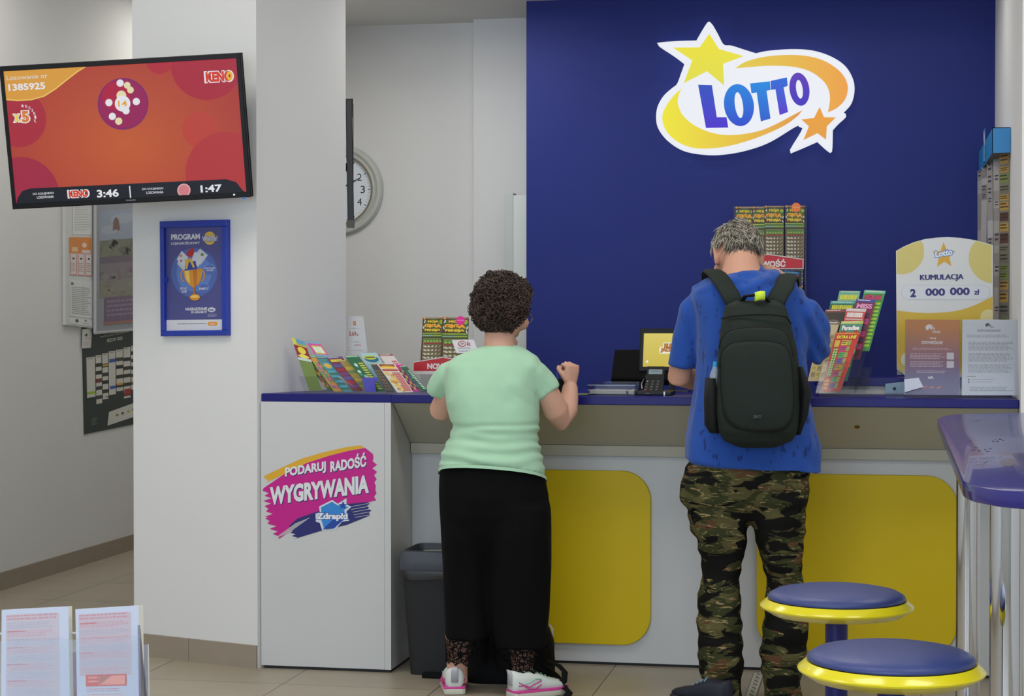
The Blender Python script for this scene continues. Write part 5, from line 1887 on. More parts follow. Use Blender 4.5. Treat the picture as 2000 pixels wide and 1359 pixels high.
# loose sheets left of the tray and a dark pen cup
for k, (xa_, xb_, c_, lab) in enumerate(((1086, 1126, (160, 150, 130), 'loose beige slip lying on the worktop by the woman'), (1118, 1146, (150, 160, 80), 'loose olive slip lying on the worktop left of the clear tray'))):
    a0, a1 = P(xa_, 770, 7.39).x, P(xb_, 770, 7.39).x
    p = Print(0, 0, 10, 10, ink(*c_)); p.greek(1, 1, 9, 9, 4, ink(90, 90, 84), 1)
    p.build('paper_slip', [(a0 + 0.02, 7.50, 1.112 + 0.001 * k), (a1 + 0.02, 7.48, 1.112 + 0.001 * k), (a1, 7.37, 1.112 + 0.001 * k), (a0, 7.39, 1.112 + 0.001 * k)], 0.001, label=lab, cat='paper', group='loose slips on the worktop')
c = P(1092, 760, 7.45)
pc = thing('pen_cup', 'small black pen cup on the worktop, behind the raised forearm', 'cup', (c.x, 7.45, 1.1105))
bm = bmesh.new(); lathe(bm, [(0.0, 0.0), (0.022, 0.0), (0.024, 0.06), (0.021, 0.06), (0.02, 0.004), (0, 0.004)], (c.x, 7.45, 1.1105), 20); bm_obj('cup', bm, BLK, pc)
bm = bmesh.new(); tube(bm, [(c.x, 7.45, 1.118), (c.x - 0.012, 7.46, 1.20)], 0.004, 6); bm_obj('pen', bm, mat('pen_blue', (40, 60, 140), rough=0.4), pc)
# ================================================================== people
SKIN_W = mat('skin_woman', (205, 158, 136), rough=0.55, vary=0.05, vscale=14, spec=0.35)
SKIN_M = mat('skin_man', (196, 146, 122), rough=0.55, vary=0.06, vscale=16, spec=0.35)


def ps_(py, xl, xr, yc, dep, ex=2.3, tilt=0.0, dz=0.0):
    """ring of a figure: its silhouette edges, its distance, its half depth; tilt lifts the back edge, dz the right edge"""
    a, b = P(xl, py, yc), P(xr, py, yc)
    h = (b - a).dot(RT) / 2
    return ((a + b) / 2, RT * h + Vector((0, 0, dz)), FH * dep + Vector((0, 0, -tilt)), ex)


def hand(bm, wrist, d, n, side, curls, thumb, s=1.0, r=0.0084):
    d = Vector(d).normalized()
    n = (Vector(n) - d * Vector(n).dot(d)).normalized()
    side = d.cross(n) * (1 if d.cross(n).dot(Vector(side)) > 0 else -1)
    w = Vector(wrist)
    sloft(bm, [(w - d * 0.01, side * 0.027 * s, n * 0.020 * s, 2.2), (w + d * 0.03 * s, side * 0.036 * s, n * 0.019 * s, 2.5), (w + d * 0.065 * s, side * 0.042 * s, n * 0.016 * s, 2.6), (w + d * 0.092 * s, side * 0.041 * s, n * 0.012 * s, 2.6)], 16)
    for k, (off, ln) in enumerate(((0.032, 0.074), (0.0108, 0.084), (-0.0108, 0.078), (-0.032, 0.060))):
        c = curls[k] if isinstance(curls[0], (list, tuple)) else curls
        p = w + d * (0.088 - abs(off + 0.005) * 0.25) * s + side * off * s
        pts = [p - d * 0.015 * s, p]
        a = 0
        for seg, cu in zip((0.46, 0.30, 0.24), c):
            a += cu
            p = p + (d * math.cos(a) + n * math.sin(a) + side * off * 0.6 * math.cos(a)) * ln * seg * s
            pts.append(p)
        tube(bm, pts, [r * 1.05 * s, r * 1.05 * s, r * s, r * 0.92 * s, r * 0.72 * s], 10)
    b = w + d * 0.022 * s + side * 0.026 * s
    t1, t2, t3 = thumb
    pts = [b]
    for (u1, v1, w1), ln in zip((t1, t2, t3), (0.040, 0.032, 0.026)):
        b = b + (d * u1 + side * v1 + n * w1).normalized() * ln * s
        pts.append(b)
    tube(bm, pts, [0.015 * s, 0.0125 * s, 0.0105 * s, 0.008 * s], 10)


def head(bm, c, f, u, s=1.0, wide=1.0, ear=1.0):
    """skull with jaw, nose, brow, lips and ears"""
    f = Vector(f).normalized()
    u = (Vector(u) - f * Vector(u).dot(f)).normalized()
    r = f.cross(u)
    rr = bmesh.ops.create_uvsphere(bm, u_segments=28, v_segments=20, radius=1)
    for v in rr['verts']:
        x, y, z = v.co
        k = 1.0
        fwd = 0.0
        if z < 0:
            k = 1 - 0.30 * (-z) ** 1.5
            fwd = 0.030 * (-z) if y > -0.3 else -0.0
            if y < 0:
                k *= 1 - 0.10 * (-z)
        v.co = Vector(c) + (r * (x * 0.074 * wide * k) + f * (y * 0.096 * k + fwd) + u * (z * 0.118)) * s

    def q(a, b, d):
        return Vector(c) + (r * a + f * b + u * d) * s
    tube(bm, [q(0, 0.088, 0.018), q(0, 0.104, -0.008), q(0, 0.116, -0.026), q(0, 0.100, -0.034)], [0.009 * s, 0.012 * s, 0.015 * s, 0.010 * s], 8)
    ball(bm, q(0, 0.098, -0.056), r * 0.024 * s, f * 0.010 * s, u * 0.006 * s, 12)
    ball(bm, q(0, 0.098, -0.066), r * 0.020 * s, f * 0.010 * s, u * 0.006 * s, 12)
    ball(bm, q(0, 0.092, -0.096), r * 0.026 * s, f * 0.018 * s, u * 0.018 * s, 12)
    for sx in (-1, 1):
        ball(bm, q(sx * 0.031, 0.084, 0.026), r * 0.020 * s, f * 0.012 * s, u * 0.006 * s, 12)
        ball(bm, q(sx * 0.042, 0.070, -0.022), r * 0.030 * s, f * 0.028 * s, u * 0.030 * s, 12)
        e = q(sx * 0.075 * wide, -0.002, -0.006)
        g = s * ear
        ball(bm, e, r * 0.009 * g + f * (-0.006 * sx) * g, f * 0.018 * g, u * 0.031 * g, 14)
        tube(bm, [e + (r * sx * a_ + f * b_ + u * c_) * g for a_, b_, c_ in ((0.006, 0.012, 0.016), (0.011, -0.006, 0.026), (0.013, -0.017, 0.008), (0.010, -0.010, -0.016), (0.005, 0.002, -0.030))], 0.0045 * g, 8)
    return r, f, u


def eyes(c, f, u, parent, s=1.0):
    f = Vector(f).normalized(); u = (Vector(u) - f * Vector(u).dot(f)).normalized(); r = f.cross(u)
    for sx in (-1, 1):
        bm = bmesh.new()
        o = Vector(c) + (r * sx * 0.031 + f * 0.080 + u * 0.008) * s
        ball(bm, o, r * 0.0125 * s, f * 0.0125 * s, u * 0.0125 * s, 14, 0)
        ball(bm, o + f * 0.0085 * s, r * 0.006 * s, f * 0.0048 * s, u * 0.006 * s, 10, 1)
        bm_obj('eye', bm, [mat('eye_white', (220, 216, 208), rough=0.2), mat('iris', (60, 52, 44), rough=0.2)], parent, True)


def nz(p, f, s=0.0):
    return noise.noise(Vector((p.x * f[0] + s, p.y * f[1], p.z * f[2])))


# ------------------------------------------------------------------ the woman
wy = 7.0
wm = thing('person', 'woman with curly dark hair in a mint shirt and black trousers at the counter', 'person', (P(965, 1357, 6.95).x, 6.97, 0))
hc = P(984, 609, 7.03)
hf = FH * 0.80 + RT * 0.57 + Vector((0, 0, -0.30))
hu = Vector((0, 0, 1)) + FH * 0.1 + RT * 0.1
bm = bmesh.new()
head(bm, hc, hf, hu, 0.98, 1.10)
nk = P(976, 676, 7.00)
sloft(bm, [(nk + Vector((0, 0, 0.06)) + FH * 0.01, RT * 0.056, FH * 0.060, 2), (nk, RT * 0.060, FH * 0.062, 2), (nk - Vector((0, 0, 0.05)), RT * 0.09, FH * 0.07, 2)], 20)
sloft(bm, [ps_(700, 895, 1045, wy, 0.07), ps_(730, 880, 1058, wy, 0.10), ps_(800, 885, 1045, wy, 0.125), ps_(860, 885, 1045, wy, 0.13), ps_(930, 870, 1055, wy, 0.135), ps_(1040, 870, 1060, wy, 0.12)], 24)
hipl, hipr = P(912, 1030, wy), P(1015, 1030, wy)
ankl, ankr = P(893, 1318, 6.965), P(1021, 1324, 6.985)
for a, b in ((hipl, ankl), (hipr, ankr)):
    k = (a + b) / 2 + FH * 0.03
    tube(bm, [a, a * 0.6 + k * 0.4, k, k * 0.5 + b * 0.5, b + Vector((0, 0, 0.04)), b - Vector((0, 0, 0.03))], [0.085, 0.075, 0.058, 0.056, 0.040, 0.040], 16)
shl, shr = P(895, 724, 7.01), P(1034, 722, 7.01)
ell, elr = P(861, 800, 7.09), P(1095, 818, 7.10)
wrl, wrr = P(900, 796, 7.30), P(1114, 752, 7.17)
wrl.z = 1.172
tube(bm, [shl, (shl + ell) / 2, ell, ell * 0.6 + wrl * 0.4, wrl], [0.036, 0.044, 0.045, 0.043, 0.028], 16)
tube(bm, [shr, P(1066, 762, 7.03), P(1086, 802, 7.07), elr, P(1108, 800, 7.12), P(1112, 775, 7.15), wrr], [0.034, 0.045, 0.050, 0.047, 0.042, 0.035, 0.0285], 16)
hand(bm, wrl, FH * 0.5 + RT * 0.85 + Vector((0, 0, -0.02)), (0, 0, -1), FH, (0.2, 0.3, 0.3), ((0.8, 0.6, 0.3), (1, 0.3, 0.3), (1, 0, 0.3)), 0.9)
hand(bm, wrr, UPV * 0.95 + RT * 0.10 - FH * 0.1, FH * 0.75 - RT * 0.65, -RT * 0.6 - FH * 0.3, ((1.2, 1.5, 0.9), (1.25, 1.5, 0.9), (1.3, 1.5, 0.9), (1.3, 1.5, 0.9)), ((0.8, 0.5, 0.5), (0.5, -0.1, 0.9), (0.3, -0.6, 0.6)), 0.86)
bm = fuse(bm, 0.0048, 5)
bm_obj('body', bm, SKIN_W, wm, True)
eyes(hc, hf, hu, wm, 0.98)

MINT = mat('mint_cotton', (165, 205, 174), rough=0.85, spec=0.15, vary=0.03, vscale=20, bump=0.25, bscale=700, sheen=0.2)
bm = bmesh.new()
sloft(bm, [ps_(674, 946, 1007, wy, 0.062, 2), ps_(684, 915, 1030, wy, 0.075, 2.2), ps_(696, 886, 1050, wy, 0.095, 2.3), ps_(715, 872, 1060, wy, 0.115, 2.4), ps_(750, 869, 1056, wy, 0.138, 2.4), ps_(785, 870, 1053, wy, 0.150, 2.4),
           ps_(818, 879, 1054, wy, 0.155, 2.4), ps_(836, 884, 1056, wy, 0.157, 2.4), ps_(846, 880, 1050, wy, 0.150, 2.4), ps_(868, 871, 1055, wy, 0.158, 2.4, 0.01), ps_(892, 862, 1061, wy, 0.168, 2.4, 0.02, -0.006), ps_(928, 857, 1068, wy, 0.176, 2.4, 0.045, -0.016)], 36)
tube(bm, [P(905, 718, 7.0), P(882, 732, 7.02), P(864, 752, 7.05), P(858, 766, 7.065)], [0.050, 0.058, 0.057, 0.055], 20)
tube(bm, [P(1020, 718, 7.0), P(1042, 734, 7.01), P(1062, 757, 7.03), P(1070, 768, 7.035)], [0.056, 0.060, 0.056, 0.0535], 20)


def shirt_w(p):
    lo = max(0.0, min(1.0, (1.02 - p.z) / 0.06))
    up = max(0.0, min(1.0, (p.z - 1.05) / 0.05))
    d = 0.006 * lo * math.sin(p.z * 150 + 5 * noise.noise(p * 5) + p.x * 9) * (0.35 + 0.65 * abs(nz(p, (5, 5, 9))))
    d += 0.006 * lo * nz(p, (7, 7, 30))
    d += 0.006 * up * nz(p, (7, 7, 9), 3) + 0.004 * up * nz(p, (17, 17, 15))
    for ang, ph, sx in ((0.95, 0.4, 1), (1.25, 2.0, 1), (-1.1, 0.0, -1)):
        w = math.sin((p.z + (p.x + 1.45) * ang) * 46 + ph + 1.5 * noise.noise(p * 6))
        d += 0.0045 * up * max(0, w - 0.3) * max(0, min(1, (p.x + 1.45) * sx * 5))
    tuck = math.exp(-((p.z - 1.012 + 0.02 * noise.noise(p * 4)) / 0.010) ** 2)
    d -= 0.006 * tuck
    return d


bm = fuse(bm, 0.0065, 12, wrinkle=shirt_w)
sh_ = bm_obj('shirt', bm, MINT, wm, True)
bm = bmesh.new()
secs = [ps_(926, 857, 1068, wy, 0.178, 2.4, 0.045, -0.016), ps_(932, 856.5, 1068.5, wy, 0.180, 2.4, 0.045, -0.016)]
sloft(bm, secs, 48, cap=False)
bm_obj('shirt_hem', bm, MINT, sh_, True)
BKF = mat('black_cloth', (10, 10, 11), rough=0.9, spec=0.12, vary=0.15, vscale=12, bump=0.2, bscale=500)
bm = bmesh.new()
sloft(bm, [ps_(905, 864, 1060, wy, 0.150), ps_(935, 859, 1067, wy, 0.158, 2.4), ps_(965, 858, 1073, wy, 0.162, 2.4), ps_(1000, 860, 1076, wy, 0.154, 2.4), ps_(1040, 864, 1075, wy, 0.130, 2.2), ps_(1075, 880, 1060, wy, 0.080, 2.0)], 32)
sloft(bm, [ps_(985, 860, 968, wy, 0.140), ps_(1040, 862, 964, wy, 0.140), ps_(1110, 865, 958, wy, 0.115), ps_(1180, 867, 957, wy, 0.105), ps_(1246, 869, 955, 6.985, 0.10)], 24)
sloft(bm, [ps_(985, 946, 1076, wy, 0.142), ps_(1040, 947, 1077, wy, 0.142), ps_(1110, 950, 1078, wy, 0.125), ps_(1190, 954, 1076, wy, 0.110), ps_(1264, 968, 1069, 6.99, 0.10)], 24)
bm = fuse(bm, 0.0085, 12, wrinkle=lambda p: 0.006 * nz(p, (11, 11, 3)) + 0.003 * nz(p, (22, 22, 7), 5))
tw = bm_obj('trousers', bm, BKF, wm, True)


def lace_material():
    m = bpy.data.materials.new('black_lace')
    m.use_nodes = True
    nt = m.node_tree
    b = nt.nodes['Principled BSDF']
    b.inputs['Base Color'].default_value = lin((9, 8, 9)) + (1,)
    b.inputs['Roughness'].default_value = 0.9
    b.inputs['Specular IOR Level'].default_value = 0.1
    tc = nt.nodes.new('ShaderNodeTexCoord')
    vs = []
    for sc_, w in ((55, 0.10), (140, 0.12)):
        v = nt.nodes.new('ShaderNodeTexVoronoi')
        v.feature = 'DISTANCE_TO_EDGE'
        v.inputs['Scale'].default_value = sc_
        nt.links.new(tc.outputs['Object'], v.inputs['Vector'])
        l = nt.nodes.new('ShaderNodeMath'); l.operation = 'LESS_THAN'; l.inputs[1].default_value = w
        nt.links.new(v.outputs['Distance'], l.inputs[0])
        vs.append(l)
    mxm = nt.nodes.new('ShaderNodeMath'); mxm.operation = 'MAXIMUM'
    nt.links.new(vs[0].outputs[0], mxm.inputs[0]); nt.links.new(vs[1].outputs[0], mxm.inputs[1])
    nt.links.new(mxm.outputs[0], b.inputs['Alpha'])
    return m


LACE = lace_material()
for (y0, xl, xr, yc, y1) in ((1243, 869, 955, 6.985, 1288), (1261, 968, 1069, 6.99, 1304)):
    bm = bmesh.new()
    n = 72
    rings = []
    for k in range(7):
        t = k / 6
        c, ax, ay, ex = ps_(y0 + (y1 - y0) * t, xl + 2 * t, xr - 2 * t, yc, 0.099 - 0.004 * t, 2.3)
        ring = []
        for j in range(n):
            a = 2 * math.pi * j / n
            sc = -0.006 * abs(math.sin(j * math.pi / 6)) * (t ** 3) * 2.2
            ring.append(bm.verts.new(c + ax * math.cos(a) + ay * math.sin(a) + Vector((0, 0, -sc - 0.008 * t))))
        rings.append(ring)
    for a, b in zip(rings, rings[1:]):
        for j in range(n):
            bm.faces.new((a[j], a[(j + 1) % n], b[(j + 1) % n], b[j]))
    tube(bm, [v.co for v in rings[-1]] + [rings[-1][0].co], 0.0018, 5)
    bm_obj('lace_trim', bm, LACE, tw, True, label='see-through black lace trim')


def shoe(parent, heel, d, length, width, mu, ms, mp, ml, hi=0.100, trainer=True):
    """laced shoe from its heel point on the floor along d"""
    d = Vector((d[0], d[1], 0)).normalized()
    s = Vector((d.y, -d.x, 0))
    h = Vector((heel[0], heel[1], 0))
    L, W = length, width / 2
    U = Vector((0, 0, 1))
    st = [(-0.005, 0.62, 0.0), (0.03, 0.80, 0), (0.12, 0.78, 0), (0.2, 0.86, 0), (0.5, 0.92, 0.0), (0.7, 1.0, 0), (0.86, 0.86, 0.004), (0.97, 0.5, 0.012)]
    sh = bm_start = None
    bm = bmesh.new()
    for z0, z1, k in ((0.0, 0.030, 1.0),):
        outline = [h + d * (t * L) + s * (W * w) for t, w, _ in st] + [h + d * (t * L) - s * (W * w) for t, w, _ in st[::-1]]
        prism(bm, [(p.x, p.y) for p in outline], 0.001, 0.030, 0, 0.006)
    bm_p = bm
    up = bmesh.new()
    rings = []
    prof = [(0.0, 0.50, hi), (0.05, 0.70, hi * 0.99), (0.15, 0.76, hi * 0.92), (0.28, 0.80, hi * 0.98), (0.42, 0.84, hi * 0.88), (0.6, 0.90, hi * 0.66), (0.78, 0.84, hi * 0.55), (0.92, 0.56, hi * 0.44), (0.985, 0.2, hi * 0.34)]
    secs = []
    for t, w, z in prof:
        zc = 0.024
        secs.append((h + d * (t * L) + U * ((z + zc) / 2), s * (W * w), U * ((z - zc) / 2 + 0.004), 2.6))
    sloft(up, secs, 24)
    bmesh.ops.recalc_face_normals(up, faces=up.faces[:])
    root = bm_obj('shoe', up, mu, parent, True)
    bmesh.ops.recalc_face_normals(bm_p, faces=bm_p.faces[:])
    bm_obj('sole', bm_p, ms, root, autosmooth=40)
    if trainer:
        mid = bmesh.new()
        outline = [h + d * (t * L) + s * (W * w * 1.02) for t, w, _ in st] + [h + d * (t * L) - s * (W * w * 1.02) for t, w, _ in st[::-1]]
        prism(mid, [(p.x, p.y) for p in outline], 0.0225, 0.033, 0, 0.002)
        bm_obj('midsole', mid, mp, root, autosmooth=40, label='pink midsole band')
        tab = bmesh.new()
        sloft(tab, [(h - d * 0.002 + U * 0.05, s * 0.014, d * 0.006, 3), (h - d * 0.004 + U * 0.09, s * 0.013, d * 0.006, 3), (h - d * 0.010 + U * 0.108, s * 0.011, d * 0.004, 3)], 12)
        bm_obj('heel_tab', tab, mat('tab_grey', (176, 178, 184), rough=0.7), root, True)
        for k in range(3):
            for sx in (-1, 1):
                b = bmesh.new()
                pts = []
                for t in (0.06, 0.14, 0.24, 0.34, 0.44):
                    w = 0.68 + 0.16 * min(1, t * 3)
                    z = 0.043 + k * 0.011 + 0.010 * math.sin(t * 16 + k)
                    pts.append(h + d * (t * L) + s * (sx * (W * w * 1.0 + 0.0005)) + U * z)
                tube(b, pts, 0.0022, 6)
                bm_obj('side_stripe', b, mp if k < 2 else ml, root, True)
    lc_ = bmesh.new()
    for k in range(5):
        t = 0.36 + k * 0.075
        z = hi * (0.99 - k * 0.095)
        tube(lc_, [h + d * (t * L) + s * (W * 0.5) + U * (z - 0.006), h + d * ((t + 0.02) * L) + U * (z + 0.004), h + d * (t * L) - s * (W * 0.5) + U * (z - 0.006)], 0.003, 6)
    bm_obj('laces', lc_, ml, root, True)
    return root


TW_ = mat('trainer_white', (206, 212, 208), rough=0.7, vary=0.04, vscale=40)
shoe(wm, P(888, 1357, 6.905), FH * 1.0 - RT * 0.06, 0.245, 0.100, TW_, mat('sole_cream', (196, 196, 180), rough=0.7), mat('trainer_pink', (206, 66, 148), rough=0.6), mat('trainer_mint', (156, 200, 176), rough=0.7))
hl = PZ(1012, 1366, 0)
shoe(wm, (hl.x - 0.03, hl.y + 0.01), RT * 0.86 + FH * 0.5, 0.245, 0.100, TW_, MATS['sole_cream'], MATS['trainer_pink'], MATS['trainer_mint'])

# glasses
ga = bmesh.new()
f = hf.normalized(); u = (hu - f * hu.dot(f)).normalized(); r = f.cross(u)
GM = mat('glasses_frame', (150, 152, 160), rough=0.25, metal=0.6)
for sx in (-1, 1):
    c = hc + r * sx * 0.034 + f * 0.106 + u * 0.006
    tube(ga, [c + r * 0.026 * math.cos(t * math.pi / 10) + u * 0.021 * math.sin(t * math.pi / 10) for t in range(21)], 0.0017, 6)
    tube(ga, [c + r * sx * 0.026 + u * 0.008, hc + r * sx * 0.077 + f * 0.06 + u * 0.012, hc + r * sx * 0.079 - f * 0.006 + u * 0.012], 0.0018, 6)
tube(ga, [hc + r * 0.008 + f * 0.107 + u * 0.01, hc - r * 0.008 + f * 0.107 + u * 0.01], 0.0017, 6)
gl_ = bm_obj('glasses', ga, GM, wm, True)
for sx in (-1, 1):
    ga = bmesh.new()
    c = hc + r * sx * 0.034 + f * 0.106 + u * 0.006
    sloft(ga, [(c, r * 0.025, u * 0.020, 2), (c + f * 0.001, r * 0.025, u * 0.020, 2)], 20)
    bm_obj('lens', ga, acrylic(), gl_)

# curly hair: a full cap of small coils
HB = [mat('hair_dark_brown', (60, 47, 41), rough=0.65, spec=0.35), mat('hair_mid_brown', (78, 61, 51), rough=0.6, spec=0.35), mat('hair_deep_brown', (34, 27, 25), rough=0.7, spec=0.3)]
random.seed(77)
bm = bmesh.new()
cc = hc + u * 0.022 - f * 0.016
ball(bm, cc, r * 0.096, f * 0.096, u * 0.098, 24, 2)
ball(bm, cc - f * 0.03 - u * 0.06, r * 0.080, f * 0.062, u * 0.062, 20, 2)
k = 0
while k < 2100:
    dv = Vector((random.gauss(0, 1), random.gauss(0, 1), random.gauss(0, 1))).normalized()
    fx, ux = dv.y, dv.z
    if fx > 0.15 and ux < 0.35 + 0.3 * fx:
        continue
    if ux < -0.92:
        continue
    rad = 0.104 + 0.012 * noise.noise(dv * 3.1) + random.random() * 0.010
    p = cc + r * dv.x * rad * 1.02 + f * dv.y * rad * 1.03 + u * dv.z * (rad + 0.006)
    if ux < -0.4:
        p -= f * 0.012
    out = (p - cc).normalized()
    ax = (out * 0.3 + Vector((random.gauss(0, 1), random.gauss(0, 1), random.gauss(0, 1) - 0.4)).normalized()).normalized()
    x_, y_ = frame_of(ax)
    rr_ = 0.006 + random.random() * 0.006
    ln = 0.012 + random.random() * 0.02
    ph0 = random.random() * 6.28
    turns = 1.1 + random.random() * 0.7
    pts = [p + ax * ln * (j / 9 - 0.5) + (x_ * math.cos(ph0 + turns * 6.28 * j / 9) + y_ * math.sin(ph0 + turns * 6.28 * j / 9)) * rr_ for j in range(10)]
    tube(bm, pts, [0.0009] + [0.0019] * 8 + [0.0007], 4, random.choice((0, 0, 1, 1, 2)), cap=False)
    k += 1
bm_obj('hair', bm, HB, wm, True)

# ------------------------------------------------------------------ the man
my = 6.99
mn = thing('person', 'grey haired man in a blue shirt and camouflage trousers wearing a dark backpack', 'person', (P(1460, 1359, 6.98).x, 6.99, 0))
mc = P(1440, 501, 7.075)
mf = FH * 0.84 - RT * 0.20 + Vector((0, 0, -0.46))
mu_ = Vector((0, 0, 1)) + FH * 0.45
bm = bmesh.new()
mr, mf, mu_ = head(bm, mc, mf, mu_, 1.0, 1.06, 1.25)
nk = P(1449, 524, 6.99)
sloft(bm, [(nk + Vector((0, 0, 0.07)) + FH * 0.045, RT * 0.060, FH * 0.062, 2), (nk + Vector((0, 0, 0.02)) + FH * 0.02, RT * 0.066, FH * 0.068, 2), (nk - Vector((0, 0, 0.03)), RT * 0.080, FH * 0.075, 2), (nk - Vector((0, 0, 0.08)), RT * 0.15, FH * 0.09, 2)], 20)
sloft(bm, [ps_(560, 1375, 1555, my, 0.09), ps_(620, 1365, 1570, my, 0.115), ps_(700, 1375, 1560, my, 0.12), ps_(800, 1365, 1570, my, 0.12), ps_(900, 1360, 1575, my, 0.12), ps_(980, 1350, 1570, my, 0.115)], 24)
for hx, ax_, ay_ in ((1410, 1412, 6.98), (1522, 1528, 7.0)):
    a, b = P(hx, 960, my), P(ax_, 1362, ay_)
    k = (a + b) / 2 + FH * 0.02
    tube(bm, [a, a * 0.5 + k * 0.5, k, k * 0.5 + b * 0.5, b], [0.075, 0.062, 0.044, 0.044, 0.036], 14)
shl, shr = P(1364, 600, my), P(1560, 600, my)
ell, elr = P(1327, 736, 7.06), P(1600, 674, 7.13)
wrl, wrr = P(1392, 764, 7.32), P(1543, 555, 7.13)
wrl.z = 1.172
tube(bm, [shl, P(1340, 660, 7.02), ell, ell * 0.55 + wrl * 0.45, wrl], [0.036, 0.044, 0.046, 0.044, 0.031], 16)
tube(bm, [shr, P(1582, 636, 7.06), elr, elr * 0.5 + wrr * 0.5, wrr], [0.036, 0.042, 0.040, 0.036, 0.029], 16)
hand(bm, wrl, FH * 0.7 + RT * 0.7, (0, 0, -1), RT * -0.5 + FH, (0.2, 0.3, 0.3), ((0.8, 0.6, 0.3), (1, 0.3, 0.3), (1, 0, 0.3)), 1.0)
hand(bm, wrr, -RT * 0.85 + Vector((0, 0, 0.62)) - FH * 0.05, FH * 0.35 - Vector((0, 0, 0.9)), FH * 0.9 + Vector((0, 0, 0.3)), ((0.35, 0.7, 0.5), (0.45, 0.7, 0.5), (0.5, 0.75, 0.5), (0.6, 0.8, 0.5)), ((0.8, 0.5, 0.4), (1, 0.1, 0.4), (1, -0.2, 0.3)), 1.0)
bm = fuse(bm, 0.0048, 5)
bm_obj('body', bm, SKIN_M, mn, True)
eyes(mc, mf, mu_, mn, 1.0)

BLS = mat('blue_cotton', (40, 78, 158), rough=0.9, spec=0.15, vary=0.06, vscale=16, bump=0.25, bscale=600, sheen=0.15)


def wet_spots():
    nt = BLS.node_tree
    b = nt.nodes['Principled BSDF']
    src = b.inputs['Base Color'].links[0].from_socket
    tc = nt.nodes['Texture Coordinate']
    mp = nt.nodes.new('ShaderNodeMapping'); mp.inputs['Scale'].default_value = (1, 1, 0.45)
    v = nt.nodes.new('ShaderNodeTexNoise'); v.inputs['Scale'].default_value = 46; v.inputs['Detail'].default_value = 1
    r_ = nt.nodes.new('ShaderNodeValToRGB'); r_.color_ramp.elements[0].position = 0.64; r_.color_ramp.elements[1].position = 0.69
    mx = nt.nodes.new('ShaderNodeMix'); mx.data_type = 'RGBA'
    mx.inputs[7].default_value = lin((33, 56, 118)) + (1,)
    nt.links.new(tc.outputs['Object'], mp.inputs[0]); nt.links.new(mp.outputs[0], v.inputs['Vector'])
    nt.links.new(v.outputs['Fac'], r_.inputs[0]); nt.links.new(r_.outputs[0], mx.inputs[0])
    nt.links.new(src, mx.inputs[6]); nt.links.new(mx.outputs[2], b.inputs['Base Color'])


wet_spots()
bm = bmesh.new()
sloft(bm, [ps_(522, 1424, 1496, my, 0.074, 2, -0.02), ps_(532, 1408, 1520, my, 0.085, 2, -0.015), ps_(545, 1376, 1546, my, 0.102, 2.2), ps_(562, 1350, 1572, my, 0.118, 2.3), ps_(585, 1346, 1584, my, 0.130, 2.4), ps_(630, 1352, 1584, my, 0.138, 2.4),
           ps_(700, 1362, 1576, my, 0.142, 2.4), ps_(770, 1354, 1580, my, 0.142, 2.4), ps_(820, 1343, 1592, my, 0.146, 2.4), ps_(860, 1335, 1605, my, 0.150, 2.4), ps_(908, 1334, 1610, my, 0.155, 2.4, -0.012, -0.022)], 36)
tube(bm, [P(1386, 588, my), P(1358, 612, 7.0), P(1341, 660, 7.015), P(1333, 716, 7.03)], [0.060, 0.066, 0.062, 0.056], 20)
tube(bm, [P(1540, 596, my), P(1566, 612, 7.0), P(1582, 645, 7.05), P(1586, 680, 7.08), P(1580, 704, 7.08)], [0.064, 0.070, 0.068, 0.064, 0.050], 20)
tube(bm, [P(1586, 684, 7.09), P(1598, 672, 7.12), P(1588, 640, 7.14)], [0.05, 0.050, 0.045], 16)


def shirt_m(p):
    d = 0.011 * nz(p, (9, 9, 4), 1) + 0.006 * nz(p, (20, 20, 7), 4)
    top = max(0, min(1, (p.z - 1.5) / 0.04))
    d += 0.007 * top * math.sin(p.x * 55 - p.z * 80 + 3 * noise.noise(p * 6))
    d += 0.005 * max(0, min(1, (p.x + 0.34) * 8)) * math.sin((p.x * 0.8 + p.z * 0.5) * 120 + 4 * noise.noise(p * 4))
    return d


bm = fuse(bm, 0.0065, 12, wrinkle=shirt_m)
bm_obj('shirt', bm, BLS, mn, True)


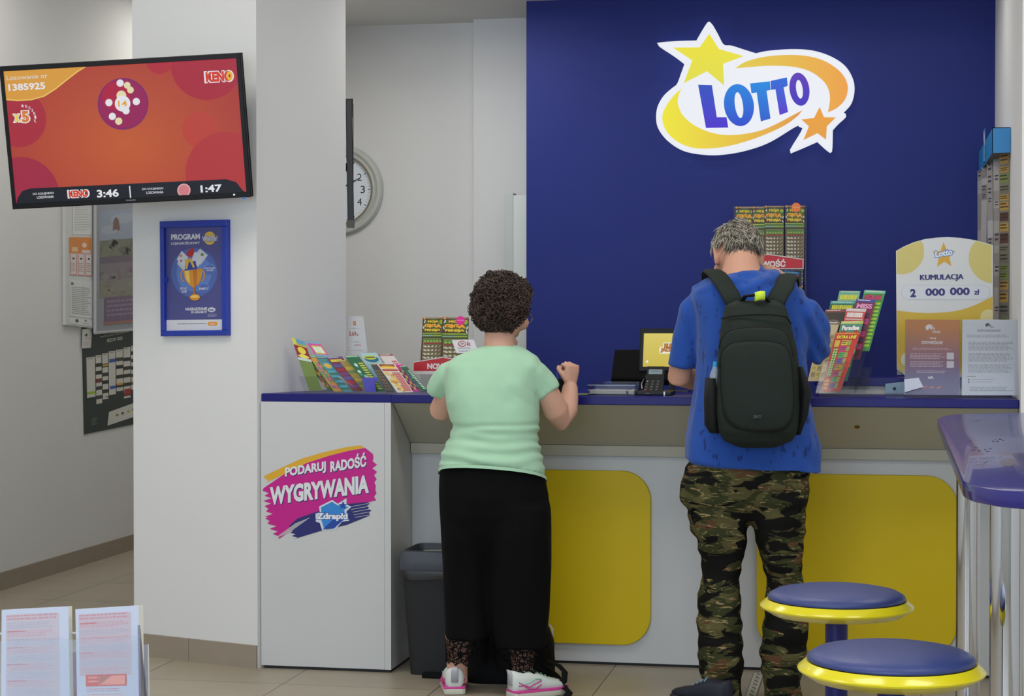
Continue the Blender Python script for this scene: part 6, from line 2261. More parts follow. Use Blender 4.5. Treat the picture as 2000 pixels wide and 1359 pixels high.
def camo():
    m = bpy.data.materials.new('camouflage')
    m.use_nodes = True
    nt = m.node_tree
    b = nt.nodes['Principled BSDF']
    b.inputs['Roughness'].default_value = 0.9
    b.inputs['Specular IOR Level'].default_value = 0.12
    tc = nt.nodes.new('ShaderNodeTexCoord')

    def layer(scale, sx, sz, off, lo, hi, dist):
        mp = nt.nodes.new('ShaderNodeMapping'); mp.inputs['Scale'].default_value = (sx, sx, sz); mp.inputs['Location'].default_value = (off, off, off); mp.inputs['Rotation'].default_value = (0, R(12), 0)
        n = nt.nodes.new('ShaderNodeTexNoise'); n.inputs['Scale'].default_value = scale; n.inputs['Detail'].default_value = 3; n.inputs['Distortion'].default_value = dist
        r_ = nt.nodes.new('ShaderNodeValToRGB'); r_.color_ramp.elements[0].position = lo; r_.color_ramp.elements[1].position = hi
        nt.links.new(tc.outputs['Object'], mp.inputs[0]); nt.links.new(mp.outputs[0], n.inputs['Vector']); nt.links.new(n.outputs['Fac'], r_.inputs[0])
        return r_.outputs[0]
    cur = None
    base = lin((54, 57, 34)) + (1,)
    for args, c in (((7, 1.0, 2.2, 3, 0.53, 0.55, 0.6), (84, 80, 50)), ((8, 1.0, 2.6, 9, 0.60, 0.62, 0.8), (88, 62, 42)), ((40, 0.5, 2.4, 2, 0.595, 0.64, 1.4), (142, 126, 88)), ((7.5, 0.75, 2.5, 17, 0.50, 0.515, 0.8), (20, 19, 18))):
        mx = nt.nodes.new('ShaderNodeMix'); mx.data_type = 'RGBA'
        nt.links.new(layer(*args), mx.inputs[0])
        if cur is None:
            mx.inputs[6].default_value = base
        else:
            nt.links.new(cur, mx.inputs[6])
        mx.inputs[7].default_value = lin(c) + (1,)
        cur = mx.outputs[2]
    nt.links.new(cur, b.inputs['Base Color'])
    return m


CAMO = camo()
bm = bmesh.new()
sloft(bm, [ps_(890, 1350, 1578, my, 0.125), ps_(915, 1333, 1584, my, 0.135, 2.4), ps_(945, 1331, 1580, my, 0.140, 2.4), ps_(980, 1336, 1575, my, 0.122, 2.2), ps_(1015, 1370, 1550, my, 0.075, 2)], 32)
sloft(bm, [ps_(935, 1332, 1466, my, 0.128), ps_(975, 1334, 1465, my, 0.130), ps_(1010, 1341, 1463, my, 0.118), ps_(1050, 1357, 1460, my, 0.108), ps_(1085, 1366, 1452, my, 0.100), ps_(1120, 1372, 1446, my, 0.092), ps_(1160, 1364, 1445, 6.985, 0.092), ps_(1200, 1362, 1448, 6.98, 0.095), ps_(1250, 1362, 1451, 6.98, 0.095), ps_(1300, 1365, 1452, 6.98, 0.092), ps_(1325, 1372, 1450, 6.98, 0.086), ps_(1366, 1384, 1447, 6.98, 0.080)], 24)
sloft(bm, [ps_(935, 1462, 1580, my, 0.128), ps_(975, 1463, 1577, my, 0.130), ps_(1010, 1466, 1574, my, 0.118), ps_(1050, 1474, 1570, my, 0.108), ps_(1090, 1486, 1569, my, 0.100), ps_(1130, 1495, 1568, 7.0, 0.094), ps_(1180, 1496, 1570, 7.0, 0.093), ps_(1220, 1492, 1581, 7.005, 0.096), ps_(1265, 1487, 1579, 7.005, 0.095), ps_(1305, 1486, 1570, 7.005, 0.092), ps_(1335, 1489, 1562, 7.005, 0.085), ps_(1368, 1492, 1566, 7.005, 0.080)], 24)
bm2 = bm
tube(bm2, [P(1345, 935, 6.95), P(1346, 965, 6.94), P(1354, 1010, 6.95)], [0.02, 0.035, 0.02], 12)


def camo_w(p):
    lo = max(0, min(1, (0.5 - p.z) / 0.2))
    return 0.010 * nz(p, (10, 10, 12), 2) + 0.008 * nz(p, (6, 6, 26), 8) + 0.009 * lo * math.sin(p.z * 70 + 5 * noise.noise(p * 4)) * abs(nz(p, (4, 4, 6)))


bm = fuse(bm, 0.008, 9, wrinkle=camo_w)
tm = bm_obj('trousers', bm, CAMO, mn, True)
for pts in ((P(1353, 1010, 6.92), P(1353, 975, 6.89), P(1357, 935, 6.885)), (P(1560, 925, 6.89), P(1563, 980, 6.90), P(1561, 1030, 6.915))):
    bm = bmesh.new()
    tube(bm, pts, 0.007, 6)
    bm_obj('pocket_seam', bm, CAMO, tm, True)
NVS = mat('trainer_navy', (24, 28, 44), rough=0.7)
hl_ = PZ(1424, 1385, 0)
shoe(mn, hl_, PZ(1316, 1367, 0) - hl_, 0.255, 0.105, NVS, mat('sole_dark', (40, 42, 50), rough=0.7), NVS, mat('laces_blue', (110, 140, 160), rough=0.7), trainer=False)
shoe(mn, (P(1528, 1366, 6.95).x, 6.93), FH * 0.97 + RT * 0.22, 0.275, 0.105, NVS, MATS['sole_dark'], NVS, MATS['laces_blue'], trainer=False)

# wavy grey hair
HG = [mat('hair_silver', (178, 172, 158), rough=0.55, spec=0.4), mat('hair_grey', (128, 121, 108), rough=0.6, spec=0.35), mat('hair_dark_grey', (70, 64, 56), rough=0.65, spec=0.3)]
random.seed(99)
bm = bmesh.new()
S = 0.935
hcn = mc + (mu_ * 0.010 - mf * 0.008) * S
rr_ = bmesh.ops.create_uvsphere(bm, u_segments=28, v_segments=18, radius=1)
for v in rr_['verts']:
    x, y, z = v.co
    k = 1.0
    if y > 0.2 and z < 0.45:
        k = 0.8
    if z < -0.45:
        k = 0.90 if y < -0.3 else 0.78
    if abs(x) > 0.55 and z < 0.26 and y > -0.62:
        k = 0.82
    v.co = hcn + (mr * x * 0.083 + mf * y * 0.101 + mu_ * z * 0.116) * S * k
for f_ in set(f_ for v in rr_['verts'] for f_ in v.link_faces):
    f_.material_index = 2
k = 0
while k < 3600:
    dv = Vector((random.gauss(0, 1), random.gauss(0, 1), random.gauss(0, 1))).normalized()
    if dv.z < (-0.62 if dv.y > -0.45 else -0.86) or (dv.y > 0.1 and dv.z < 0.2 + 0.5 * dv.y) or (dv.y > -0.28 and dv.z < -0.22 and abs(dv.x) > 0.6):
        continue
    if abs(dv.x) > 0.5 and dv.z < 0.26 and dv.y > -0.62:
        continue
    p = hcn + (mr * dv.x * 0.084 + mf * dv.y * 0.102 + mu_ * dv.z * 0.117) * S
    out = (mr * dv.x / 0.084 + mf * dv.y / 0.102 + mu_ * dv.z / 0.117).normalized()
    flow = (-mu_ * 1.0 - mf * (0.5 if dv.z > 0.2 else 0.0) + mr * (0.7 * noise.noise(dv * 2.2) + 0.25 * random.gauss(0, 1)) + Vector((0, 0, 0.3 * noise.noise(dv * 3.3))))
    flow = (flow - out * flow.dot(out)).normalized()
    lift = 0.42 if dv.z > 0 else 0.20
    ln = (0.028 + random.random() * 0.020) if dv.z > -0.1 else (0.013 + random.random() * 0.010)
    sd_ = out.cross(flow)
    cv = random.gauss(0, 0.9) + 1.2 * noise.noise(dv * 4)
    pts = []
    for j in range(6):
        t = j / 5
        pts.append(p + flow * ln * t + out * ln * (lift * math.sin(t * 2.3) - 0.06) + sd_ * ln * 0.35 * cv * t * t)
    mi = random.choices((0, 1, 2), (5, 4, 2) if dv.z > 0.05 else (2, 4, 5))[0]  # upper strands weighted to silver, putting highlights into the hair colour
    tube(bm, pts, [0.0012, 0.0017, 0.0018, 0.0015, 0.0011, 0.0003], 4, mi, cap=False)
    k += 1
bm_obj('hair', bm, HG, mn, True)
bm = bmesh.new()
tube(bm, [mc - mr * 0.080 + mf * 0.02 + mu_ * 0.0, P(1400, 510, 7.10), P(1398.5, 532, 7.09)], 0.0022, 6)
bm_obj('glasses_cord', bm, BLK, mn, True)

# ------------------------------------------------------------------ backpack
BP = mat('backpack_green_black', (31, 39, 34), rough=0.8, spec=0.25, vary=0.12, vscale=30, bump=0.35, bscale=420)
BPD = mat('backpack_trim', (15, 17, 17), rough=0.75, spec=0.3)
by = 6.755
bk_ = thing('backpack', 'dark green black backpack with a lime tag worn on the man\'s back', 'backpack', P(1480, 872, by))
bm = bmesh.new()
sloft(bm, [ps_(586, 1436, 1520, by + 0.03, 0.045, 2.6), ps_(596, 1416, 1534, by + 0.02, 0.065, 2.8), ps_(630, 1408, 1546, by + 0.01, 0.085, 2.8), ps_(680, 1402, 1558, by, 0.098, 2.8), ps_(740, 1399, 1564, by - 0.005, 0.105, 2.8), ps_(800, 1398, 1565, by - 0.01, 0.11, 2.8), ps_(840, 1401, 1560, by - 0.01, 0.108, 2.8), ps_(860, 1412, 1548, by, 0.095, 2.6), ps_(872, 1440, 1520, by + 0.01, 0.06, 2.4)], 40)
bm = fuse(bm, 0.007, 3, wrinkle=lambda p: 0.003 * nz(p, (9, 9, 7)))
bm_obj('main_body', bm, BP, bk_, True)


def pack_panel(name, pts, y0, dep, m):
    o = spline([(a, b) for a, b in pts], 6)
    bm = bmesh.new()
    cx_ = sum(a for a, b in o) / len(o); cy_ = sum(b for a, b in o) / len(o)
    rings = []
    for k, (s_, d_) in enumerate(((1.0, 0.0), (1.0, dep * 0.55), (0.965, dep * 0.9), (0.90, dep), (0.5, dep * 1.06))):
        rings.append([bm.verts.new(P(cx_ + (a - cx_) * s_, cy_ + (b - cy_) * s_, y0) - FH * d_) for a, b in o])
    for a, b in zip(rings, rings[1:]):
        for j in range(len(o)):
            bm.faces.new((a[j], a[(j + 1) % len(o)], b[(j + 1) % len(o)], b[j]))
    bm.faces.new(rings[-1])
    bm.faces.new(rings[0][::-1])
    bmesh.ops.recalc_face_normals(bm, faces=bm.faces[:])
    return bm_obj(name, bm, m, bk_, True), [P(a, b, y0) - FH * dep * 0.62 for a, b in o]


def piping(pts, parent, r_=0.0035):
    bm = bmesh.new()
    tube(bm, pts, r_, 6)
    return bm_obj('piping', bm, BPD, parent, True)


fp1, ln1 = pack_panel('front_pocket', [(1405, 720), (1407, 690), (1422, 672), (1448, 666), (1478, 665), (1508, 667), (1530, 676), (1542, 700), (1546, 740), (1548, 790), (1542, 822), (1524, 838), (1484, 842), (1440, 836), (1416, 815), (1407, 770)], by - 0.095, 0.045, BP)
piping(ln1 + ln1[:1], fp1)
fp2, ln2 = pack_panel('upper_pocket', [(1404, 690), (1408, 662), (1426, 645), (1470, 639), (1515, 641), (1536, 655), (1546, 690), (1544, 720), (1480, 726), (1408, 722)], by - 0.088, 0.03, BP)
piping(ln2[1 * 6 - 4:6 * 6 + 2], fp2)
bm = bmesh.new()
zp = [P(a, b, by - 0.064 - c_) for a, b, c_ in ((1409, 622, -0.012), (1430, 617, 0.012), (1470, 614, 0.016), (1510, 614, 0.012), (1535, 618, -0.004), (1545, 632, -0.03))]
tube(bm, zp, 0.0032, 8)
bm_obj('zip', bm, BPD, bk_, True)
for nm, secs in (('side_pocket', [ps_(738, 1377, 1400, by + 0.01, 0.055, 2.2), ps_(780, 1375, 1404, by + 0.01, 0.062, 2.2), ps_(830, 1376, 1404, by + 0.01, 0.06, 2.2), ps_(845, 1386, 1404, by + 0.01, 0.05, 2.2)]),
                 ('side_pocket', [ps_(716, 1555, 1567, by + 0.01, 0.05, 2.2), ps_(765, 1556, 1585, by + 0.01, 0.062, 2.2), ps_(810, 1555, 1577, by + 0.01, 0.06, 2.2), ps_(848, 1552, 1562, by + 0.01, 0.05, 2.2)])):
    bm = bmesh.new()
    sloft(bm, secs, 20)
    bmesh.ops.recalc_face_normals(bm, faces=bm.faces[:])
    bm_obj(nm, bm, BPD, bk_, True)


def strap(pts, w, th):
    bm = bmesh.new()
    P_ = [P(a, b, c_) for a, b, c_ in pts]
    rings = []
    for i, p_ in enumerate(P_):
        d = (P_[min(i + 1, len(P_) - 1)] - P_[max(i - 1, 0)]).normalized()
        outn = (Vector((0, 0, 1)) * 0.9 - FH * 0.6)
        if i >= len(P_) - 2:
            outn = Vector((0, 0, 0.4)) + FH
        s_ = d.cross(outn).normalized()
        n_ = s_.cross(d)
        rings.append((p_, s_ * w / 2, n_ * th / 2, 3.2))
    sloft(bm, rings, 20)
    bmesh.ops.recalc_face_normals(bm, faces=bm.faces[:])
    o = bm_obj('shoulder_strap', bm, BP, bk_, True)
    for sg in (-1, 1):
        piping([c + a * sg for c, a, b, e in rings], o, 0.004)


strap([(1437, 596, 6.78), (1425, 573, 6.80), (1412, 552, 6.84), (1400, 536, 6.895), (1391, 529, 6.97), (1388, 536, 7.07), (1390, 565, 7.145), (1390, 600, 7.16)], 0.062, 0.015)
strap([(1512, 596, 6.78), (1522, 575, 6.80), (1532, 560, 6.84), (1536, 546, 6.895), (1541, 539, 6.97), (1543, 546, 7.07), (1544, 575, 7.145), (1544, 610, 7.16)], 0.062, 0.015)
bm = bmesh.new()
tube(bm, [P(1447, 590, 6.75), P(1456, 578, 6.72), P(1474, 576, 6.71), P(1492, 578, 6.72), P(1502, 590, 6.75)], 0.010, 10, flat=0.5)
hd_ = bm_obj('carry_handle', bm, BPD, bk_, True)
bm = bmesh.new()
c = P(1484, 578, 6.708)
sloft(bm, [(P(1474, 580, 6.709), Vector((0, 0, 0.016)), FH * 0.011, 2.4), (P(1484, 577, 6.707), Vector((0, 0, 0.0165)), FH * 0.012, 2.4), (P(1494, 577, 6.709), Vector((0, 0, 0.016)), FH * 0.011, 2.4)], 18)
bmesh.ops.recalc_face_normals(bm, faces=bm.faces[:])
bm_obj('lime_tag', bm, mat('lime_tag', (196, 226, 50), rough=0.5), hd_, True, label='bright lime yellow tag')
p = Print(0, 0, 30, 14, BP)
p.outline = [(1, 1), (29, 1), (29, 13), (1, 13)]
p.text('JJC', 2, 2, 28, 12, mat('emboss', (62, 70, 66), rough=0.6), 2, 0.02, 0, -0.2)
yb_ = by - 0.149
p.build('logo_print', quad([(1470, 809), (1490, 809), (1490, 818), (1470, 818)], (yb_,) * 4), 0.001, bk_)
# water bottle
bo = thing('water_bottle', 'clear plastic water bottle with a blue cap in the backpack side pocket', 'bottle', P(1391, 790, by - 0.0))
b0, b1 = P(1390, 780, by - 0.02), P(1397, 716, by - 0.02)
ax_ = (b1 - b0).normalized(); x_, y_ = frame_of(ax_)
PET = mat('pet_clear', (196, 206, 212), rough=0.12, alpha=0.42, spec=0.7)
bm = bmesh.new()
sloft(bm, [(b0, x_ * 0.015, y_ * 0.015, 2), (b0 + ax_ * 0.05, x_ * 0.017, y_ * 0.017, 2), (b0 + ax_ * 0.075, x_ * 0.0155, y_ * 0.0155, 2), (b1 - ax_ * 0.03, x_ * 0.017, y_ * 0.017, 2), (b1 - ax_ * 0.006, x_ * 0.010, y_ * 0.010, 2), (b1, x_ * 0.009, y_ * 0.009, 2)], 18)
bmesh.ops.recalc_face_normals(bm, faces=bm.faces[:])
bm_obj('bottle', bm, PET, bo, True)
bm = bmesh.new()
sloft(bm, [(b1, x_ * 0.0095, y_ * 0.0095, 2), (b1 + ax_ * 0.018, x_ * 0.0095, y_ * 0.0095, 2)], 16)
bmesh.ops.recalc_face_normals(bm, faces=bm.faces[:])
bm_obj('cap', bm, mat('cap_blue', (40, 150, 206), rough=0.35), bo)
# ================================================================== waste bin
GB = mat('bin_black', (21, 22, 24), rough=0.65, vary=0.1, vscale=8)
GLD_ = mat('bin_lid_grey', (62, 66, 76), rough=0.5)
bx0, bx1 = P(779, 1110, 7.25).x, P(779, 1110, 7.25).x + 0.25
bcx = (bx0 + bx1) / 2
bn = thing('waste_bin', 'black waste bin with a grey open lid under the counter, by the end cabinet', 'waste bin', (bcx, 7.38, 0))


def brect(z, w, d, ex=7):
    return (Vector((bcx, 7.38, z)), Vector((w * 0.36, 0, 0)), Vector((0, d / 2, 0)), ex)


bm = bmesh.new()
sloft(bm, [brect(0.002, 0.255, 0.22), brect(0.05, 0.262, 0.225), brect(0.43, 0.335, 0.285)], 48)
bmesh.ops.recalc_face_normals(bm, faces=bm.faces[:])
bm_obj('body', bm, GB, bn, autosmooth=40)
bm = bmesh.new()
sloft(bm, [brect(0.418, 0.350, 0.300), brect(0.425, 0.356, 0.306), brect(0.470, 0.345, 0.298), brect(0.492, 0.325, 0.280), brect(0.496, 0.300, 0.255), brect(0.475, 0.285, 0.235), brect(0.44, 0.27, 0.225)], 48, cap=False)
bmesh.ops.recalc_face_normals(bm, faces=bm.faces[:])
bm_obj('lid', bm, GLD_, bn, autosmooth=40, label='grey lid with a wide opening')
bm = bmesh.new()
n = 60
rings = []
for k, (z, gr) in enumerate(((0.45, 0.0), (0.425, 0.006), (0.405, 0.010), (0.385, 0.008))):
    ring = []
    for j in range(n):
        t = 2 * math.pi * j / n
        c_, s_ = math.cos(t), math.sin(t)
        u = math.copysign(abs(c_) ** (2 / 7), c_); v = math.copysign(abs(s_) ** (2 / 7), s_)
        w = gr + 0.005 * noise.noise(Vector((j * 0.5, k * 0.9, 3)))
        ring.append(bm.verts.new((bcx + u * (0.119 + w), 7.38 + v * (0.140 + w), z + 0.010 * noise.noise(Vector((j * 0.31, k, 7))) * k / 3)))
    rings.append(ring)
for a, b in zip(rings, rings[1:]):
    for j in range(n):
        bm.faces.new((a[j], a[(j + 1) % n], b[(j + 1) % n], b[j]))
bm_obj('liner_bag', bm, mat('liner_black', (26, 26, 28), rough=0.3, spec=0.6), bn, True)
p = Print(0, 0, 10, 10, ink(178, 172, 160))
p.greek(1, 1, 9, 9, 5, ink(120, 116, 108), 1)
p.build('paper_scrap', [(bcx - 0.07, 7.44, 0.475), (bcx + 0.03, 7.46, 0.478), (bcx + 0.032, 7.285, 0.452), (bcx - 0.075, 7.285, 0.450)], 0.001, label='crumpled white paper scrap inside the open waste bin', cat='paper')

# ================================================================== black bag on the floor
BGM = mat('bag_black', (10, 10, 11), rough=0.8, spec=0.2, vary=0.2, vscale=18, bump=0.3, bscale=300)
gy = 7.26
bg_ = thing('bag', 'black bag standing on the floor in front of the woman, straps trailing', 'bag', P(980, 1330, gy))
bm = bmesh.new()
sloft(bm, [ps_(1212, 960, 1060, gy + 0.02, 0.04), ps_(1222, 930, 1074, gy + 0.01, 0.07), ps_(1250, 905, 1081, gy, 0.10, 2.8), ps_(1290, 908, 1083, gy, 0.115, 3), ps_(1318, 905, 1083, gy, 0.118, 3.2), ps_(1328, 908, 1078, gy, 0.112, 3)], 36)
bm = fuse(bm, 0.009, 3, wrinkle=lambda p: 0.010 * nz(p, (9, 9, 9)) + 0.004 * nz(p, (24, 24, 20)))
for v in bm.verts:
    v.co.z = max(v.co.z, 0.002)
bm_obj('body', bm, BGM, bg_, True)
for pts in (((1052, 1285, 7.14), (1072, 1292, 7.08), (1092, 1300, 7.05), (1103, 1312, 7.03), (1102, 1328, 7.0), (1088, 1340, 6.985)), ((1066, 1300, 7.13), (1086, 1318, 7.08), (1098, 1334, 7.02), (1104, 1344, 6.985), (1112, 1352, 6.95), (1106, 1362, 6.92))):
    bm = bmesh.new()
    tube(bm, [P(a, b, c) for a, b, c in pts], 0.014, 8, flat=0.3)
    bm_obj('strap', bm, BGM, bg_, True)
bm = bmesh.new()
tube(bm, [P(1073, 1219, 7.17), P(1079, 1228, 7.165), P(1080, 1241, 7.16)], 0.007, 8, flat=0.3)
bm_obj('white_pull', bm, mat('pull_white', (190, 192, 194), rough=0.6), bg_, True, label='white zip pull')
bm = bmesh.new()
a0, b0 = PZ(832, 1318, 0.0), PZ(872, 1326, 0.0)
box(bm, (a0.x, b0.y - 0.005, 0.001), (b0.x, b0.y + 0.03, 0.022), 0, 0.004)
bm_obj('bottom_flap', bm, BGM, bg_)

# ================================================================== bar stools
VIN = mat('stool_blue_vinyl', (50, 62, 116), rough=0.42, spec=0.45, bump=0.12, bscale=420, vary=0.03)
SYL = mat('stool_yellow', (222, 206, 28), rough=0.22, spec=0.5, coat=0.3)
SPB = mat('stool_post_blue', (30, 28, 92), rough=0.3, spec=0.3)


def make_stool(x, y, label):
    t = thing('bar_stool', label, 'stool', (x, y, 0), 'round bar stools by the high table')
    c = (x, y, 0)
    bm = bmesh.new()
    lathe(bm, [(0.0, 0.7635), (0.150, 0.7635), (0.1575, 0.7655), (0.1585, 0.769), (0.155, 0.7755), (0.140, 0.7835), (0.11, 0.7895), (0.06, 0.7925), (0.0, 0.7935)], c, 64)
    bm_obj('seat_pad', bm, VIN, t, True, label='domed blue vinyl seat pad')
    bm = bmesh.new()
    lathe(bm, [(0.0, 0.7630), (0.155, 0.7630), (0.1605, 0.7645), (0.1755, 0.7520), (0.1770, 0.7490), (0.1755, 0.7455), (0.150, 0.7300), (0.120, 0.7270), (0.0, 0.7270)], c, 72)
    bm_obj('seat_ring', bm, SYL, t, autosmooth=35, label='yellow lacquered rim')
    bm = bmesh.new()
    lathe(bm, [(0, 0.7268), (0.05, 0.7268), (0.05, 0.718), (0.0262, 0.712), (0.0262, 0.03), (0, 0.03)], c, 32)
    bm_obj('post', bm, SPB, t, autosmooth=35)
    bm = bmesh.new()
    lathe(bm, [(0, 0.034), (0.04, 0.034), (0.06, 0.022), (0.17, 0.012), (0.185, 0.002), (0, 0.002)], c, 48)
    bm_obj('base', bm, SPB, t, autosmooth=35)
    return t


st0 = make_stool(-0.110, 4.449, 'round blue and yellow bar stool standing farther back, nearer the man')


def dup(root, loc, label):
    r_ = root.copy(); col.objects.link(r_); r_.location = loc; r_['label'] = label
    OFF[r_.name] = Vector(loc)
    for ch in list(root.children):
        c_ = ch.copy(); col.objects.link(c_); c_.parent = r_
    return r_


dup(st0, (0.012, 3.668, 0), 'round blue and yellow bar stool in front, nearest the camera')

# ================================================================== high table
TT = mat('table_blue_gloss', (38, 33, 114), rough=0.2, spec=0.45, coat=0.3)
edge = [(1831, 818), (1838, 813.6), (1850, 811), (1871, 809), (1915, 807.3), (1959, 806.3), (2000, 806)]
far = [PZ(a, b, 1.10) for a, b in edge]
near = [PZ(a, b, 1.10) for a, b in ((1880, 937), (1883, 940), (1888, 943), (1896, 946), (1904, 948.5), (1926, 952.5), (1950, 956.5), (2000, 961))]
xc = 0.50
left = [(v.x, v.y) for v in near[::-1]] + [(v.x, v.y) for v in far]
left = [q_ for q_ in left if q_[0] < xc - 0.01]
pts = left + [(2 * xc - a, b) for a, b in left[::-1]]
ht = thing('high_table', 'long blue high table on chrome legs, right edge', 'table', (xc, 4.95, 0))
bm = bmesh.new(); prism(bm, pts, 1.068, 1.10, 0, 0.004)
bm_obj('table_top', bm, TT, ht, autosmooth=35)
CHR = mat('chrome', (205, 206, 208), rough=0.07, metal=1.0)
for x, y in ((0.246, 5.88), (0.250, 4.08), (0.75, 5.88), (0.75, 4.08)):
    bm = bmesh.new()
    lathe(bm, [(0, 1.068), (0.06, 1.068), (0.06, 1.060), (0.035, 1.058), (0.035, 0.02), (0.06, 0.016), (0.062, 0.001), (0, 0.001)], (x, y, 0), 40)
    bm_obj('leg', bm, CHR, ht, autosmooth=35)
random.seed(6)
for k in range(26):
    cx_, cy_ = random.choice(((1895, 876), (1925, 880), (1930, 902), (1978, 910), (1905, 822), (1950, 858)))
    q = PZ(cx_ + random.gauss(0, 9), cy_ + random.gauss(0, 2.2), 1.1)
    if k == 0:
        bm = bmesh.new()
    lathe_r = 0.0012 + random.random() * 0.0022
    bm2 = [bm.verts.new(q + Vector((math.cos(j * 0.785) * lathe_r * 1.5, math.sin(j * 0.785) * lathe_r * 4, 0.0004))) for j in range(8)]
    bm.faces.new(bm2)
o_ = bm_obj('scuff_mark', bm, mat('scuff', (34, 32, 70), rough=0.7), ht, label='small dark scuffs')
o_['kind'] = 'stuff'

# ================================================================== printed slips in the clear holder, lower left
ly = 2.36
PINK = ink(186, 128, 134); PNK2 = ink(186, 98, 102); REDO = ink(196, 52, 22); PW = ink(180, 181, 190)
lt = thing('side_table', 'small white side table carrying the slip holder at the lower left edge', 'table', (P(140, 1517, ly).x, ly, 0))
zt_ = P(140, 1457, ly).z
cx0 = P(140, 1457, ly).x
bm = bmesh.new(); box(bm, (cx0 - 0.25, ly - 0.15, zt_ - 0.025), (cx0 + 0.22, ly + 0.25, zt_), 0, 0.004); bm_obj('table_top', bm, LAM, lt)
for a_ in (-0.22, 0.19):
    for b_ in (-0.12, 0.22):
        bm = bmesh.new(); tube(bm, [(cx0 + a_, ly + b_, 0), (cx0 + a_, ly + b_, zt_ - 0.025)], 0.018, 10); bm_obj('leg', bm, CHR, lt, True)


def crop7(x, y):
    return (x / 6.25, 1150 + y / 6.25)


def slips(px, y0, thick, label, deco):
    q = [P(a, b, c) for (a, b), c in zip(px, (y0 + 0.02, y0 + 0.02, y0, y0))]
    p = Print(0, 0, 100, 190, PW, ink(226, 224, 214))
    random.seed(hash(label) % 97 if False else len(label))
    deco(p)
    return p.build('slip_stack', q, thick, step=0.0002, label=label, cat='paper slips', group='paper slip stacks in the clear holder')


def deco1(p):
    p.rect(7, 8, 86, 128, ink(180, 164, 167), 1)
    p.greek(8, 9, 85, 18, 2, PINK, 2, ragged=0.05)
    for r_ in range(9):
        y = 20 + r_ * 12
        p.greek(9, y, 85, y + 10, 4, ink(184, 144, 149) if r_ % 2 else ink(158, 158, 170), 2, ragged=0.3)
        if r_ % 2 == 1:
            p.greek(9, y, 36, y + 3, 1, PNK2, 3, ragged=0.05)
    p.greek(14, 132, 86, 186, 14, PINK, 2, ragged=0.35)


def deco2(p):
    p.rect(5, 8, 88, 98, ink(180, 160, 163), 1)
    p.greek(6, 9, 86, 18, 2, PINK, 2, ragged=0.05)
    for r_ in range(7):
        y = 20 + r_ * 11
        p.greek(7, y, 86, y + 9, 4, ink(184, 138, 144) if r_ % 2 == 0 else ink(158, 156, 166), 2, ragged=0.25)
    p.greek(7, 21, 34, 24, 1, PNK2, 3); p.greek(7, 64, 28, 67, 1, PNK2, 3)
    p.rect(15, 96, 80, 113, REDO, 3)
    for k in range(3):
        p.greek(19 + k * 21, 99, 34 + k * 21, 110, 2, ink(226, 140, 116), 4, ragged=0.1)
        p.rect(35.5 + k * 21, 98, 36, 111, ink(226, 130, 100), 4)
    p.greek(16, 116, 80, 122, 2, PINK, 2)
    for r_ in range(9):
        p.greek(18, 124 + r_ * 7, 78, 128 + r_ * 7, 1, ink(206, 150, 140), 2, ragged=0.05)


slips([crop7(20, 255), crop7(832, 212), crop7(861, 1845), crop7(8, 1845)], ly, 0.012, 'white stack of pink printed slips, left one in the clear holder', deco1)
slips([crop7(920, 248), crop7(1690, 200), crop7(1711, 1845), crop7(949, 1845)], ly, 0.016, 'white stack of pink printed slips with a red orange block, right one', deco2)
p = Print(0, 0, 40, 100, ink(188, 182, 200))
p.rect(2, 6, 38, 50, ink(150, 120, 150), 1); p.rect(4, 40, 36, 96, ink(160, 100, 110), 1)
p.build('folded_leaflet', [P(*crop7(845, 705), ly + 0.05), P(*crop7(1100, 700), ly + 0.05), P(*crop7(1105, 1845), ly + 0.03), P(*crop7(850, 1845), ly + 0.03)], 0.006, label='mauve leaflet seen in the gap between the two slip stacks', cat='leaflet')
p = Print(0, 0, 40, 100, ink(214, 214, 216))
p.greek(4, 10, 36, 90, 10, ink(190, 190, 196), 1)
p.build('folded_leaflet', [P(*crop7(1560, 690), ly + 0.09), P(*crop7(1803, 678), ly + 0.09), P(*crop7(1822, 1845), ly + 0.07), P(*crop7(1570, 1845), ly + 0.07)], 0.004, label='blank white leaflet behind the right slip stack', cat='leaflet')
hd2 = thing('slip_holder', 'clear acrylic holder with dividers around the printed slips, lower left', 'slip holder', (cx0, ly, zt_))
bm = bmesh.new()
q = [P(*crop7(1708, 440), ly - 0.01), P(*crop7(1735, 620), ly + 0.09), P(*crop7(1835, 1842), ly + 0.07), P(*crop7(1735, 1842), ly - 0.02)]
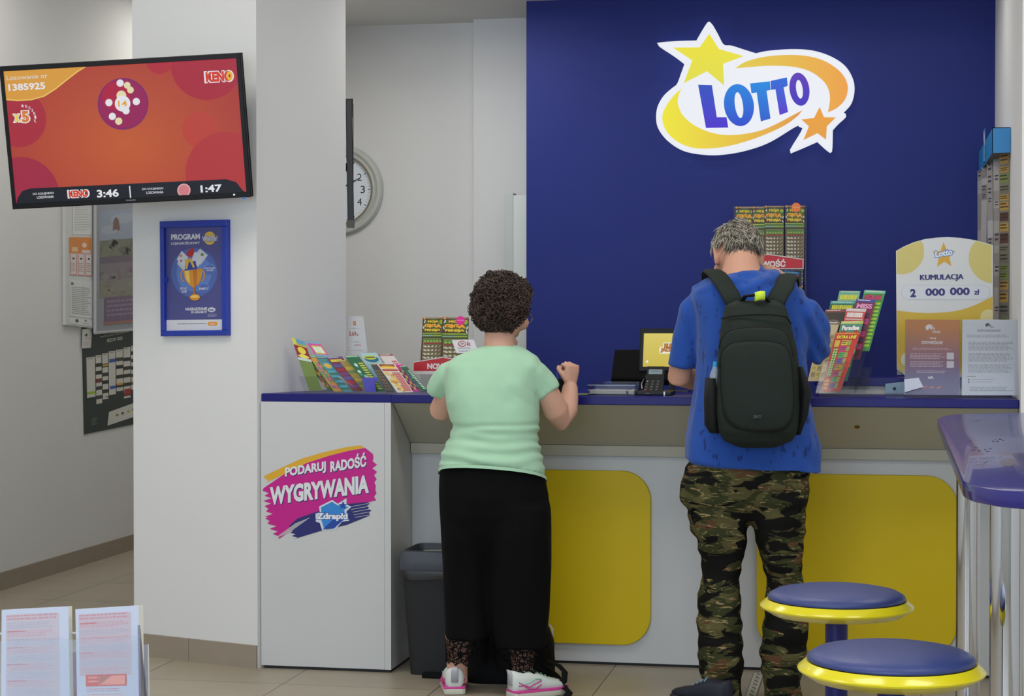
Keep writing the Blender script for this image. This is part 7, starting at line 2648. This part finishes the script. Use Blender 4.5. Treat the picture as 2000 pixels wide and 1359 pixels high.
slab(bm, q, (q[1] - q[0]).cross(q[0] - q[3]), 0.003)
bm_obj('side_wall', bm, mat('acrylic_violet', (92, 86, 116), rough=0.15, alpha=0.62), hd2, label='violet tinted side wall')
bm = bmesh.new()
q = [P(*crop7(-60, 640), ly - 0.006), P(*crop7(1700, 600), ly - 0.006), P(*crop7(1722, 1842), ly - 0.02), P(*crop7(-60, 1842), ly - 0.02)]
slab(bm, q, (q[1] - q[0]).cross(q[0] - q[3]), 0.002)
bm_obj('front_wall', bm, acrylic(), hd2)
bm = bmesh.new()
tube(bm, [P(*crop7(-60, 545), ly + 0.025), P(*crop7(1720, 530), ly + 0.025)], 0.0016, 6)
bm_obj('rear_bar', bm, mat('acrylic_edge', (182, 180, 176), rough=0.3), hd2)
bm = bmesh.new(); box(bm, (cx0 - 0.22, ly - 0.02, zt_), (cx0 + 0.10, ly + 0.11, zt_ + 0.004)); bm_obj('base_plate', bm, acrylic(), hd2)

# ================================================================== distance strips stuck to the floor
for (x0, x1, ya_, yb2, lab) in ((PZ(1462, 1340, 0).x, PZ(1484, 1340, 0).x, 7.57, 5.6, 'white footprint marking strip on the floor between the man\'s feet'), (PZ(1803, 1352, 0).x, PZ(1827, 1352, 0).x, 7.20, 5.6, 'white footprint marking strip on the floor behind the front bar stool')):
    L_ = ya_ - yb2
    p = Print(0, 0, 50, L_ * 1000, ink(196, 196, 186))
    for e in (0, 46):
        p.rect(e, 0, e + 4, L_ * 1000, ink(110, 112, 100), 1)
    k = 0
    while k * 70 < L_ * 1000 - 70:
        y = k * 70 + 20
        p.disc(22, y, 6, ink(50, 50, 48), 1, 12, 12); p.disc(32, y + 14, 5, ink(50, 50, 48), 1, 10, 12)
        p.greek(12, y + 34, 40, y + 48, 2, ink(70, 70, 68), 1, ragged=0.1)
        k += 1
    p.build('floor_strip', [(x0, ya_, 0.0008), (x1, ya_, 0.0008), (x1, yb2, 0.0008), (x0, yb2, 0.0008)], 0.0006, label=lab, cat='floor sticker', group='footprint strips on the floor')
